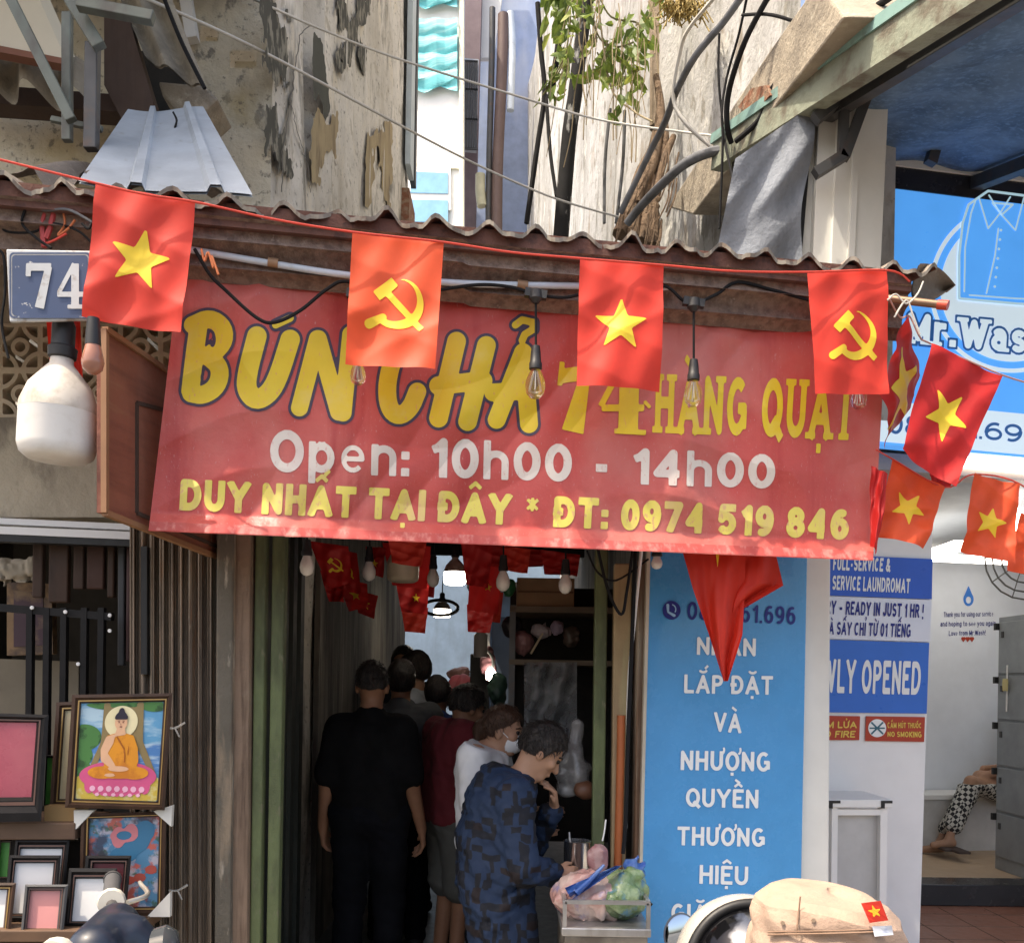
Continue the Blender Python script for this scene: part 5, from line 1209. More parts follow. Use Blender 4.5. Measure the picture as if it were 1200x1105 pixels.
def pendant(px, yt, ys, yb, Y, label, group, clear=True, con=True):
    s_ = Y / FPX
    t_ = thing('pendant_bulb', label, 'light bulb', F(px, yb, Y), group)
    c = F(px, ys, Y); tp_ = F(px, yt, Y); b_ = F(px, yb, Y)
    MB().tube([tp_, c], .004, 7).build('wire', M_cable, t_)
    if con: MB().bar(tp_ + V((-.035, 0, .006)), tp_ + V((.035, 0, -.004)), .022, .026).lathe([(0, .02), (.02, .012), (.022, -.015), (.008, -.03), (0, -.03)], tp_).build('connector', M_sock, t_, smooth=True)
    h = c.z - b_.z; sh_ = h * .44
    MB().lathe([(.006, 0), (.013, -.002), (.016, -sh_ * .3), (.018, -sh_ * .7), (.0205, -sh_ * .75), (.0205, -sh_), (.012, -sh_ - .002), (0, -sh_ - .002)], c, n=18).build('socket', M_sock, t_, smooth=True)
    bh = h - sh_; r = max(.021, bh * .34)
    pr = [(.013, -sh_), (r * .66, -sh_ - bh * .15), (r * .95, -sh_ - bh * .4), (r, -sh_ - bh * .6), (r * .85, -sh_ - bh * .82), (r * .45, -sh_ - bh * .96), (0, -sh_ - bh)]
    bl_ = MB().lathe(pr, c, n=20).build('bulb', M_glass if clear else M_milk, t_, smooth=True)
    if clear:
        m_ = MB(); z0, z1 = c.z - sh_ - bh * .1, c.z - sh_ - bh * .72
        for k in range(4):
            a_ = k * 1.57; m_.tube([(c.x + .004 * math.cos(a_), c.y + .004 * math.sin(a_), z0), (c.x + r * .5 * math.cos(a_), c.y + r * .5 * math.sin(a_), z1), (c.x, c.y, z1 - .006)], .0016, 5, smooth=False)
        m_.build('filament', M_fil, bl_)
    return t_
def lY(px): dx, _ = ray(px, 400); return (LC.D - .012) / (1 - .19 * dx)
g = 'bulbs of the string hanging in front of the banner'
pendant(628, 345, 405, 468, lY(628), 'clear bulb on a black socket hanging over the last big yellow letter', g)
pendant(813, 355, 421, 477, lY(813), 'clear bulb on a black socket hanging before the narrow yellow street letters', g)
pendant(420, 346, 404, 452, lY(420), 'clear bulb whose tip peeps out under the middle hammer and sickle flag', g)
pendant(1007, 360, 432, 480, lY(1007), 'clear bulb whose tip peeps out under the right hammer and sickle flag', g)
g = 'small bulbs hanging inside the alley'
for i, (x, y0, y1, Y, lb) in enumerate(((360, 632, 675, 3.5, 'small pale bulb at the left end of the alley mouth, beside the green bars'), (433, 640, 681, 4.3, 'small pale bulb between the left wall flags and the cream lamp'), (508, 650, 688, 4.6, 'small pale bulb just left of the glowing lamp'),
                                        (590, 650, 693, 4.0, 'small pale bulb left of the cardboard box'), (663, 655, 696, 3.9, 'small pale bulb in front of the cardboard box'), (770, 640, 667, 3.45, 'small clear bulb at the top of the blue notice panel'))):
    pendant(x, y0 - 26, y0, y1, Y, lb, g, clear=False, con=False)
def led(c, r, h, mm, label, tilt=(0, 0, 1), neck=True):
    t_ = thing('led_lamp', label, 'lamp', c, None)
    a_ = V(tilt).normalized()
    pr = [(0, 0), (r * .75, 0.004), (r * .93, h * .06), (r, h * .14), (r, h * .42), (r * 1.01, h * .43), (r * .985, h * .50), (r * .80, h * .66), (r * .46, h * .80), (r * .30, h * .86), (r * .28, h)]
    MB().lathe([p_ for p_ in pr if p_[1] <= h * .43], c, a_, 32).build('diffuser', mm[0], t_, smooth=True)
    MB().lathe([p_ for p_ in pr if p_[1] >= h * .43], c, a_, 32).build('housing', mm[1], t_, smooth=True)
    MB().lathe([(r * .26, h * .90), (r * .36, h * .92), (r * .38, h * 1.0), (r * .30, h * 1.02), (r * .30, h * 1.2), (r * .2, h * 1.28), (0, h * 1.28)], c, a_, 20).build('socket', M_sock, t_, smooth=True)
    top = c + a_ * h * 1.27
    MB().tube([top, top + V((0, 0, .06)), top + V((0.01, .02, .18))], .005, 7).build('cord', M_cable, t_)
    return t_
M_ledw = mat('dusty_white_plastic', (.74, .72, .68), .45, [(9, (1, 1, 1), .5, .7, (.55, .50, .42), .6)], var=.03)
M_ledh = mat('grimy_white_housing', (.56, .52, .46), .6, [(12, (1, 1, 1), .48, .66, (.33, .28, .22), .8)])
led(F(66, 541, 2.74), .108, .33, (M_ledw, M_ledh), 'large dusty white bulb lamp hanging under the house number plate', tilt=(.04, 0, 1))
led(F(472, 683, 4.55), .078, .20, (mat('cream_plastic', (.62, .54, .40), .5), MATS['cream_plastic']), 'unlit cream bulb lamp hanging in the alley before red flags')
M_lit = mat('lit_bulb', (1, .97, .92), .4, emit=6, var=0)
led(F(533, 686, 5.2), .062, .17, (M_lit, M_ledh), 'glowing white bulb lamp in the middle of the alley')
led(F(518, 724, 7.6), .07, .16, (M_lit, M_ledh), 'smaller glowing lamp deeper in the alley under a dark ring')
m = MB().tube([F(516, 712, 7.4) + V((.14 * math.cos(a), 0, .06 * math.sin(a))) for a in [i * 2 * math.pi / 24 for i in range(25)]], .014, 8, smooth=False)
solo(m, 'dark_ring', M_black, 'dark hoop around the farther glowing lamp in the alley', 'hoop', smooth=True)
# brown bulb next to the big lamp and the red cloth behind
t = thing('brown_bulb', 'old brownish bulb in a black socket beside the large white lamp', 'light bulb', F(109, 436, 2.58))
c = F(109, 405, 2.58)
MB().lathe([(0, .075), (.016, .075), (.019, .04), (.021, 0), (0, 0)], c, n=18).build('socket', M_sock, t, smooth=True)
MB().lathe([(.02, 0), (.025, -.02), (.03, -.045), (.026, -.065), (.012, -.078), (0, -.08)], c, n=20).build('bulb', mat('brown_glass', (.34, .15, .10), .12, spec=.6, var=.1), t, smooth=True)
t = thing('red_cloth', 'narrow red cloth strip hanging behind the large white lamp', 'cloth', F(75, 445, 3.0))
MB().grid(lambda u, v: F(54 + 40 * u + 4 * v, 372 + 50 * v + 42 * u * v, 3.0 + .02 * math.sin(u * 9)), 10, 8).build('cloth', M_flag, t, smooth=True, fix=False)
MB().prism([F(72, 372, 2.97), F(84, 372, 2.97), F(84, 392, 2.97), F(74, 392, 2.97)], (0, .004, 0)).build('orange_patch', mat('orange_cloth', (.6, .25, .05), .7), t)

# ------------------------------------------------------------------ house number plate
NP = Plane(2.93)
t = thing('number_plate', 'chipped blue enamel house number plate reading 74', 'plate', NP.hit(60, 376))
pq = [(7, 292), (108, 294), (108, 375), (11, 377)]
M_npw = mat('enamel_white', (.50, .51, .51), .4, [(20, (1, 1, 1), .56, .66, (.28, .22, .17), .8)])
MB().prism([NP.hit(x, y) for x, y in pq], (0, .012, 0)).build('plate', M_npw, t, bevel=.003)
def rrect(x0, y0, x1, y1, r): return lambda X, Y: np.hypot(np.maximum(np.abs(X - (x0 + x1) / 2) - (x1 - x0) / 2 + r, 0), np.maximum(np.abs(Y - (y0 + y1) / 2) - (y1 - y0) / 2 + r, 0)) - r
m = MB(); add_fill(m, SUB(rrect(11, 296, 106, 373, 5), SUB(rrect(13, 298, 104, 371, 4), rrect(14.2, 299.2, 103, 370, 4))), (8, 110, 292, 378), 1.0, decal(NP, .004)); m.build('blue_field', mat('enamel_blue', (.05, .075, .145), .4, [(22, (1, 1, 1), .63, .66, (.52, .52, .5), .95), (5, (1, 1, 1), .55, .75, (.09, .12, .22), .7)], var=.1), t, fix=False)
m = MB()
add_fill(m, U(stroke_sdf([([(31, 313), (60, 313)], 9), ([(33.5, 309), (33, 324)], 6), ([(57, 313), (46, 361)], [8, 11])]),), (26, 66, 304, 364), 1, decal(NP, .0065))
add_fill(m, stroke_sdf([([(88, 309), (88, 361)], 9), ([(87, 309), (69, 343)], 5), ([(67, 345), (98, 345)], 6), ([(79, 359.5), (97, 359.5)], 5)]), (64, 102, 306, 364), 1, decal(NP, .0065))
m.build('numerals', M_npw, t, fix=False)
# projecting wooden sign board at right angles to the street
t = thing('wooden_sign_board', 'reddish brown wooden board jutting towards the street behind the left banner end', 'sign', F(124, 601, 3.3))
a0, a1, b0_, b1_ = F(123, 386, 2.70), F(123, 601, 2.70), F(262, 480, 3.42), F(262, 656, 3.42)
M_wsign = mat('reddish_wood', (.24, .085, .052), .55, [(5, (1, .3, 3), .48, .65, (.15, .05, .032), .8), (9, (2, .4, 4), .6, .7, (.27, .12, .07), .6)], bump=.15)
tk = V((.022, .004, 0))
MB().prism([a0 - tk, b0_ - tk, b1_ - tk, a1 - tk], tk).build('board', M_wsign, t)
fr = mat('pale_brown_edge', (.28, .14, .07), .6)
m = MB()
for p_, q_ in ((a0, a1), (a1, b1_), (a0, b0_)): m.bar(p_, q_, .020, .016)
m.build('frame', fr, t)
lp = lambda u, v: (a0 * (1 - u) + b0_ * u) * (1 - v) + (a1 * (1 - u) + b1_ * u) * v
m = MB()
for p_, q_ in (((.22, .30), (.22, .93)), ((.22, .93), (.95, .93)), ((.22, .30), (.95, .12))): m.bar(lp(*p_), lp(*q_), .012, .012)
m.build('inner_moulding', M_wood_d, t)
# tangle of rope and wires under the left roof end
g = 'ropes tied under the left end of the roof'
M_rope = mat('orange_rope', (.50, .15, .06), .8)
for i, (pts, mm, lb) in enumerate(([[(-10, 222), (20, 235), (48, 262), (52, 285), (78, 274)], MATS['red_string'], 'red string dropping from the roof edge to the rope knot'], [[(0, 250), (20, 244), (40, 236), (58, 224)], M_rope, 'orange rope crossing the soffit above the number plate'], [[(52, 290), (50, 262), (58, 238), (64, 240), (60, 262), (54, 280)], mat('red_ribbon', (.40, .06, .06), .7), 'dusky red ribbon loop above the number plate'],
                                   [[(72, 240), (76, 262), (68, 276), (80, 268), (88, 258)], M_rope, 'tangled orange rope end above the number plate'], [[(0, 265), (10, 272), (40, 272), (60, 262), (90, 270), (108, 285)], M_cable, 'thin dark wire sagging above the number plate'], [[(236, 292), (240, 306), (244, 296), (250, 314), (248, 300), (256, 322)], M_rope, 'frayed orange strings tied round the pale pipe near the left flag'])):
    solo(MB().tube([F(x, y, 2.74) for x, y in pts], .0035 if i != 2 else .008, 6), 'rope', mm, lb, 'rope', g, smooth=True)
for i, (pts, lb) in enumerate((([(-8, 205), (14, 214), (30, 238), (26, 262), (44, 280), (60, 291)], 'black wire looping from the roof end down to the number plate'), ([(-6, 292), (4, 300), (6, 340), (2, 380), (10, 420)], 'black wire hanging left of the number plate'), ([(96, 262), (104, 268), (112, 256), (126, 262), (150, 290), (170, 302)], 'black wire tucked behind the leftmost flag'), ([(20, 232), (50, 246), (80, 246), (110, 262)], 'greyish wire stretched under the left roof end'))):
    solo(MB().tube([F(x, y, 2.72) for x, y in pts], .004, 6), 'loose_wire', M_cable if 'black' in lb else M_cable_g, lb, 'wire', 'wires under the left roof end', smooth=True)
g = 'wires under the right roof corner'
for i, (pts, lb) in enumerate(([[(1040, 352), (1050, 345), (1062, 356), (1075, 345), (1082, 330)], 'thin wire looped round the brown pipe end'], [[(1048, 372), (1062, 352), (1070, 370), (1078, 392)], 'pale tie string below the brown pipe end'])):
    solo(MB().tube([F(x, y, 3.08) for x, y in pts], .003, 6), 'tie_wire', M_wire_w, lb, 'wire', g, smooth=True)

# ------------------------------------------------------------------ overhead cables
g = 'cables strung across the upper alley'
CB = [([(165, -4, 3.7), (300, 57, 4.05), (465, 145, 5.0), (540, 184, 5.8), (600, 212, 6.0), (660, 236, 6.0), (735, 257, 6)], .0065, M_wire_w, 'pale wire slanting down from the top left corner to the roots'),
      ([(290, -4, 4.0), (370, 32, 4.5), (463, 68, 5.2), (600, 111, 5.4), (700, 140, 5.4), (800, 155, 5.2), (852, 161, 5.0)], .006, M_wire_w, 'pale wire crossing above the far white house to the cable bundle'),
      ([(872, -8, 4.4), (848, 26, 4.5), (815, 66, 4.6), (792, 109, 4.8), (780, 142, 5), (762, 178, 5.2), (727, 250, 5.4)], .018, M_cable_g, 'thick dark grey cable sweeping down along the right wall'),
      ([(842, -8, 4.4), (808, 33, 4.6), (797, 61, 4.7), (789, 114, 4.8), (803, 144, 4.8), (835, 174, 4.8)], .010, M_wire_w, 'pale tube bending beside the thick grey cable'),
      ([(868, 176, 4.5), (835, 178, 4.6), (803, 192, 4.7), (777, 215, 4.9), (752, 241, 5.1), (735, 262, 5.2)], .024, M_cable_g, 'grey corrugated conduit arching from the mossy beam to the roof'),
      ([(902, -6, 4.0), (878, 38, 4.1), (863, 76, 4.2), (853, 114, 4.3), (852, 147, 4.35), (857, 168, 4.4)], .013, M_cable, 'black cable dropping to the end of the mossy beam'),
      ([(876, -6, 4.2), (866, 40, 4.3), (852, 90, 4.4), (846, 130, 4.4), (847, 170, 4.4), (843, 268, 4.4)], .006, M_cable, 'thin black wire dropping past the beam end to the roof'),
      ([(843, 40, 4.5), (842, 89, 4.5), (847, 146, 4.5), (850, 170, 4.4), (862, 230, 4.3), (858, 270, 4.3)], .006, M_cable, 'thin black wire left of the dropping black cable'),
      ([(1045, -4, 3.4), (1009, 20, 3.6), (971, 43, 3.8), (933, 73, 4.0), (905, 104, 4.1), (890, 140, 4.2), (862, 166, 4.3)], .013, M_cable, 'black cable running down from the top edge beside the awning beam'),
      ([(870, 18, 4.2), (905, 18, 4.0), (950, 33, 3.9), (990, 51, 3.8)], .007, M_cable, 'thin black wire crossing the white wall near the awning beam'),
      ([(630, 4, 8), (634, 60, 8), (638, 110, 8), (630, 170, 8), (617, 262, 8)], .022, M_cable, 'black cable hanging on the right wall left of the dark drain pipe'),
      ([(640, 112, 8), (645, 180, 7.9), (652, 230, 7.8)], .016, M_cable, 'short black cable crossing beside the dark drain pipe'),
      ([(660, 10, 7.2), (652, 70, 7.2), (645, 116, 7.3)], .025, M_cable, 'black cable behind the leaves at the top of the dark drain pipe'),
      ([(700, -5, 6.0), (715, 100, 6), (742, 130, 5.8), (765, 143, 5.6)], .006, mat('brown_twig', (.25, .2, .12), .8), 'thin twig reaching down through the leaves to the roots'),
      ([(715, 128, 6.6), (709, 190, 6.6), (708, 262, 6.6)], .012, M_cable_g, 'thin grey drain line on the right wall beside the leaves'),
      ([(732, 130, 6.5), (730, 190, 6.5), (722, 262, 6.5)], .012, M_cable_g, 'thin grey line on the right wall left of the roots')]
for pts, r, mm, lb in CB:
    solo(MB().tube([F(*q) for q in pts], r, 8), 'overhead_cable', mm, lb, 'cable', g, smooth=True)
solo(MB().tube([F(x, y, 7.0) for x, y in ((690, -10), (682, 40), (674, 110), (668, 150), (663, 205), (657, 280))], .05, 10, taper=.06), 'drain_pipe', M_pipe_d, 'blackened drain pipe with white flakes running down the right wall', 'pipe', smooth=True)
# roots and plant on the right wall
RT = thing('wall_roots', 'brown tree roots clinging to the right wall down to the roof edge', 'roots', F(740, 262, 5.6))
for i, pts in enumerate(([(776, 130, 5.9), (768, 165, 5.8), (752, 205, 5.7), (738, 240, 5.6), (728, 275, 5.5)], [(780, 140, 5.9), (776, 175, 5.8), (765, 215, 5.7), (757, 250, 5.6), (752, 285, 5.5)], [(772, 140, 5.9), (764, 190, 5.7), (748, 232, 5.6), (742, 280, 5.5)], [(771, 90, 6.2), (773, 130, 6.0), (770, 160, 5.9), (758, 200, 5.7), (746, 262, 5.6)], [(788, 160, 5.8), (776, 200, 5.7), (768, 250, 5.6), (764, 290, 5.5)])):
    MB().tube([F(x + 2 * math.sin(i * 3 + y), y, Y) for x, y, Y in pts], .030 - .003 * i, 8, taper=.045).build('root', M_root, RT, smooth=True)
m = MB(); rn = random.Random(3)
for i in range(26):
    x, y = 722 + rn.random() * 60, 170 + rn.random() * 90; x += (262 - y) * .25
    m.tube([F(x, y, 5.45), F(x - 6 + rn.random() * 6, y + 22, 5.42), F(x - 14 + rn.random() * 8, y + 45, 5.42)], .005, 5)
m.build('rootlet', M_root, RT)
PL = thing('wall_plant', 'leafy green plant growing from the right wall at the top of the picture', 'plant', F(700, 60, 6.2))
m = MB()
M_leaf = mat('fresh_leaf', (.22, .30, .06), .55, [(4, (1, 1, 1), .46, .56, (.09, .145, .03), .9), (6, (1, 1, 1), .56, .64, (.42, .46, .10), .85), (9, (1, 1, 1), .64, .68, (.40, .27, .05), .8)], transl=.35)
twigs = [((690, -20), (668, 5), (662, 22)), ((690, -20), (700, 40), (722, 55), (742, 50)), ((700, -10), (716, 20), (748, 28), (752, 50)), ((670, 0), (655, 10), (648, 35)), ((668, 20), (662, 65), (640, 105)), ((665, 62), (655, 85), (636, 112)), ((720, 50), (706, 75), (690, 92)), ((735, 40), (742, 70), (744, 108)), ((742, 60), (730, 85), (727, 122)), ((700, 62), (715, 85), (748, 95)), ((690, -10), (660, -5), (640, -6)), ((745, 30), (760, 20), (770, -10))]
for k, tw in enumerate(twigs):
    Yk = 5.9 + .12 * (k % 4)
    m.tube([F(x, y, Yk) for x, y in tw], .006, 5)
m.build('stem', mat('green_stem', (.16, .15, .06), .8), PL)
m = MB(); rn = random.Random(11)
for k, tw in enumerate(twigs):
    Yk = 5.9 + .12 * (k % 4)
    for j in range(24):
        t_ = rn.random(); n_ = len(tw) - 1; i = min(int(t_ * n_), n_ - 1); q = t_ * n_ - i
        b_ = F(tw[i][0] * (1 - q) + tw[i + 1][0] * q + rn.uniform(-7, 7), tw[i][1] * (1 - q) + tw[i + 1][1] * q + rn.uniform(-5, 7), Yk + rn.uniform(-.15, .15))
        b_ += V((rn.gauss(0, .035), 0, rn.gauss(0, .03)))
        d_ = V((rn.uniform(-.6, .6), rn.uniform(-.6, .6), rn.uniform(-1.1, -.1))).normalized(); s_ = d_.cross(V((rn.uniform(-1, 1), rn.uniform(-1, 1), .3))).normalized()
        L_ = rn.uniform(.06, .14); w_ = L_ * rn.uniform(.19, .26); nn_ = d_.cross(s_) * L_ * .12
        m.add([b_, b_ + d_ * L_ * .35 + s_ * w_ + nn_, b_ + d_ * L_ * .35 - s_ * w_ + nn_, b_ + d_ * L_ * .7 + s_ * w_ * .8, b_ + d_ * L_ * .7 - s_ * w_ * .8, b_ + d_ * L_ - nn_, b_ + d_ * L_ * .5],
              [(0, 1, 6), (0, 6, 2), (1, 3, 6), (6, 4, 2), (3, 5, 6), (6, 5, 4)])
m.build('foliage', M_leaf, PL, fix=False)
m = MB()
for k in range(26):
    x = 660 + 110 * rn.random(); y0_ = -10 + 60 * rn.random(); L1 = 60 + 120 * rn.random(); s_ = rn.uniform(-.15, .25)
    m.tube([F(x + rn.uniform(-3, 3) - s_ * L1 * q, y0_ + L1 * q, 6.0 - .3 * q) for q in (0, .25, .5, .75, 1)], rn.uniform(.002, .0045), 4)
m.build('hanging_vine', mat('vine_bark', (.20, .155, .09), .9), PL)
DP = thing('dry_plant', 'dry straw coloured plant in the top corner of the right wall', 'plant', F(800, 20, 5.6))
m = MB()
for j in range(130):
    x, y = 778 + rn.random() * 45, -12 + rn.random() * 22
    m.tube([F(x, y, 5.5), F(x + rn.uniform(-8, 8), y + rn.uniform(5, 12), 5.45 + rn.uniform(-.1, .1)), F(x + rn.uniform(-14, 14), y + rn.uniform(12, 30), 5.45 + rn.uniform(-.1, .1))], .004, 4)
m.build('foliage', mat('straw', (.34, .25, .09), .8), DP)
# ================================================================== people
M_skin = mat('skin', (.40, .225, .145), .5, [(6, (1, 1, 1), .5, .75, (.34, .165, .105), .5)], spec=.3)
M_skin_d = mat('tanned_skin', (.27, .135, .08), .5, [(6, (1, 1, 1), .5, .75, (.21, .10, .06), .5)], spec=.3)
M_hair = mat('black_hair', (.014, .011, .010), .42, [(30, (4, 4, .6), .5, .65, (.05, .038, .03), .8)], bump=.5, bscale=120)
M_hair_b = mat('brown_hair', (.05, .024, .014), .42, [(30, (4, 4, .6), .5, .65, (.10, .05, .028), .8)], bump=.5, bscale=120)
M_eye = mat('dark_eye', (.01, .008, .007), .15, var=0)
M_shoe = mat('dark_shoe', (.03, .03, .032), .6)
def blocks(name, c1, c2, c3, scale):
    if name in MATS: return MATS[name]
    m = mat(name, c1, .8); nt = m.node_tree; N = nt.nodes; L = nt.links; b = N['Principled BSDF']
    tc = N.new('ShaderNodeTexCoord'); mp = N.new('ShaderNodeMapping'); mp.inputs['Scale'].default_value = (scale, scale * .8, scale)
    L.new(tc.outputs['Object'], mp.inputs[0])
    nz = N.new('ShaderNodeTexNoise'); nz.inputs['Scale'].default_value = 9; L.new(tc.outputs['Object'], nz.inputs['Vector'])
    vs = N.new('ShaderNodeVectorMath'); vs.operation = 'SCALE'; vs.inputs['Scale'].default_value = 1.6; L.new(nz.outputs['Color'], vs.inputs[0])
    va = N.new('ShaderNodeVectorMath'); L.new(mp.outputs[0], va.inputs[0]); L.new(vs.outputs[0], va.inputs[1]); mp = va
    def cells(inc, off):
        ad = N.new('ShaderNodeVectorMath'); ad.operation = 'ADD'; ad.inputs[1].default_value = off; L.new(mp.outputs[0], ad.inputs[0])
        sn = N.new('ShaderNodeVectorMath'); sn.operation = 'SNAP'; sn.inputs[1].default_value = inc; L.new(ad.outputs[0], sn.inputs[0])
        wn = N.new('ShaderNodeTexWhiteNoise'); L.new(sn.outputs[0], wn.inputs['Vector']); return wn.outputs['Value']
    mn = N.new('ShaderNodeMath'); mn.operation = 'MAXIMUM'; L.new(cells((1.1, 9, .8), (.37, .21, .11)), mn.inputs[0])
    ml = N.new('ShaderNodeMath'); ml.operation = 'MULTIPLY'; ml.inputs[1].default_value = .93; L.new(cells((.55, 9, 1.9), (.1, .4, .7)), ml.inputs[0]); L.new(ml.outputs[0], mn.inputs[1])
    r = N.new('ShaderNodeValToRGB'); r.color_ramp.interpolation = 'CONSTANT'
    r.color_ramp.elements[0].color = (*c1, 1); r.color_ramp.elements[1].position = .74; r.color_ramp.elements[1].color = (*c2, 1)
    e = r.color_ramp.elements.new(.95); e.color = (*c3, 1)
    L.new(mn.outputs[0], r.inputs[0]); L.new(r.outputs[0], b.inputs['Base Color'])
    return m
def checks(name, c1, c2, scale):
    m = mat(name, c1, .8); nt = m.node_tree; N = nt.nodes; L = nt.links
    tc = N.new('ShaderNodeTexCoord'); ck = N.new('ShaderNodeTexChecker'); ck.inputs['Scale'].default_value = scale
    ck.inputs['Color1'].default_value = (*c1, 1); ck.inputs['Color2'].default_value = (*c2, 1)
    mp = N.new('ShaderNodeMapping'); mp.inputs['Rotation'].default_value = (.5, .6, .4)
    L.new(tc.outputs['Object'], mp.inputs[0]); L.new(mp.outputs[0], ck.inputs['Vector']); L.new(ck.outputs[0], N['Principled BSDF'].inputs['Base Color']); return m
def rotm(pitch, yaw, roll=0):
    return Matrix.Rotation(math.radians(yaw), 3, 'Z') @ Matrix.Rotation(math.radians(-pitch), 3, 'X') @ Matrix.Rotation(math.radians(roll), 3, 'Y')
def person(label, base, yaw, sc=1.0, ov=None, world=None, head=(0, 0, 0), skin=None, hair=None, hairm=None, top=None, legs=None, res=.011, hands=True, mask=False, seat=False, group=None, shoes=True, face=True):
    ov = ov or {}; skin = skin or M_skin; hairm = hairm or M_hair
    M = Matrix.Translation(V(base)) @ Matrix.Rotation(math.radians(yaw), 4, 'Z'); Mi = M.inverted()
    J = {'pel': (0, 0, .95), 'wst': (0, .0, 1.10), 'chs': (0, .0, 1.28), 'nck': (0, -.012, 1.44), 'hed': (0, .018, 1.575)}
    for s, n in ((-1, 'L'), (1, 'R')):
        J.update({'sh' + n: (s * .180, -.012, 1.375), 'el' + n: (s * .225, -.035, 1.10), 'wr' + n: (s * .235, .03, .865), 'hip' + n: (s * .088, 0, .93), 'kn' + n: (s * .10, .02, .50), 'an' + n: (s * .105, -.03, .09), 'hd' + n: (0, .12, -1), 'pn' + n: (-s * .8, -.1, 0)})
    for k in J:
        if not k.startswith(('hd', 'pn')): J[k] = V(J[k]) * sc
    for k, v in ov.items():
        if k != 'curl': J[k] = V(v)
    for k, v in (world or {}).items(): J[k] = Mi @ V(v)
    J = {k: V(v) for k, v in J.items()}
    q = list(J[k] for k in J if not k.startswith(('hd', 'pn')))
    lo = V([min(p[i] for p in q) for i in range(3)]) - V((.22, .24, .12)); hi = V([max(p[i] for p in q) for i in range(3)]) + V((.22, .24, .2))
    R = rotm(*head); hc = J['hed']
    def H(x, y, z): return tuple(hc + R @ (V((x, y, z)) * sc))
    RM = [[R[i][j] for j in range(3)] for i in range(3)]
    def torso(f, g, k=.05):
        for s, n in ((-1, 'L'), (1, 'R')):
            e = V((s * .07 * sc, 0, 0)); e2 = V((s * .062 * sc, 0, 0)); e3 = V((s * .085 * sc, 0, 0))
            f.rc(J['pel'] + e, J['wst'] + e2, .105 * sc + g, .092 * sc + g, k); f.rc(J['wst'] + e2, J['chs'] + e3, .092 * sc + g, .100 * sc + g, k)
            f.rc(J['chs'] + e3 * .9 + V((0, 0, .03)), J['sh' + n] * .82 + J['nck'] * .18 - V((0, 0, .012)), .085 * sc + g, .055 * sc + g, k)
        f.rc(J['chs'] + V((0, 0, .08 * sc)), J['nck'] - V((0, 0, .02)), .085 * sc + g, .062 * sc + g * .6, k)
    f = Field(lo, hi, res)
    torso(f, 0)
    f.rc(J['nck'] - V((0, 0, .03)), H(0, -.022, -.06), .058 * sc, .052 * sc, .03)
    for s, n in ((-1, 'L'), (1, 'R')):
        f.rc(J['sh' + n], J['el' + n], .054 * sc, .042 * sc, .04); f.rc(J['el' + n], J['wr' + n], .042 * sc, .027 * sc, .02)
        f.rc(J['hip' + n], J['kn' + n], .083 * sc, .056 * sc, .04); f.rc(J['kn' + n], J['an' + n], .054 * sc, .035 * sc, .02)
        a = J['an' + n]; fw = V((0, 1, 0)); f.rc(a + V((0, -.025, -.04)) * sc, a + V((s * .015, .14, -.058)) * sc, .04 * sc, .030 * sc, .03)
        d = J['hd' + n].normalized(); pn = J['pn' + n].normalized(); lat = d.cross(pn).normalized(); pn = lat.cross(d); w_ = J['wr' + n]
        for o in (-.022, 0, .022): f.rc(w_ + d * .02 * sc + lat * o * .6 * sc, w_ + d * .082 * sc + lat * o * sc, .017 * sc, .014 * sc, .012)
        if hands:
            for i, (ln, cu) in enumerate(((.070, .35), (.080, .42), (.075, .5), (.058, .6))):
                o = (-.030 + .020 * i) * sc; b0 = w_ + d * .085 * sc + lat * o; cc = cu + ov.get('curl', 0)
                d1 = (d + pn * cc).normalized(); d2 = (d + pn * cc * 2.6).normalized(); b1 = b0 + d1 * ln * .55 * sc; b2 = b1 + d2 * ln * .5 * sc
                f.rc(b0, b1, .0098 * sc, .0088 * sc, .004); f.rc(b1, b2, .0088 * sc, .0072 * sc, .002)
            th = -lat if J['pn' + n].dot(V((1, 0, 0))) * s < 0 else lat
            fwd = V((0, 1, .2)); th = lat if lat.dot(fwd) > 0 else -lat
            t0 = w_ + d * .025 * sc + th * .022 * sc; t1 = t0 + (th * .55 + d * .75 + pn * .25).normalized() * .040 * sc; t2 = t1 + (th * .2 + d + pn * .5).normalized() * .032 * sc
            f.rc(t0, t1, .013 * sc, .0105 * sc, .008); f.rc(t1, t2, .0105 * sc, .008 * sc, .002)
    f.ell(H(0, -.014, .022), (.074 * sc, .093 * sc, .094 * sc), RM, .02); f.ell(H(0, .022, -.045), (.057 * sc, .066 * sc, .075 * sc), RM, .03)
    f.rc(H(-.018, .058, -.098), H(.018, .058, -.098), .02 * sc, .02 * sc, .02)
    f.rc(H(0, .086, .002), H(0, .104, -.034), .008 * sc, .0135 * sc, .012)
    f.rc(H(-.028, .078, .022), H(.028, .078, .022), .010 * sc, .010 * sc, .012)
    f.rc(H(-.015, .086, -.068), H(.015, .086, -.068), .008 * sc, .008 * sc, .008)
    for s in (-1, 1): f.ell(H(s * .075, -.008, -.012), (.011 * sc, .021 * sc, .032 * sc), RM, .008); f.ell(H(s * .042, .062, -.025), (.022 * sc, .02 * sc, .02 * sc), RM, .015)
    t = thing('person', label, 'person', M @ V((0, 0, 0)), group)
    f.mesh(M=M).build('body', skin, t, smooth=True, fix=False)
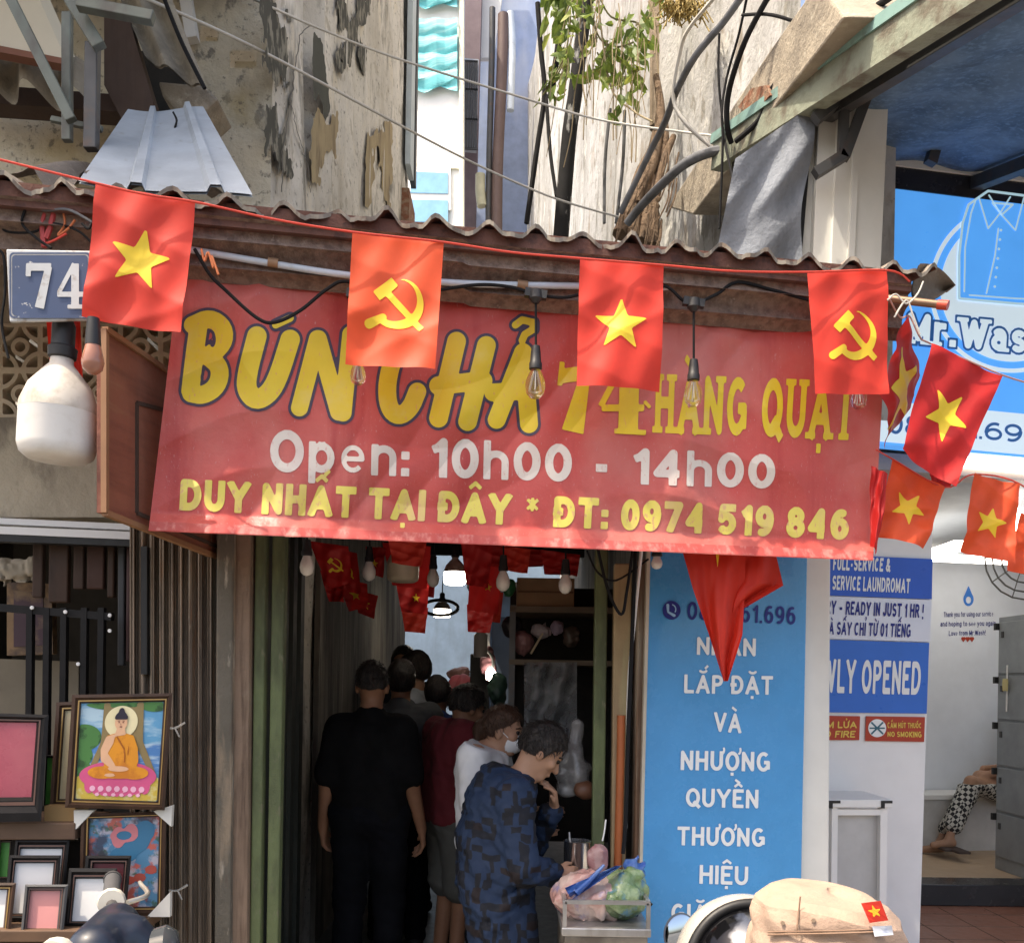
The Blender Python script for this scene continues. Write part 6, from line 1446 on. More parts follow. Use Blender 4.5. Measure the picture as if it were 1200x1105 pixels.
    if face:
        for s in (-1, 1):
            MB().lathe([(0, .009), (.008, .006), (.011, 0), (.008, -.006), (0, -.009)], M @ V(H(s * .031, .0755, .006)), tuple((M.to_3x3() @ R) @ V((1, 0, 0))), 10).build('eye', M_eye, t, smooth=True)
            MB().tube([M @ V(H(s * .016, .088, .024)), M @ V(H(s * .034, .084, .029)), M @ V(H(s * .050, .070, .024))], .0045 * sc, 6).build('eyebrow', hairm, t)
    hp = hair or {}
    f = Field(tuple(hc - V((.17, .19, .22)) * sc), tuple(hc + V((.17, .19, .2)) * sc), .006 if res < .01 else .009)
    g = hp.get('g', .012)
    f.ell(H(0, -.018, .026), ((.074 + g) * sc, (.092 + g) * sc, (.094 + g) * sc), RM, 0)
    f.half(H(0, hp.get('front', .055), hp.get('line', .052)), R @ V((0, .74, -.67)))
    f.half(H(0, -.05, hp.get('nape', -.05)), R @ V((0, .25, -1)))
    if 'bun' in hp: f.ell(H(0, -.115, -.01), (.035, .04, .045), RM, .02); f.rc(H(0, -.12, -.02), H(0, -.135, -.13), .028, .012, .02)
    if 'tail' in hp: f.ell(H(0, -.125, -.005), (.05, .035, .05), RM, .02); f.rc(H(0, -.135, -.01), H(.01, -.145, -.14), .035, .018, .02)
    if 'side' in hp: 
        for s in (-1, 1): f.rc(H(s * .074, .010, .02), H(s * .076, .004, -.03), .016, .008, .01)
    f.wob(.0026, 130, 3, (1, 1, .25)).wob(.003, 50, 8)
    hm_ = f.mesh(M=M)
    if res < .0095:                                     # short tufts lying over the hair
        rr_ = random.Random(int(sc * 1e4) + 5); crown = V((0, -.05, .10)); n_t = 0
        for _ in range(1500):
            d_ = V((rr_.gauss(0, 1), rr_.gauss(0, 1), rr_.gauss(0, 1))).normalized(); e_ = V(((.074 + g) * d_.x, (.092 + g) * d_.y, (.094 + g) * d_.z)) + V((0, -.018, .026))
            if (e_.y - hp.get('front', .055)) * .74 - (e_.z - hp.get('line', .052)) * .67 > -.004 or e_.z < hp.get('nape', -.05) + .012: continue
            tg = (e_ - crown); tg -= d_ * tg.dot(d_)
            if tg.length < 1e-4: continue
            tg = (tg.normalized() + V((rr_.gauss(0, .3), rr_.gauss(0, .3), rr_.gauss(0, .3)))).normalized(); L_ = rr_.uniform(.018, .04) * (1 if g > .008 else .4)
            p0, p1, p2 = e_ + d_ * .0005, e_ + tg * L_ * .5 + d_ * .004, e_ + tg * L_ - d_ * L_ * L_ * 5 + d_ * .003
            hm_.tube([M @ V(H(*p0)), M @ V(H(*p1)), M @ V(H(*p2))], .0024 * sc, 4, smooth=False, taper=.0006); n_t += 1
            if n_t > 420: break
    hm_.build('hair', hairm, t, smooth=True, fix=False)
    if top:
        f = Field(lo, hi, res); g = top.get('g', .016)
        torso(f, g)
        sl = top.get('sleeve', .75)
        for s, n in ((-1, 'L'), (1, 'R')):
            e, a = J['el' + n], J['sh' + n]
            if sl <= 1: f.rc(a, a + (e - a) * sl, .058 * sc + g * .8, .053 * sc + g, .04)
            else:
                f.rc(a, e, .056 * sc + g * .8, .048 * sc + g, .04); w_ = J['wr' + n]; f.rc(e, e + (w_ - e) * (sl - 1), .047 * sc + g, .034 * sc + g * .8, .03)
            if top.get('long'):
                f.rc(J['pel'] + V((s * .07, 0, 0)), J['hip' + n] * .35 + J['kn' + n] * .65 + V((s * .0, 0, .0)), .12 * sc + g, .115 * sc + g, .06)
        f.wob(top.get('fold', .005), 26, int(sc * 1000) % 97, (1, 1, .5)).crease(top.get('fold', .005) * 1.0, 30, 4, (1, .8, 1.1)).crease(top.get('fold', .005) * .5, 70, 9, (1, .8, 1))
        nk = J['nck']; f.half(nk + V((0, .03, .025)) * sc, V((0, .35, 1)))
        f.half(V((0, 0, top.get('hem', J['hipL'].z - .08))), V((0, 0, -1)))
        if sl <= 1:
            for n in 'LR':
                pass
        o = f.mesh(M=M).build('shirt', top['m'], t, smooth=True, fix=False)
        if 'collar' in top:
            mb = MB(); cc = nk + V((0, .0, .012)) * sc; mb.tube([M @ (cc + V((.066 * math.cos(a) * sc, .066 * math.sin(a) * sc, -.020 * math.sin(a) * sc))) for a in [i * math.pi / 10 for i in range(21)]], .012, 8); mb.build('collar', top['collar'], t, smooth=True)
    if legs:
        f = Field(lo, hi, res); g = legs.get('g', .014)
        for s, n in ((-1, 'L'), (1, 'R')):
            h_, k_, a_ = J['hip' + n], J['kn' + n], J['an' + n]; ln = legs.get('len', 2)
            f.rc(J['pel'] + V((s * .06 * sc, 0, -.02)), h_, .105 * sc + g, .092 * sc + g, .05)
            if ln <= 1: f.rc(h_, h_ + (k_ - h_) * ln, .088 * sc + g, .072 * sc + g * 1.3, .03)
            else: f.rc(h_, k_, .085 * sc + g, .060 * sc + g, .03); f.rc(k_, k_ + (a_ - k_) * (ln - 1), .058 * sc + g, .045 * sc + g, .02)
        f.half(J['pel'] + V((0, 0, .06 * sc)), V((0, 0, 1)))
        if not seat and ln > 1: f.half(V((0, 0, J['anL'].z - .02)), V((0, 0, -1)))
        f.wob(.004, 24, 5).crease(.004, 34, 6, (.6, .6, 1.2))
        f.mesh(M=M).build('trousers' if ln > 1 else 'shorts', legs['m'], t, smooth=True, fix=False)
    if shoes:
        for s, n in ((-1, 'L'), (1, 'R')):
            a = J['an' + n]; f = Field(a - V((.09, .13, .14)), a + V((.09, .24, .05)), .011)
            f.rc(a + V((0, -.03, -.045)) * sc, a + V((s * .015, .15, -.06)) * sc, .048 * sc, .037 * sc, .02); f.half(a + V((0, 0, -.088 * sc)), V((0, 0, -1))); f.mesh(M=M).build('shoe', M_shoe, t, smooth=True, fix=False)
    if mask:
        f = Field(tuple(hc - V((.15, .15, .2))), tuple(hc + V((.15, .2, .15))), .005)
        f.ell(H(0, .030, -.052), (.063 * sc, .080 * sc, .068 * sc), RM, 0); f.cut_ell(H(0, .010, -.045), (.062 * sc, .066 * sc, .085 * sc), RM)
        f.half(H(0, .02, -.012), R @ V((0, -.2, 1))); f.half(H(0, .030, -.05), R @ V((0, -1, 0)))
        f.mesh(M=M).build('face_mask', mat('white_mask', (.72, .73, .74), .7), t, smooth=True, fix=False)
        for s in (-1, 1): MB().tube([M @ V(H(s * .058, .045, -.03)), M @ V(H(s * .074, .012, -.005)), M @ V(H(s * .078, -.012, .01))], .0022, 5).build('mask_strap', MATS['white_mask'], t)
    return t
g = None
GZ = .105
bx = lambda px, Y: (F(px, HZ, Y).x, Y, GZ)
M_blk = mat('black_cotton', (.0055, .0055, .006), .95, var=.3, spec=.12); M_blk2 = mat('black_trousers', (.005, .0055, .0075), .9, var=.3, spec=.12)
person('man with cropped black hair seen from behind in black t-shirt and black trousers', bx(436, 4.4), 0, .935, {'wrL': (-.225, .03, .80), 'wrR': (.238, .05, .80), 'elL': (-.196, -.03, 1.03), 'elR': (.194, -.04, 1.03), 'shL': (-.146, -.01, 1.262), 'shR': (.146, -.01, 1.262), 'hdL': (.1, .25, -1), 'hdR': (.1, .3, -1), 'curl': .25}, skin=M_skin_d,
       hair={'g': .006, 'nape': -.012}, top={'m': M_blk, 'sleeve': .86, 'g': .017, 'fold': .003}, legs={'m': M_blk2, 'g': .02}, res=.0075)
person('man in dark grey t-shirt with bushy black hair walking just behind the man in black', bx(470, 5.25), 5, .95, {}, skin=M_skin_d, hair={'g': .015, 'nape': -.07}, top={'m': mat('dark_grey_cotton', (.07, .075, .08), .9)}, legs={'m': M_blk2})
person('farthest person in the alley with black hair, mostly hidden behind the others', bx(473, 7.0), 170, 1.03, {}, hair={'g': .02}, top={'m': mat('navy_cotton', (.03, .04, .06), .9)}, legs={'m': M_blk2}, res=.013)
person('person in a pale shirt facing left deep in the alley', bx(487, 6.0), 80, .99, {}, hair={'g': .018}, top={'m': mat('pale_blue_shirt', (.42, .47, .52), .9), 'sleeve': 1.8}, legs={'m': M_blk2}, res=.013)
person('person in dark blue t-shirt with short black hair seen from behind in the alley', bx(513, 5.5), -8, .90, {}, skin=M_skin_d, hair={'g': .014}, top={'m': mat('dark_blue_cotton', (.015, .035, .13), .9)}, legs={'m': M_blk2}, res=.012)
person('young man in maroon t-shirt and grey shorts turned to the right', bx(533, 4.65), -62, .90, {'hed': (0, .075, 1.365), 'nck': (0, .03, 1.27), 'elL': (-.22, .03, .97), 'wrL': (-.18, .2, .92), 'elR': (.22, .0, .97), 'wrR': (.20, .16, .86), 'hdL': (.1, 1, -.2), 'hdR': (0, .8, -.6)}, head=(16, 0, 0), skin=M_skin_d, hair={'g': .013, 'nape': -.03},
       top={'m': mat('maroon_cotton', (.115, .012, .018), .9), 'sleeve': .8, 'g': .034, 'hem': .80}, legs={'m': mat('grey_shorts', (.08, .082, .075), .9), 'len': .85, 'g': .024}, res=.009)
person('woman in white t-shirt and white face mask with tied brown hair', bx(570, 4.15), -103, .86, {'hed': (0, .085, 1.285), 'nck': (0, .03, 1.185), 'wrL': (-.12, .22, .92), 'elL': (-.20, .02, .92), 'wrR': (.12, .22, .88), 'elR': (.20, .02, .90), 'hdL': (.1, 1, 0), 'hdR': (-.1, 1, 0)}, head=(10, 0, 0), hair={'g': .011, 'bun': 1, 'nape': -.045, 'line': .058}, hairm=M_hair_b,
       top={'m': mat('white_cotton', (.66, .67, .68), .9), 'sleeve': .7, 'g': .022, 'fold': .004}, legs={'m': M_blk2}, mask=True, res=.0075)
M_pat = blocks('blue_block_print', (.009, .024, .060), (.005, .007, .013), (.013, .009, .011), 30)
person('short haired person in blue and black block print shirt leaning over the food stall', (F(592, HZ, 3.75).x, 3.75, GZ), -84, .90,
       {'pel': (0, -.035, .72), 'wst': (0, -.055, .87), 'chs': (0, -.015, 1.01), 'nck': (0, .060, 1.115), 'hed': (0, .155, 1.222), 'shR': (.165, .018, 1.055), 'elR': (.205, .055, .80), 'wrR': (.150, .185, .765), 'shL': (-.165, .03, 1.055), 'elL': (-.17, .13, .84), 'wrL': (-.06, .215, .985),
        'hipL': (-.09, -.03, .70), 'hipR': (.09, -.03, .70), 'knL': (-.10, .03, .38), 'knR': (.10, .01, .38), 'hdL': (.25, -.10, 1), 'pnL': (.1, -1, -.1), 'hdR': (-.1, 1, -.1), 'pnR': (-1, 0, -.3), 'curl': .3},
       head=(38, 0, 0), hair={'g': .016, 'nape': -.045, 'line': .050, 'side': 1}, top={'m': M_pat, 'sleeve': 1.82, 'g': .024, 'long': 1, 'hem': .42, 'fold': .008, 'collar': mat('navy_collar', (.008, .012, .026), .9)}, legs={'m': M_blk2, 'g': .012}, res=.0062)
# someone resting on the laundry bench, torso behind the lockers
bb = V((F(1195, 940, 7.85).x, 7.85, fl))
person('person in black and white checked trousers resting on the bench behind the lockers', bb, 90, .92, {'pel': (0, 0, .52), 'wst': (0, -.06, .66), 'chs': (0, -.10, .82), 'nck': (0, -.10, .97), 'hed': (0, -.06, 1.08)},
       world={'hipL': F(1188, 932, 7.80), 'hipR': F(1188, 926, 7.9), 'knL': F(1138, 916, 7.55), 'knR': F(1148, 910, 7.68), 'anL': F(1112, 982, 7.45), 'anR': F(1100, 988, 7.6), 'elL': F(1175, 905, 7.65), 'elR': F(1178, 900, 7.9), 'wrL': F(1150, 908, 7.62), 'wrR': F(1152, 900, 7.8), 'shL': F(1200, 880, 7.65), 'shR': F(1200, 878, 7.98)},
       legs={'m': checks('checked_cloth', (.55, .54, .5), (.02, .02, .022), 34), 'len': 1.78, 'g': .03}, top={'m': M_blk, 'sleeve': .8}, seat=True, shoes=False, res=.013)
for i, (x, y, Y) in enumerate(((1106, 993, 7.45), (1122, 996, 7.35))): solo(MB().box(F(x, y, Y) , .10, .24, .022), 'sandal', mat('brown_sandal', (.07, .05, .045), .7), ('brown sandal on the tan floor beside the bench, left one', 'brown sandal on the tan floor beside the bench, nearest the step')[i], 'sandal', 'sandals by the bench', bevel=.008)

# ------------------------------------------------------------------ food stall and clutter at the alley mouth
M_ss = mat('scratched_steel', (.42, .41, .40), .35, [(12, (1, 1, .4), .5, .7, (.24, .22, .19), .7)], metal=.7)
st = thing('food_stall', 'small metal food cart with an open top frame beside the blue panel', 'food cart', (.35, 3.5, .1))
x0, x1, y0, y1 = F(662, 1055, 3.32).x, F(760, 1055, 3.32).x, 3.32, 3.78
MB().box(((x0 + x1) / 2, (y0 + y1) / 2, .41), x1 - x0, y1 - y0, .60).build('cart_body', mat('dull_steel_panel', (.25, .22, .18), .5, [(7, (1, 1, 1), .5, .65, (.12, .10, .08), .8)], metal=.5), st, bevel=.006)
MB().box(((x0 + x1) / 2, (y0 + y1) / 2, .725), x1 - x0 + .02, y1 - y0 + .02, .03).build('counter_top', M_ss, st, bevel=.004)
zt_ = 1.6 - (1055 - 800) / FPX * 3.32
m = MB()
for a, b in (((x0, y0), (x1, y0)), ((x1, y0), (x1, y1)), ((x0, y0), (x0, y1))): m.bar((*a, zt_), (*b, zt_), .014, .014)
for a in ((x0, y0), (x1, y0), (x1, y1), (x0, y1)): m.bar((*a, .74), (*a, zt_), .014, .014)
m.build('rail_frame', M_ss, st)
def lump(name, c, r, m_, label, cat, seed, amp=.018, fr=28, par=None, extra=None):
    f = Field(tuple(V(c) - V(r) - V((.05, .05, .05))), tuple(V(c) + V(r) + V((.05, .05, .05))), .009); f.ell(c, r, None, 0)
    for e in (extra or []): f.rc(*e)
    f.wob(amp, fr, seed).crease(amp * .8, fr * 1.6, seed + 1).crease(amp * .35, fr * 3.5, seed + 2); mb = f.mesh()
    return mb.build(name, m_, par, smooth=True, fix=False) if par else solo(mb, name, m_, label, cat, smooth=True, fix=False)
M_meat = mat('bagged_meat', (.50, .28, .25), .2, [(9, (1, 1, 1), .42, .56, (.62, .48, .42), .9), (14, (1, 1, 1), .55, .66, (.22, .22, .42), .8)], coat=.7, bump=.4, bscale=40)
M_herb = mat('bagged_herbs', (.14, .24, .10), .2, [(11, (1, 1, 1), .45, .56, (.30, .40, .22), .9), (17, (1, 1, 1), .55, .66, (.10, .26, .36), .9), (26, (1, 1, 1), .6, .7, (.5, .6, .6), .7)], coat=.7, bump=.5, bscale=50)
M_bluebag = mat('blue_plastic_bag', (.05, .15, .50), .2, [(9, (1, 1, 1), .5, .65, (.20, .36, .68), .8)], coat=.5, transl=.3)
b = thing('meat_bag', 'clear plastic bag of pink meat with a blue tied handle on the food cart', 'plastic bag', F(690, 1085, 3.45))
lump('bag_content', F(690, 1053, 3.48), (.145, .11, .085), M_meat, None, None, 2, .014, par=b)
def bagtop(u, v): return F(662 + 60 * v + 8 * u, 1040 - 26 * v + 14 * u * (1 - v), 3.38 + .02 * math.sin(u * 9 + v * 5))
MB().grid(bagtop, 10, 14).build('blue_handle', M_bluebag, b, smooth=True, fix=False)
MB().tube([F(676, 1045, 3.37), F(692, 1030, 3.36), F(708, 1013, 3.37)], .014, 8, taper=.005).build('blue_handle', M_bluebag, b, smooth=True)
lump('herb_bag', F(728, 1046, 3.46), (.085, .10, .085), M_herb, 'clear plastic bag of green herbs next to the bag of meat', 'plastic bag', 5, .012)
lump('blue_bag_knot', F(744, 1020, 3.5), (.03, .03, .035), M_bluebag, 'small knotted blue plastic bag beside the blue panel', 'plastic bag', 9, .012, 60)
t = thing('steel_pot', 'tall bright steel pot behind the bags on the food cart', 'pot', F(676, 1030, 3.72))
MB().lathe([(0, 0), (.052, 0), (.054, .02), (.054, .150), (.057, .153), (.050, .155), (.050, .02)], F(676, 1030, 3.72), n=28).build('pot_body', mat('bright_steel', (.65, .65, .66), .18, metal=.95), t, smooth=True)
MB().tube([F(672, 1000, 3.70), F(668, 985, 3.70), F(667, 975, 3.71)], .004, 6).build('ladle', M_ss, t)
lump('pink_bag', F(701, 1003, 3.6), (.034, .03, .05), mat('pink_plastic', (.50, .25, .25), .4, [(12, (1, 1, 1), .5, .6, (.6, .42, .40), .8)], transl=.2), 'small pink plastic bag standing right of the steel pot', 'plastic bag', 4, .008, 60)
solo(MB().tube([F(706, 985, 3.58), F(708, 975, 3.58), F(710, 960, 3.58)], .003, 6), 'white_straw', M_white_p, 'thin white straw sticking up from the pink bag', 'straw')
t = thing('black_clamp', 'black metal clamp with a short arm hanging beside the blue panel edge', 'clamp', F(746, 1055, 3.45))
MB().prism([F(742, 1032, 3.45), F(750, 1028, 3.45), F(756, 1040, 3.45), F(752, 1056, 3.45), F(748, 1074, 3.45), F(744, 1074, 3.45), F(744, 1050, 3.45)], (0, .03, 0)).build('body', M_black, t, bevel=.003)
MB().tube([F(750, 1040, 3.44), F(760, 1056, 3.44), F(764, 1060, 3.44)], .006, 7).build('arm', M_black, t)
# rack with boxes and bags
rk = thing('storage_rack', 'dark two shelf rack full of bags and a carton against the alley wall', 'rack', (.35, 4.9, .1))
rY0, rY1 = 4.62, 5.05; rx0, rx1 = F(600, 700, 4.62).x - .01, .56
sh1z, sh2z = F(640, 714, 4.62).z, F(640, 776, 4.62).z
MB().box(((rx0 + rx1) / 2, (rY0 + rY1) / 2, sh1z), rx1 - rx0, rY1 - rY0, .03).build('shelf', mat('worn_shelf', (.17, .13, .09), .7), rk)
MB().box(((rx0 + rx1) / 2, (rY0 + rY1) / 2, sh2z), rx1 - rx0, rY1 - rY0, .025).build('shelf', MATS['worn_shelf'], rk)
for x in (rx0 + .015, rx1 - .015):
    for y in (rY0 + .015, rY1 - .015): MB().bar((x, y, .1), (x, y, sh1z + .02), .03, .03).build('leg', M_steel_d, rk)
MB().box(((rx0 + rx1) / 2, rY1 + .015, (sh1z + .5) / 2 + .2), rx1 - rx0, .01, sh1z - .6).build('back_board', M_dark, rk)
t = thing('cardboard_box', 'plain brown cardboard box on top of the rack in the alley', 'box', F(640, 710, 4.6))
ca, cb = F(606, 674, 4.64), F(673, 709, 4.64)
M_card = mat('brown_cardboard', (.30, .185, .10), .85, [(5, (1, 1, 1), .5, .7, (.24, .14, .075), .6)])
MB().box(((ca.x + cb.x) / 2, 4.80, sh1z + .015 + (ca.z - cb.z) / 2), cb.x - ca.x, .3, ca.z - cb.z).build('carton', M_card, t, bevel=.004)
MB().box(((ca.x + cb.x) / 2, 4.648, sh1z + .017 + (ca.z - cb.z) / 2), cb.x - ca.x - .01, .004, .008).build('flap_seam', mat('carton_seam', (.16, .09, .05), .9), t)
for i, (x, y, Y, r, c, lb) in enumerate(((612, 752, 4.7, (.05, .06, .06), (.30, .15, .15), 'dusky pink bundle on the lower shelf of the rack'), (634, 740, 4.7, (.045, .05, .03), (.42, .38, .40), 'pale plastic bundle under the top shelf of the rack'), (653, 735, 4.68, (.03, .04, .025), (.40, .32, .42), 'lilac bundle under the right of the top shelf'), (600, 735, 4.75, (.05, .05, .05), (.03, .025, .03), 'black bag at the left end of the rack'), (668, 745, 4.7, (.035, .04, .05), (.10, .075, .06), 'brown bag at the right end of the lower shelf'), (596, 690, 4.6, (.03, .03, .04), (.02, .13, .05), 'green plastic bag hanging left of the cardboard box'), (583, 810, 5.2, (.05, .05, .10), (.05, .11, .08), 'dark green bag hanging behind the woman in white'))):
    lump('stored_bag', F(x, y, Y), r, mat('bag_colour_%d' % i, c, .4, var=.3), lb, 'bag', i + 3, .008, 50)
solo(MB().bar(F(622, 766, 4.6), F(636, 742, 4.6), .014, .010), 'wooden_stick', mat('bare_wood', (.42, .34, .22), .7), 'short pale stick leaning on the lower shelf of the rack', 'stick')
M_film = mat('cloudy_film', (.30, .31, .32), .2, [(8, (1, 1, 1), .5, .62, (.55, .56, .56), .8)], alpha=.55, coat=.6, bump=.6, bscale=25)
def film(u, v): return F(614 + 62 * u, 776 + 112 * v, 4.56 + .03 * math.sin(u * 14 + v * 6) + .015 * math.sin(v * 23 + u * 9))
solo(MB().grid(film, 26, 30), 'plastic_sheet', M_film, 'cloudy plastic sheet hanging from the lower shelf of the rack', 'plastic sheet', smooth=True, fix=False)
f = Field(tuple(F(672, 900, 4.0) - V((.14, .09, .2))), tuple(F(672, 900, 4.0) + V((.14, .09, .22))), .010)
f.rc(F(676, 852, 4.0), F(672, 905, 4.0), .015, .07, .02).rc(F(672, 905, 4.0), F(664, 922, 4.0), .06, .04, .02).rc(F(690, 896, 4.0), F(694, 902, 4.0), .02, .01, .03).wob(.014, 34, 3).wob(.006, 80, 5)
solo(f.mesh(), 'hanging_plastic_bag', mat('smoky_bag', (.30, .29, .28), .2, [(10, (1, 1, 1), .5, .62, (.55, .54, .52), .8)], alpha=.6, coat=.6), 'grey translucent plastic bag hanging in front of the bending person', 'plastic bag', smooth=True, fix=False)
lump('onion_bag', F(686, 925, 3.95), (.045, .04, .04), mat('brown_food', (.20, .09, .05), .5, var=.3), 'round brown bundle below the hanging grey bag', 'bag', 6, .006)
# far clutter with colours
for i, (x, y, Y, r, c, lb) in enumerate(((541, 806, 8.2, (.14, .1, .11), (.50, .10, .12), 'pinkish red bag heap deep in the alley'), (536, 790, 8.6, (.10, .08, .07), (.45, .25, .22), 'pale pink bundle above the red heap deep in the alley'), (573, 778, 7.5, (.05, .05, .14), (.42, .2, .22), 'hanging dusky pink bag deep in the alley right'))):
    lump('far_bag', F(x, y, Y), r, mat('far_bag_colour_%d' % i, c, .5, var=.3), lb, 'bag', i + 20, .015, 18)
solo(MB().box(F(562, 810, 7.8), .16, .1, .62), 'black_cupboard', M_black, 'narrow black cupboard deep in the alley on the right', 'cupboard', bevel=.01)
t = thing('small_lamp', 'small white lit lamp on a hook deep in the alley', 'lamp', F(575, 790, 7.4)); MB().lathe([(0, 0), (.035, .01), (.04, .07), (.02, .1), (0, .1)], F(575, 798, 7.4), n=16).build('shade', M_lit, t, smooth=True)
MB().tube([F(575, 790, 7.4), F(578, 775, 7.4), F(572, 764, 7.4), F(564, 768, 7.4)], .012, 7).build('hook', M_white_p, t)
solo(MB().lathe([(0, 0), (.05, 0), (.05, .16), (.03, .18), (0, .18)], F(563, 770, 6.8), n=18), 'hanging_jar', M_milk, 'small white jar hanging beside the red flags in the alley', 'jar', smooth=True)

# ------------------------------------------------------------------ the picture frame shop on the left
M_frame_b = mat('black_frame', (.010, .009, .009), .5, [(18, (1, 1, 1), .5, .7, (.022, .019, .018), .6)], spec=.22)
M_frame_br = mat('brown_frame', (.055, .029, .018), .5, [(14, (1, 1, .4), .5, .65, (.028, .016, .011), .7)], spec=.25)
M_frame_g = mat('grey_frame', (.06, .062, .065), .5, spec=.25)
M_gold = mat('gold_line', (.40, .25, .09), .35, metal=.5)
def frame(outer, inner, D, label, fm, pm, group='picture frames stacked in the shop', lean=.10, inner_line=True, th=.022):
    pl = Plane(D); zb = pl.hit(*outer[3]).z
    def h(x, y, o): p_ = pl.hit(x, y, o); return p_ + V((0, (p_.z - zb) * lean, 0))
    t_ = thing('picture_frame', label, 'picture frame', h(*outer[3], 0), group)
    def lp(a, b, k): return [(a[i][0] + (b[i][0] - a[i][0]) * k, a[i][1] + (b[i][1] - a[i][1]) * k) for i in range(4)]
    m_ = MB(); prof = [(0, 0), (0, th), (.35, th * 1.15), (.6, th * .75), (.85, th * .8), (1, th * .35), (1, 0)]
    rings = [[h(*q, o) for q in lp(outer, inner, k)] for k, o in prof]
    for a, b in zip(rings, rings[1:]):
        for i in range(4): m_.quad(a[i], a[(i + 1) % 4], b[(i + 1) % 4], b[i])
    m_.build('frame', fm, t_)
    if inner_line:
        m2 = MB(); a, b = [[h(*q, th * .82) for q in lp(outer, inner, k)] for k in (.66, .80)]
        for i in range(4): m2.quad(a[i], a[(i + 1) % 4], b[(i + 1) % 4], b[i])
        m2.build('inner_line', M_gold if fm is M_frame_br else mat('brown_line', (.14, .07, .05), .4), t_)
    if pm is not None: MB().prism([h(*q, th * .2) for q in inner], (0, .004, 0)).build('picture', pm, t_)
    return t_, h, inner, th
M_pap = mat('white_insert', (.66, .66, .65), .5, var=.03); M_pinkp = mat('pink_insert', (.58, .25, .24), .4, var=.04); M_redp = mat('rose_red_insert', (.40, .075, .105), .3, [(3, (1, 1, 1), .45, .7, (.52, .14, .16), .8)])
frame([(-60, 834), (51, 838), (48, 962), (-60, 964)], [(-60, 846), (37, 847), (35, 934), (-60, 935)], 3.34, 'large black frame with a rose red picture at the left edge', M_frame_b, M_redp)
frame([(60, 823), (90, 822), (88, 946), (58, 946)], [(71, 833), (90, 832), (88, 936), (69, 936)], 3.47, 'narrow brown frame with a cream picture half hidden behind the Buddha picture', M_frame_br, mat('cream_insert', (.60, .50, .30), .6))
frame([(50, 885), (66, 885), (66, 945), (50, 945)], [(53, 888), (63, 888), (63, 942), (53, 942)], 3.50, 'small frame with a bright green insert behind the rose red picture', M_frame_b, mat('green_insert', (.05, .22, .03), .5), inner_line=False)
bt, bh_, inn, bth = frame([(82, 814), (200, 812), (193, 949), (76, 946)], [(93, 824), (190, 822), (184, 939), (88, 936)], 3.36, 'brown framed picture of a seated Buddha in orange robe on a pink lotus', M_frame_br, mat('picture_sky', (.10, .33, .55), .35, [(5, (1, 1, 3), .5, .62, (.45, .62, .70), .9)]), lean=.04)
def pmap(o): return lambda a, b: bh_(*bil(inn, a, b), bth * .2 + .0012 * (o + 1))
def paint(nm, f, col, o, bx_=(0, 1, 0, 1), cell=.018, **k):
    m_ = MB(); add_fill(m_, INT(f, lambda X, Y: np.maximum(np.abs(X - .5) - .497, np.abs(Y - .5) - .497)), bx_, cell, pmap(o)); return m_.build(nm, mat('paint_' + nm, col, .4, **k), bt, fix=False)
paint('water', poly_sdf([(0, .45), (1, .42), (1, .70), (0, .70)]), (.07, .22, .50), 0, layers=[(8, (1, 1, 5), .5, .6, (.45, .6, .68), .8)])
paint('trees', U(ell_sdf(.05, .36, .22, .14), ell_sdf(.02, .55, .16, .12), ell_sdf(.5, .0, .45, .08), ell_sdf(.9, .03, .18, .07), ell_sdf(.1, .72, .2, .08)), (.06, .20, .05), 1, layers=[(26, (1, 1, 1), .5, .6, (.02, .07, .02), .9)])
paint('tree_trunk', U(poly_sdf([(.28, 0), (.36, 0), (.34, .40), (.22, .68), (.14, .68), (.27, .40)]), poly_sdf([(.68, 0), (.76, 0), (.78, .40), (.96, .72), (.88, .72), (.70, .44)]), poly_sdf([(.34, .05), (.70, .05), (.72, .5), (.32, .5)])), (.26, .19, .08), 2)
paint('gold_ground', poly_sdf([(0, .76), (1, .76), (1, 1), (0, 1)]), (.55, .40, .06), 3, layers=[(30, (1, 1, 1), .5, .6, (.62, .55, .25), .8)])
paint('halo', ell_sdf(.50, .20, .20, .165), (.78, .70, .42), 4)
paint('lotus_seat', U(ell_sdf(.5, .755, .47, .155), *[ell_sdf(.16 + .085 * i, .86 + .03 * math.sin(i * .4), .06, .075) for i in range(9)]), (.62, .09, .22), 5)
paint('lotus_petals', U(*[ell_sdf(.20 + .10 * i, .885, .036, .03) for i in range(7)], *[ell_sdf(.26 + .10 * i, .945, .03, .018) for i in range(6)]), (.80, .42, .55), 6)
paint('robe', U(poly_sdf([(.34, .34), (.50, .30), (.66, .34), (.72, .46), (.74, .60), (.70, .70), (.34, .70), (.30, .55)]), ell_sdf(.30, .72, .17, .065), ell_sdf(.70, .72, .17, .065), ell_sdf(.5, .73, .3, .05)), (.72, .28, .02), 7, layers=[(12, (1, 1, 1), .5, .6, (.52, .16, .015), .8)])
paint('skin_tone', U(ell_sdf(.50, .205, .075, .085), poly_sdf([(.455, .26), (.545, .26), (.57, .33), (.43, .35)]), poly_sdf([(.33, .35), (.44, .32), (.42, .42), (.36, .52), (.46, .64), (.42, .68), (.28, .60), (.27, .48)]), ell_sdf(.50, .68, .13, .028), ell_sdf(.40, .745, .07, .018)), (.72, .42, .25), 8)
paint('robe_fold', stroke_sdf([([(.45, .34), (.56, .48), (.57, .62)], .018), ([(.62, .40), (.60, .55)], .014)]), (.36, .10, .01), 9)
paint('hair_knot', U(INT(ell_sdf(.50, .165, .08, .07), lambda X, Y: Y - .175), ell_sdf(.50, .09, .035, .035)), (.02, .015, .03), 9)
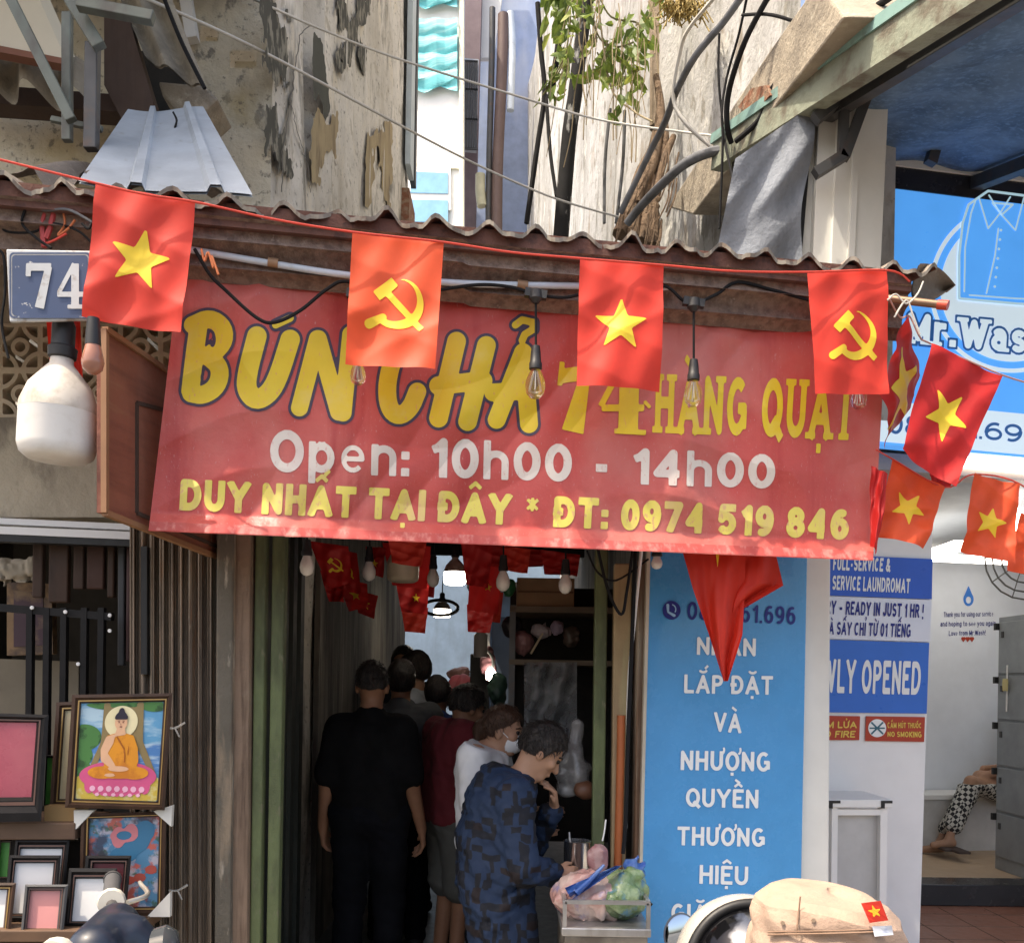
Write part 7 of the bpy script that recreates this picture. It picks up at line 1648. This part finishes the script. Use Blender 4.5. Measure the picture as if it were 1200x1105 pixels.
paint('face_marks', stroke_sdf([([(.465, .205), (.485, .205)], .010), ([(.515, .205), (.535, .205)], .012), ([(.483, .250), (.517, .250)], .012), ([(.50, .21), (.495, .232), (.505, .234)], .006), ([(.455, .192), (.487, .188)], .008), ([(.513, .188), (.545, .192)], .008)]), (.20, .06, .04), 9, cell=.007)
M_dr = mat('painted_pattern', (.42, .40, .46), .35, [(14, (1, 1, 1), .44, .52, (.05, .20, .34), .95), (17, (1, 1, 1), .52, .58, (.50, .10, .06), .9), (22, (1, 1, 1), .56, .62, (.05, .12, .08), .9), (11, (1, 1, 1), .58, .66, (.04, .03, .05), .8)])
dt, dh_, dinn, dth = frame([(93, 954), (193, 951), (193, 1072), (92, 1074)], [(103, 960), (185, 957), (184, 1062), (102, 1062)], 3.38, 'framed picture with a swirling red and blue pattern below the Buddha picture', M_frame_br, M_dr, lean=.04)
m1_ = MB(); add_fill(m1_, U(ell_sdf(.62, .25, .26, .17), ell_sdf(.5, .42, .2, .09), ell_sdf(.80, .16, .14, .12)), (.05, .98, .02, .6), .03, lambda a, b: dh_(*bil(dinn, a, b), dth * .2 + .001)); m1_.build('blue_cloud', mat('paint_cloud', (.035, .16, .28), .4), dt, fix=False)
m1_ = MB(); add_fill(m1_, SUB(U(ell_sdf(.5, .2, .20, .08), ell_sdf(.42, .22, .1, .12), ell_sdf(.6, .17, .1, .1)), ell_sdf(.5, .2, .11, .05)), (.1, .9, .02, .5), .025, lambda a, b: dh_(*bil(dinn, a, b), dth * .2 + .002)); m1_.build('red_swirl', mat('paint_swirl', (.55, .18, .20), .4), dt, fix=False)
m1_ = MB(); add_fill(m1_, U(*[ell_sdf(.1 + .16 * i, .66 + .08 * math.sin(i * 2.3), .09, .05) for i in range(6)]), (.0, .98, .5, .85), .03, lambda a, b: dh_(*bil(dinn, a, b), dth * .2 + .001)); m1_.build('red_wave', mat('paint_wave', (.42, .08, .06), .4), dt, fix=False)
for q in ([(84, 950), (108, 950), (85, 974)], [(178, 951), (200, 944), (199, 969)], [(199, 1045), (199, 1074), (172, 1074)], [(86, 1052), (86, 1076), (108, 1076)]):
    MB().prism([dh_(x, y, dth + .006) for x, y in q], (0, .02, 0)).build('corner_protector', mat('white_foam', (.66, .64, .58), .8), dt)
for a in ([(12, 984), (76, 984), (74, 1060), (10, 1060)], [(19, 996), (68, 996), (67, 1050), (18, 1050)], 3.36, 'black frame at the back of the small stack with only a white strip showing', M_frame_b, M_pap), \
         ([(-4, 985), (10, 985), (10, 1030), (-4, 1030)], [(-2, 988), (8, 988), (8, 1027), (-2, 1027)], 3.38, 'bright green picture at the left edge behind the small frames', M_frame_b, MATS['green_insert']), \
         ([(5, 1004), (66, 1004), (65, 1078), (3, 1078)], [(13, 1013), (58, 1013), (57, 1070), (12, 1070)], 3.29, 'black frame with a white insert standing behind the pink one', M_frame_b, M_pap), \
         ([(25, 1038), (76, 1038), (74, 1094), (24, 1094)], [(32, 1045), (67, 1045), (66, 1091), (31, 1091)], 3.20, 'grey frame with a plain pink insert at the front of the stack', M_frame_g, M_pinkp), \
         ([(76, 1019), (133, 1019), (130, 1084), (75, 1084)], [(85, 1031), (121, 1031), (119, 1079), (84, 1079)], 3.24, 'black frame with a white insert right of the pink one', M_frame_b, M_pap), \
         ([(96, 1004), (150, 1004), (148, 1066), (95, 1066)], [(106, 1013), (142, 1013), (141, 1060), (105, 1060)], 3.30, 'black frame with a dark red edge behind the right white insert', M_frame_b, mat('dark_red_insert', (.10, .012, .016), .5)), \
         ([(-30, 1036), (14, 1036), (12, 1094), (-30, 1094)], [(-24, 1044), (4, 1044), (3, 1090), (-24, 1090)], 3.21, 'brown frame with a white insert cut off by the left edge', M_frame_br, M_pap):
    frame(*a, lean=.16)
SB = thing('display_stand', 'dark stepped wooden stand carrying the picture frames', 'stand', (-1.75, 3.5, .1))
for (ya, yb, D, nm) in ((964, 984, 3.36, 'upper_shelf'), (1090, 1104, 3.17, 'lower_shelf')):
    p_ = Plane(D); MB().prism([p_.hit(-80, ya), p_.hit(88 if ya < 1000 else 150, ya), p_.hit(88 if ya < 1000 else 150, yb), p_.hit(-80, yb)], (0, .28, 0)).build(nm, mat('shelf_wood', (.13, .075, .045), .6, [(8, (.3, 1, 1), .5, .65, (.075, .045, .03), .7)]), SB, bevel=.004)
p_ = Plane(3.52)
MB().prism([p_.hit(-80, 985), p_.hit(155, 985), p_.hit(155, 1290), p_.hit(-80, 1290)], (0, .03, 0)).build('back_board', M_frame_b, SB)
p_ = Plane(3.24)
MB().prism([p_.hit(-80, 1105), p_.hit(150, 1105), p_.hit(150, 1290), p_.hit(-80, 1290)], (0, .03, 0)).build('front_board', MATS['shelf_wood'], SB)
MB().prism([Plane(3.40).hit(52, 944), Plane(3.40).hit(88, 944), Plane(3.40).hit(88, 962), Plane(3.40).hit(52, 962)], (0, .1, 0)).build('gold_ledge', mat('ochre_wood', (.36, .22, .09), .6), SB)
# black rack of bars and the hanging mouldings behind
GR = thing('bar_rack', 'black steel rack of upright bars in the shop doorway', 'rack', (-1.8, 3.9, .1))
p_ = Plane(3.70)
MB().prism([p_.hit(-40, 704), p_.hit(130, 718), p_.hit(130, 727), p_.hit(-40, 713)], (0, .03, 0)).build('rail', M_frame_b, GR)
for x in (34, 54, 74, 98, 118):
    MB().prism([p_.hit(x - 3.5, 712, .004), p_.hit(x + 3.5, 712, .004), p_.hit(x + 2 - x * .02, 990, .004), p_.hit(x - 5 - x * .02, 990, .004)], (0, .025, 0)).build('bar', M_frame_b, GR)
for x, y in ((38, 712), (77, 717), (129, 721), (129, 739), (92, 778)): MB().lathe([(0, -.006), (.007, -.005), (.007, 0), (0, 0)], p_.hit(x, y, .012), (0, 1, 0), 10).build('bolt', M_white_p, GR)
g_ = 'wooden mouldings hanging in the shop doorway'
for i, (xa, xb, yb, c, lb) in enumerate(((38, 50, 700, M_wood_d, 'leftmost dark wooden moulding hanging in the shop doorway'), (57, 80, 706, M_frame_br, 'broad dark brown moulding hanging second from left in the shop'), (86, 98, 690, M_wood_d, 'slim dark moulding hanging between two broad ones in the shop'), (102, 122, 690, mat('red_brown_moulding', (.06, .026, .017), .7), 'broad reddish brown moulding hanging near the shop shutter'), (126, 134, 700, M_frame_br, 'slim moulding hanging at the right of the shop doorway'), (138, 146, 780, M_frame_g, 'long grey bar standing at the right of the shop doorway'), (148, 153, 775, mat('dark_red_bar', (.06, .02, .018), .5), 'thin dark red bar beside the shutter'))):
    q_ = Plane(3.83); solo(MB().prism([q_.hit(xa, 632), q_.hit(xb, 633), q_.hit(xb - 1, yb), q_.hit(xa - 1, yb)], (0, .03, 0)), 'wood_moulding', c, lb, 'moulding', g_, bevel=.005)
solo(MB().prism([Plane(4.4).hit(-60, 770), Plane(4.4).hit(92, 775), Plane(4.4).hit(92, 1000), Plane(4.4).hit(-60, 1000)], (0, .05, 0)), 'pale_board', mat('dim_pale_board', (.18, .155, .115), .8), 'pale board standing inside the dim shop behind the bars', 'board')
t = thing('old_painting', 'dim painting with a worn gold frame inside the shop behind the bars', 'painting', Plane(4.2).hit(40, 765))
MB().prism([Plane(4.2).hit(8, 682), Plane(4.2).hit(60, 684), Plane(4.2).hit(62, 766), Plane(4.2).hit(8, 768)], (0, .04, 0)).build('frame', mat('worn_gold', (.22, .13, .06), .5, [(10, (1, 1, 1), .45, .6, (.06, .035, .025), .9)]), t)
MB().prism([Plane(4.2).hit(16, 692, .004), Plane(4.2).hit(50, 694, .004), Plane(4.2).hit(52, 756, .004), Plane(4.2).hit(16, 758, .004)], (0, .02, 0)).build('canvas', mat('dim_canvas', (.06, .03, .04), .6, [(6, (1, 1, 1), .5, .6, (.25, .17, .09), .7)]), t)
lump('cement_bag', Plane(4.0).hit(10, 668), (.09, .05, .05), mat('pale_cloth', (.36, .32, .26), .9), 'pale cloth bundle inside the shop at the left edge', 'bundle', 3, .02)

# ------------------------------------------------------------------ foreground: cap, helmet, motor scooters
M_cap = mat('peach_cotton', (.355, .25, .188), .85, [(4, (1, 1, 1), .45, .7, (.32, .21, .148), .6), (60, (1, 1, 1), .5, .7, (.41, .285, .205), .4)], bump=.25, bscale=160)
CPX, CPY = F(974, HZ, 1.36).x, 1.36
ct = 1.6 - (1030 - 800) / FPX * 1.36 - .010
seated = {'pel': (0, -.03, .40), 'wst': (0, -.03, .55), 'chs': (0, -.01, .72), 'nck': (0, .0, .885), 'hed': (0, .025, 1.02), 'hipL': (-.10, .0, .38), 'hipR': (.10, .0, .38), 'knL': (-.16, .38, .46), 'knR': (.16, .38, .46), 'anL': (-.14, .36, .09), 'anR': (.14, .36, .09), 'shL': (-.18, -.01, .82), 'shR': (.18, -.01, .82), 'elL': (-.24, .06, .56), 'elR': (.24, .06, .56), 'wrL': (-.14, .28, .52), 'wrR': (.14, .28, .52), 'hdL': (.1, 1, -.1), 'hdR': (-.1, 1, -.1)}
dz = ct - .172 - 1.02
for k in list(seated):
    if not k.startswith('hd') or k == 'hed': seated[k] = (seated[k][0], seated[k][1], seated[k][2] + (dz if k not in ('anL', 'anR', 'knL', 'knR') else dz * .6 if k.startswith('kn') else 0))
person('person under the peach flag patch cap, seated low in the right foreground', (CPX, CPY, 0.004), -62, 1.0, seated, hair={'g': .010, 'tail': 1, 'nape': -.07}, hairm=M_hair_b, top={'m': mat('pale_shirt', (.5, .48, .45), .9)}, legs={'m': M_blk2}, seat=True, res=.012)
t = thing('stool', 'low blue plastic stool under the person in the peach cap', 'stool', (CPX, CPY, 0))
m = MB().lathe([(.13, .0), (.14, .0), (.115, seated['pel'][2] - .14), (0, seated['pel'][2] - .13)], (CPX - .03, CPY - .02, 0.004), n=20); m.build('body', mat('blue_stool', (.03, .10, .35), .4), t, smooth=True)
cp = thing('peach_cap', 'peach cotton cap with a red flag patch and metal eyelets in the foreground', 'cap', (CPX, CPY, ct - .12))
fa = math.radians(-38)                              # the cap's front points right and a little towards the viewer
def capf(u, v):
    a = 2 * math.pi * u; ca_, sa_ = math.cos(a - fa), math.sin(a - fa)
    prof = [(1.0, -.135), (1.02, -.10), (1.0, -.065), (.965, -.032), (.90, -.012), (.74, -.001), (.4, .003), (0, .002)]
    k = v * 7; i = min(int(k), 6); k -= i; k = k * k * (3 - 2 * k) if i > 2 else k
    r = prof[i][0] * (1 - k) + prof[i + 1][0] * k; z = prof[i][1] * (1 - k) + prof[i + 1][1] * k
    rr = .104 + .009 * ca_ * ca_
    crease = .007 * math.exp(-((z + .045 + .012 * math.sin(a * 2 + 1)) / .010) ** 2) * (1 + .8 * math.sin(a * 3 + .6)) + .0025 * math.sin(a * 9 + z * 90) * min(1, r)
    slope = -.030 * max(0, ca_ * r) ** 1.4 if z > -.09 else -.030 * max(0, ca_ * r) ** 1.4 * .3
    R_ = rr * r - crease * (r > .5)
    return V((CPX + R_ * math.cos(a), CPY + R_ * math.sin(a) * .98, ct + z + slope + .004 * math.sin(a * 2 + r * 5) * (v > .5)))
MB().grid(capf, 120, 56).build('crown', M_cap, cp, smooth=True, fix=False)
m = MB()
def brim(u, v): 
    a = fa + (u - .5) * 2.3; r = .106 + .009 + .072 * v * math.cos((u - .5) * 2.6); return V((CPX + r * math.cos(a), CPY + r * math.sin(a), ct - .150 - .03 * v))
m.grid(brim, 24, 6).grid(lambda u, v: brim(u, v) - V((0, 0, .005)), 24, 6); m.build('visor', M_cap, cp, smooth=True)
def onc(px, py, o=.003):                            # point on the cap's side seen at a photo pixel
    dx, dz_ = ray(px, py); best = None
    for Y in np.linspace(1.2, 1.4, 401):
        p_ = V((dx * Y, Y, CZ + dz_ * Y)); q = p_ - V((CPX, CPY, 0)); a = math.atan2(q.y, q.x)
        ca_ = math.cos(a - fa); z = p_.z - ct + .030 * max(0, ca_) ** 1.4 * .8
        rr = (.104 + .009 * ca_ * ca_) * (np.interp(z, [-.135, -.10, -.065, -.032, -.012], [1.0, 1.02, 1.0, .965, .9]))
        if math.hypot(q.x, q.y) < rr + o: best = p_; break
    return best if best is not None else V((dx * 1.3, 1.3, CZ + dz_ * 1.3))
pq = [(1009, 1058), (1032, 1055), (1041, 1078), (1019, 1081)]
def patch(o): return lambda a, b: onc(*bil(pq, a, b), o)
MB().grid(lambda u, v: onc(*bil(pq, u, v), .004), 8, 8).build('flag_patch', M_flag, cp, fix=False)
m = MB(); add_fill(m, lambda X, Y: star((X - .5) / .36, (Y - .5) / .36), (0.05, .95, .05, .95), .05, patch(.0065)); m.build('patch_star', M_star, cp, fix=False)
MB().grid(lambda u, v: onc(*bil([(1022, 1085), (1045, 1084), (1047, 1095), (1025, 1097)], u, v), .0045), 8, 4).build('white_label', mat('label_cloth', (.62, .64, .68), .7, [(40, (1, 1, 1), .5, .6, (.4, .45, .6), .6)]), cp, fix=False)
m = MB()
for (x, y) in ((917, 1081), (953, 1078)): MB().tube([onc(x, y, .002), onc(x, y, .002) + V((-.1, -1, .2)) * .003], .0028, 10).build('eyelet', mat('brass_eyelet', (.35, .24, .16), .4, metal=.6), cp)
MB().tube([onc(x, 1097 - (x - 890) * .055 + 2 * math.sin(x * .02), .0015) for x in range(900, 1044, 12)], .0014, 5).build('seam', mat('cap_seam', (.24, .15, .10), .9), cp)
for off_ in (-3.2,): MB().tube([onc(x, 1097 + off_ - (x - 890) * .055 + 2 * math.sin(x * .02), .0015) for x in range(900, 1044, 12)], .0010, 5).build('seam', MATS['cap_seam'], cp)
MB().tube([onc(938 - (y - 1048) * .10, y, .0012) for y in range(1050, 1100, 6)], .0011, 5).build('panel_seam', MATS['cap_seam'], cp)

def scooter(label, pos, yaw, colour, group, mirr=True):
    M = Matrix.Translation(V(pos)) @ Matrix.Rotation(math.radians(yaw), 4, 'Z')
    T_ = thing('motor_scooter', label, 'scooter', pos, group)
    X = lambda *p: M @ V(p)
    def wheel(y):
        w_ = MB().lathe([(.18, -.045), (.235, -.04), (.25, 0), (.235, .04), (.18, .045)], X(0, y, .25), M.to_3x3() @ V((1, 0, 0)), 32).build('tyre', M_black, None, smooth=True)
        return w_
    for y in (.16, -1.08):
        w_ = MB().lathe([(.05, -.03), (.17, -.035), (.18, -.045), (.18, .045), (.17, .035), (.05, .03)], X(0, y, .25), M.to_3x3() @ V((1, 0, 0)), 24).build('wheel', M_steel_d, T_, smooth=True)
        MB().lathe([(.18, -.045), (.235, -.04), (.25, 0), (.235, .04), (.18, .045)], X(0, y, .25), M.to_3x3() @ V((1, 0, 0)), 32).build('tyre', M_black, w_, smooth=True)
    mp = mat('scooter_paint_' + colour[0], colour[1], .42, coat=.25, var=.1)
    f = Field((-.3, -1.35, .15), (.3, .4, 1.1), .015)
    f.rc((0, .02, .95), (0, .10, .55), .075, .13, .05).rc((0, .10, .55), (0, -.05, .30), .12, .10, .05).rc((0, -.05, .28), (0, -.45, .28), .11, .11, .04)
    f.rc((0, -.45, .32), (0, -.65, .55), .12, .15, .06).rc((0, -.65, .58), (0, -1.15, .66), .15, .09, .05).rc((0, .18, .50), (0, .30, .44), .07, .05, .05)
    MB_ = f.mesh(M=M); MB_.build('body_panels', mp, T_, smooth=True, fix=False)
    f = Field((-.2, -1.25, .55), (.2, -.35, .95), .012); f.rc((0, -.48, .74), (0, -.80, .77), .11, .12, .05).rc((0, -.80, .78), (0, -1.1, .80), .11, .07, .05).half((0, 0, .70), (0, 0, -1)); f.mesh(M=M).build('seat', M_black, T_, smooth=True, fix=False)
    f = Field((-.25, -.2, .85), (.25, .25, 1.08), .010); f.rc((-.10, 0, .97), (.10, 0, .97), .055, .055, .03).rc((0, .05, .95), (0, .09, .93), .07, .05, .03); f.mesh(M=M).build('handlebar_cover', mp, T_, smooth=True, fix=False)
    MB().lathe([(0, .03), (.05, .02), (.065, 0), (.06, -.03), (0, -.03)], X(0, .135, .93), M.to_3x3() @ V((0, 1, .1)), 20).build('headlight', M_glass if False else mat('headlight_glass', (.05, .055, .06), .1), T_, smooth=True)
    for s in (-1, 1):
        MB().tube([X(s * .12, -.01, .98), X(s * .26, -.05, 1.005)], .014, 10).build('handlebar', M_steel_d, T_, smooth=True)
        MB().tube([X(s * .25, -.047, 1.004), X(s * .385, -.075, 1.02)], .0205, 14).build('grip', mat('grey_grip', (.07, .07, .072), .6), T_, smooth=True)
        MB().tube([X(s * .385, -.075, 1.02), X(s * .395, -.077, 1.021)], .023, 14).build('bar_end', M_steel_d, T_, smooth=True)
        MB().lathe([(0, -.02), (.03, -.02), (.034, 0), (.03, .02), (0, .02)], X(s * .225, -.04, 1.0), M.to_3x3() @ V((1, -.2 * s, .1)), 14).build('switch_box', mat('cream_switch', (.55, .52, .45), .5), T_, smooth=True)
        MB().tube([X(s * .21, .0, 1.0), X(s * .27, .035, 1.005), X(s * .37, .0, 1.01), X(s * .40, -.01, 1.01)], .007, 8, taper=.005).build('brake_lever', mat('bright_lever', (.55, .52, .46), .35, metal=.7), T_, smooth=True)
        if mirr:
            MB().tube([X(s * .19, -.01, 1.0), X(s * .24, -.01, 1.04), X(s * .262, -.01, 1.07)], .006, 8).build('mirror_stem', M_steel_d, T_, smooth=True)
            mi = MB().lathe([(0, .018), (.030, .014), (.042, .002), (.045, 0), (.041, -.001)], X(s * .262, -.01, 1.072), M.to_3x3() @ V((.75 * s, .45, -.1)), 28).build('mirror', mat('mirror_shell', (.06, .07, .09), .3), T_, smooth=True)
            MB().lathe([(0, -.004), (.038, -.004), (.041, -.0025)], X(s * .262, -.01, 1.072), M.to_3x3() @ V((.75 * s, .45, -.1)), 28).build('mirror_glass', mat('mirror_glass', (.6, .66, .72), .05, metal=1.0, var=0), mi, smooth=True)
    return T_
gs = 'motor scooters parked along the kerb'
scooter('white motor scooter in the right foreground with its round mirror showing at the bottom edge', (.345, 1.72, 0.004), 88, ('white', (.62, .62, .62)), gs)
scooter('dark blue motor scooter at the bottom left with its grip and brake lever showing', (-.90, 2.10, .045), -80, ('navy', (.012, .018, .032)), gs, mirr=False)
# white open-face helmet resting on the scooter's handlebar cover
HC = V((F(880, HZ, 1.66).x, 1.66, 1.6 - (1046 - 800) / FPX * 1.66 - .128))
hm = thing('helmet', 'white motorcycle helmet with black rim and shiny visor beside the peach cap', 'helmet', HC - V((0, 0, .12)))
fd = V((-.02, -.98, .20)).normalized(); sd = fd.cross(V((0, 0, 1))).normalized(); ud = sd.cross(fd)
HR = (.126, .146, .130)
def onh(th, ph, k): d_ = fd * math.cos(th) + (sd * math.cos(ph) + ud * math.sin(ph)) * math.sin(th); return HC + V((d_.x * HR[0], d_.y * HR[1], d_.z * HR[2])) * k
m = MB().grid(lambda u, v: onh(1.13 + 1.24 * v, 2 * math.pi * u, 1.0), 72, 30).grid(lambda u, v: onh(1.13 + 1.24 * v, 2 * math.pi * u, .94), 72, 30)
m.build('shell', mat('helmet_white', (.40, .385, .345), .3, coat=.5), hm, smooth=True, fix=False)
MB().tube([onh(1.12, 2 * math.pi * i / 60, .985) for i in range(61)], .0095, 10, smooth=False).build('rim', M_black, hm, smooth=True)
m = MB().grid(lambda u, v: onh(.02 + 1.08 * v, 2 * math.pi * u, .955), 60, 16)
m.build('visor', mat('smoke_visor', (.16, .17, .19), .08, metal=.85, layers=[(9, (1, 1, 1), .47, .55, (.012, .012, .015), .95), (16, (1, 1, 1), .6, .66, (.45, .48, .52), .9)], var=0), hm, smooth=True, fix=False)
m = MB()
for k in (2.0, 2.4, 2.8, 3.2): m.tube([onh(1.06 - .5 * i / 8, k + .12 * i / 8, .97) for i in range(9)], .006, 6)
m.build('visor_rib', M_black, hm, smooth=True)
MB().tube([onh(1.22 + .0 * i, 2.2 + 1.3 * i / 14, 1.004) for i in range(15)], .004, 6).build('dark_stripe', M_steel_d, hm, smooth=True)
c_ = onh(1.18, 2.72, 1.0); MB().lathe([(0, .004), (.011, .004), (.011, -.004)], c_, tuple((c_ - HC).normalized()), 14).build('orange_badge', mat('orange_badge', (.6, .12, .03), .4), hm)
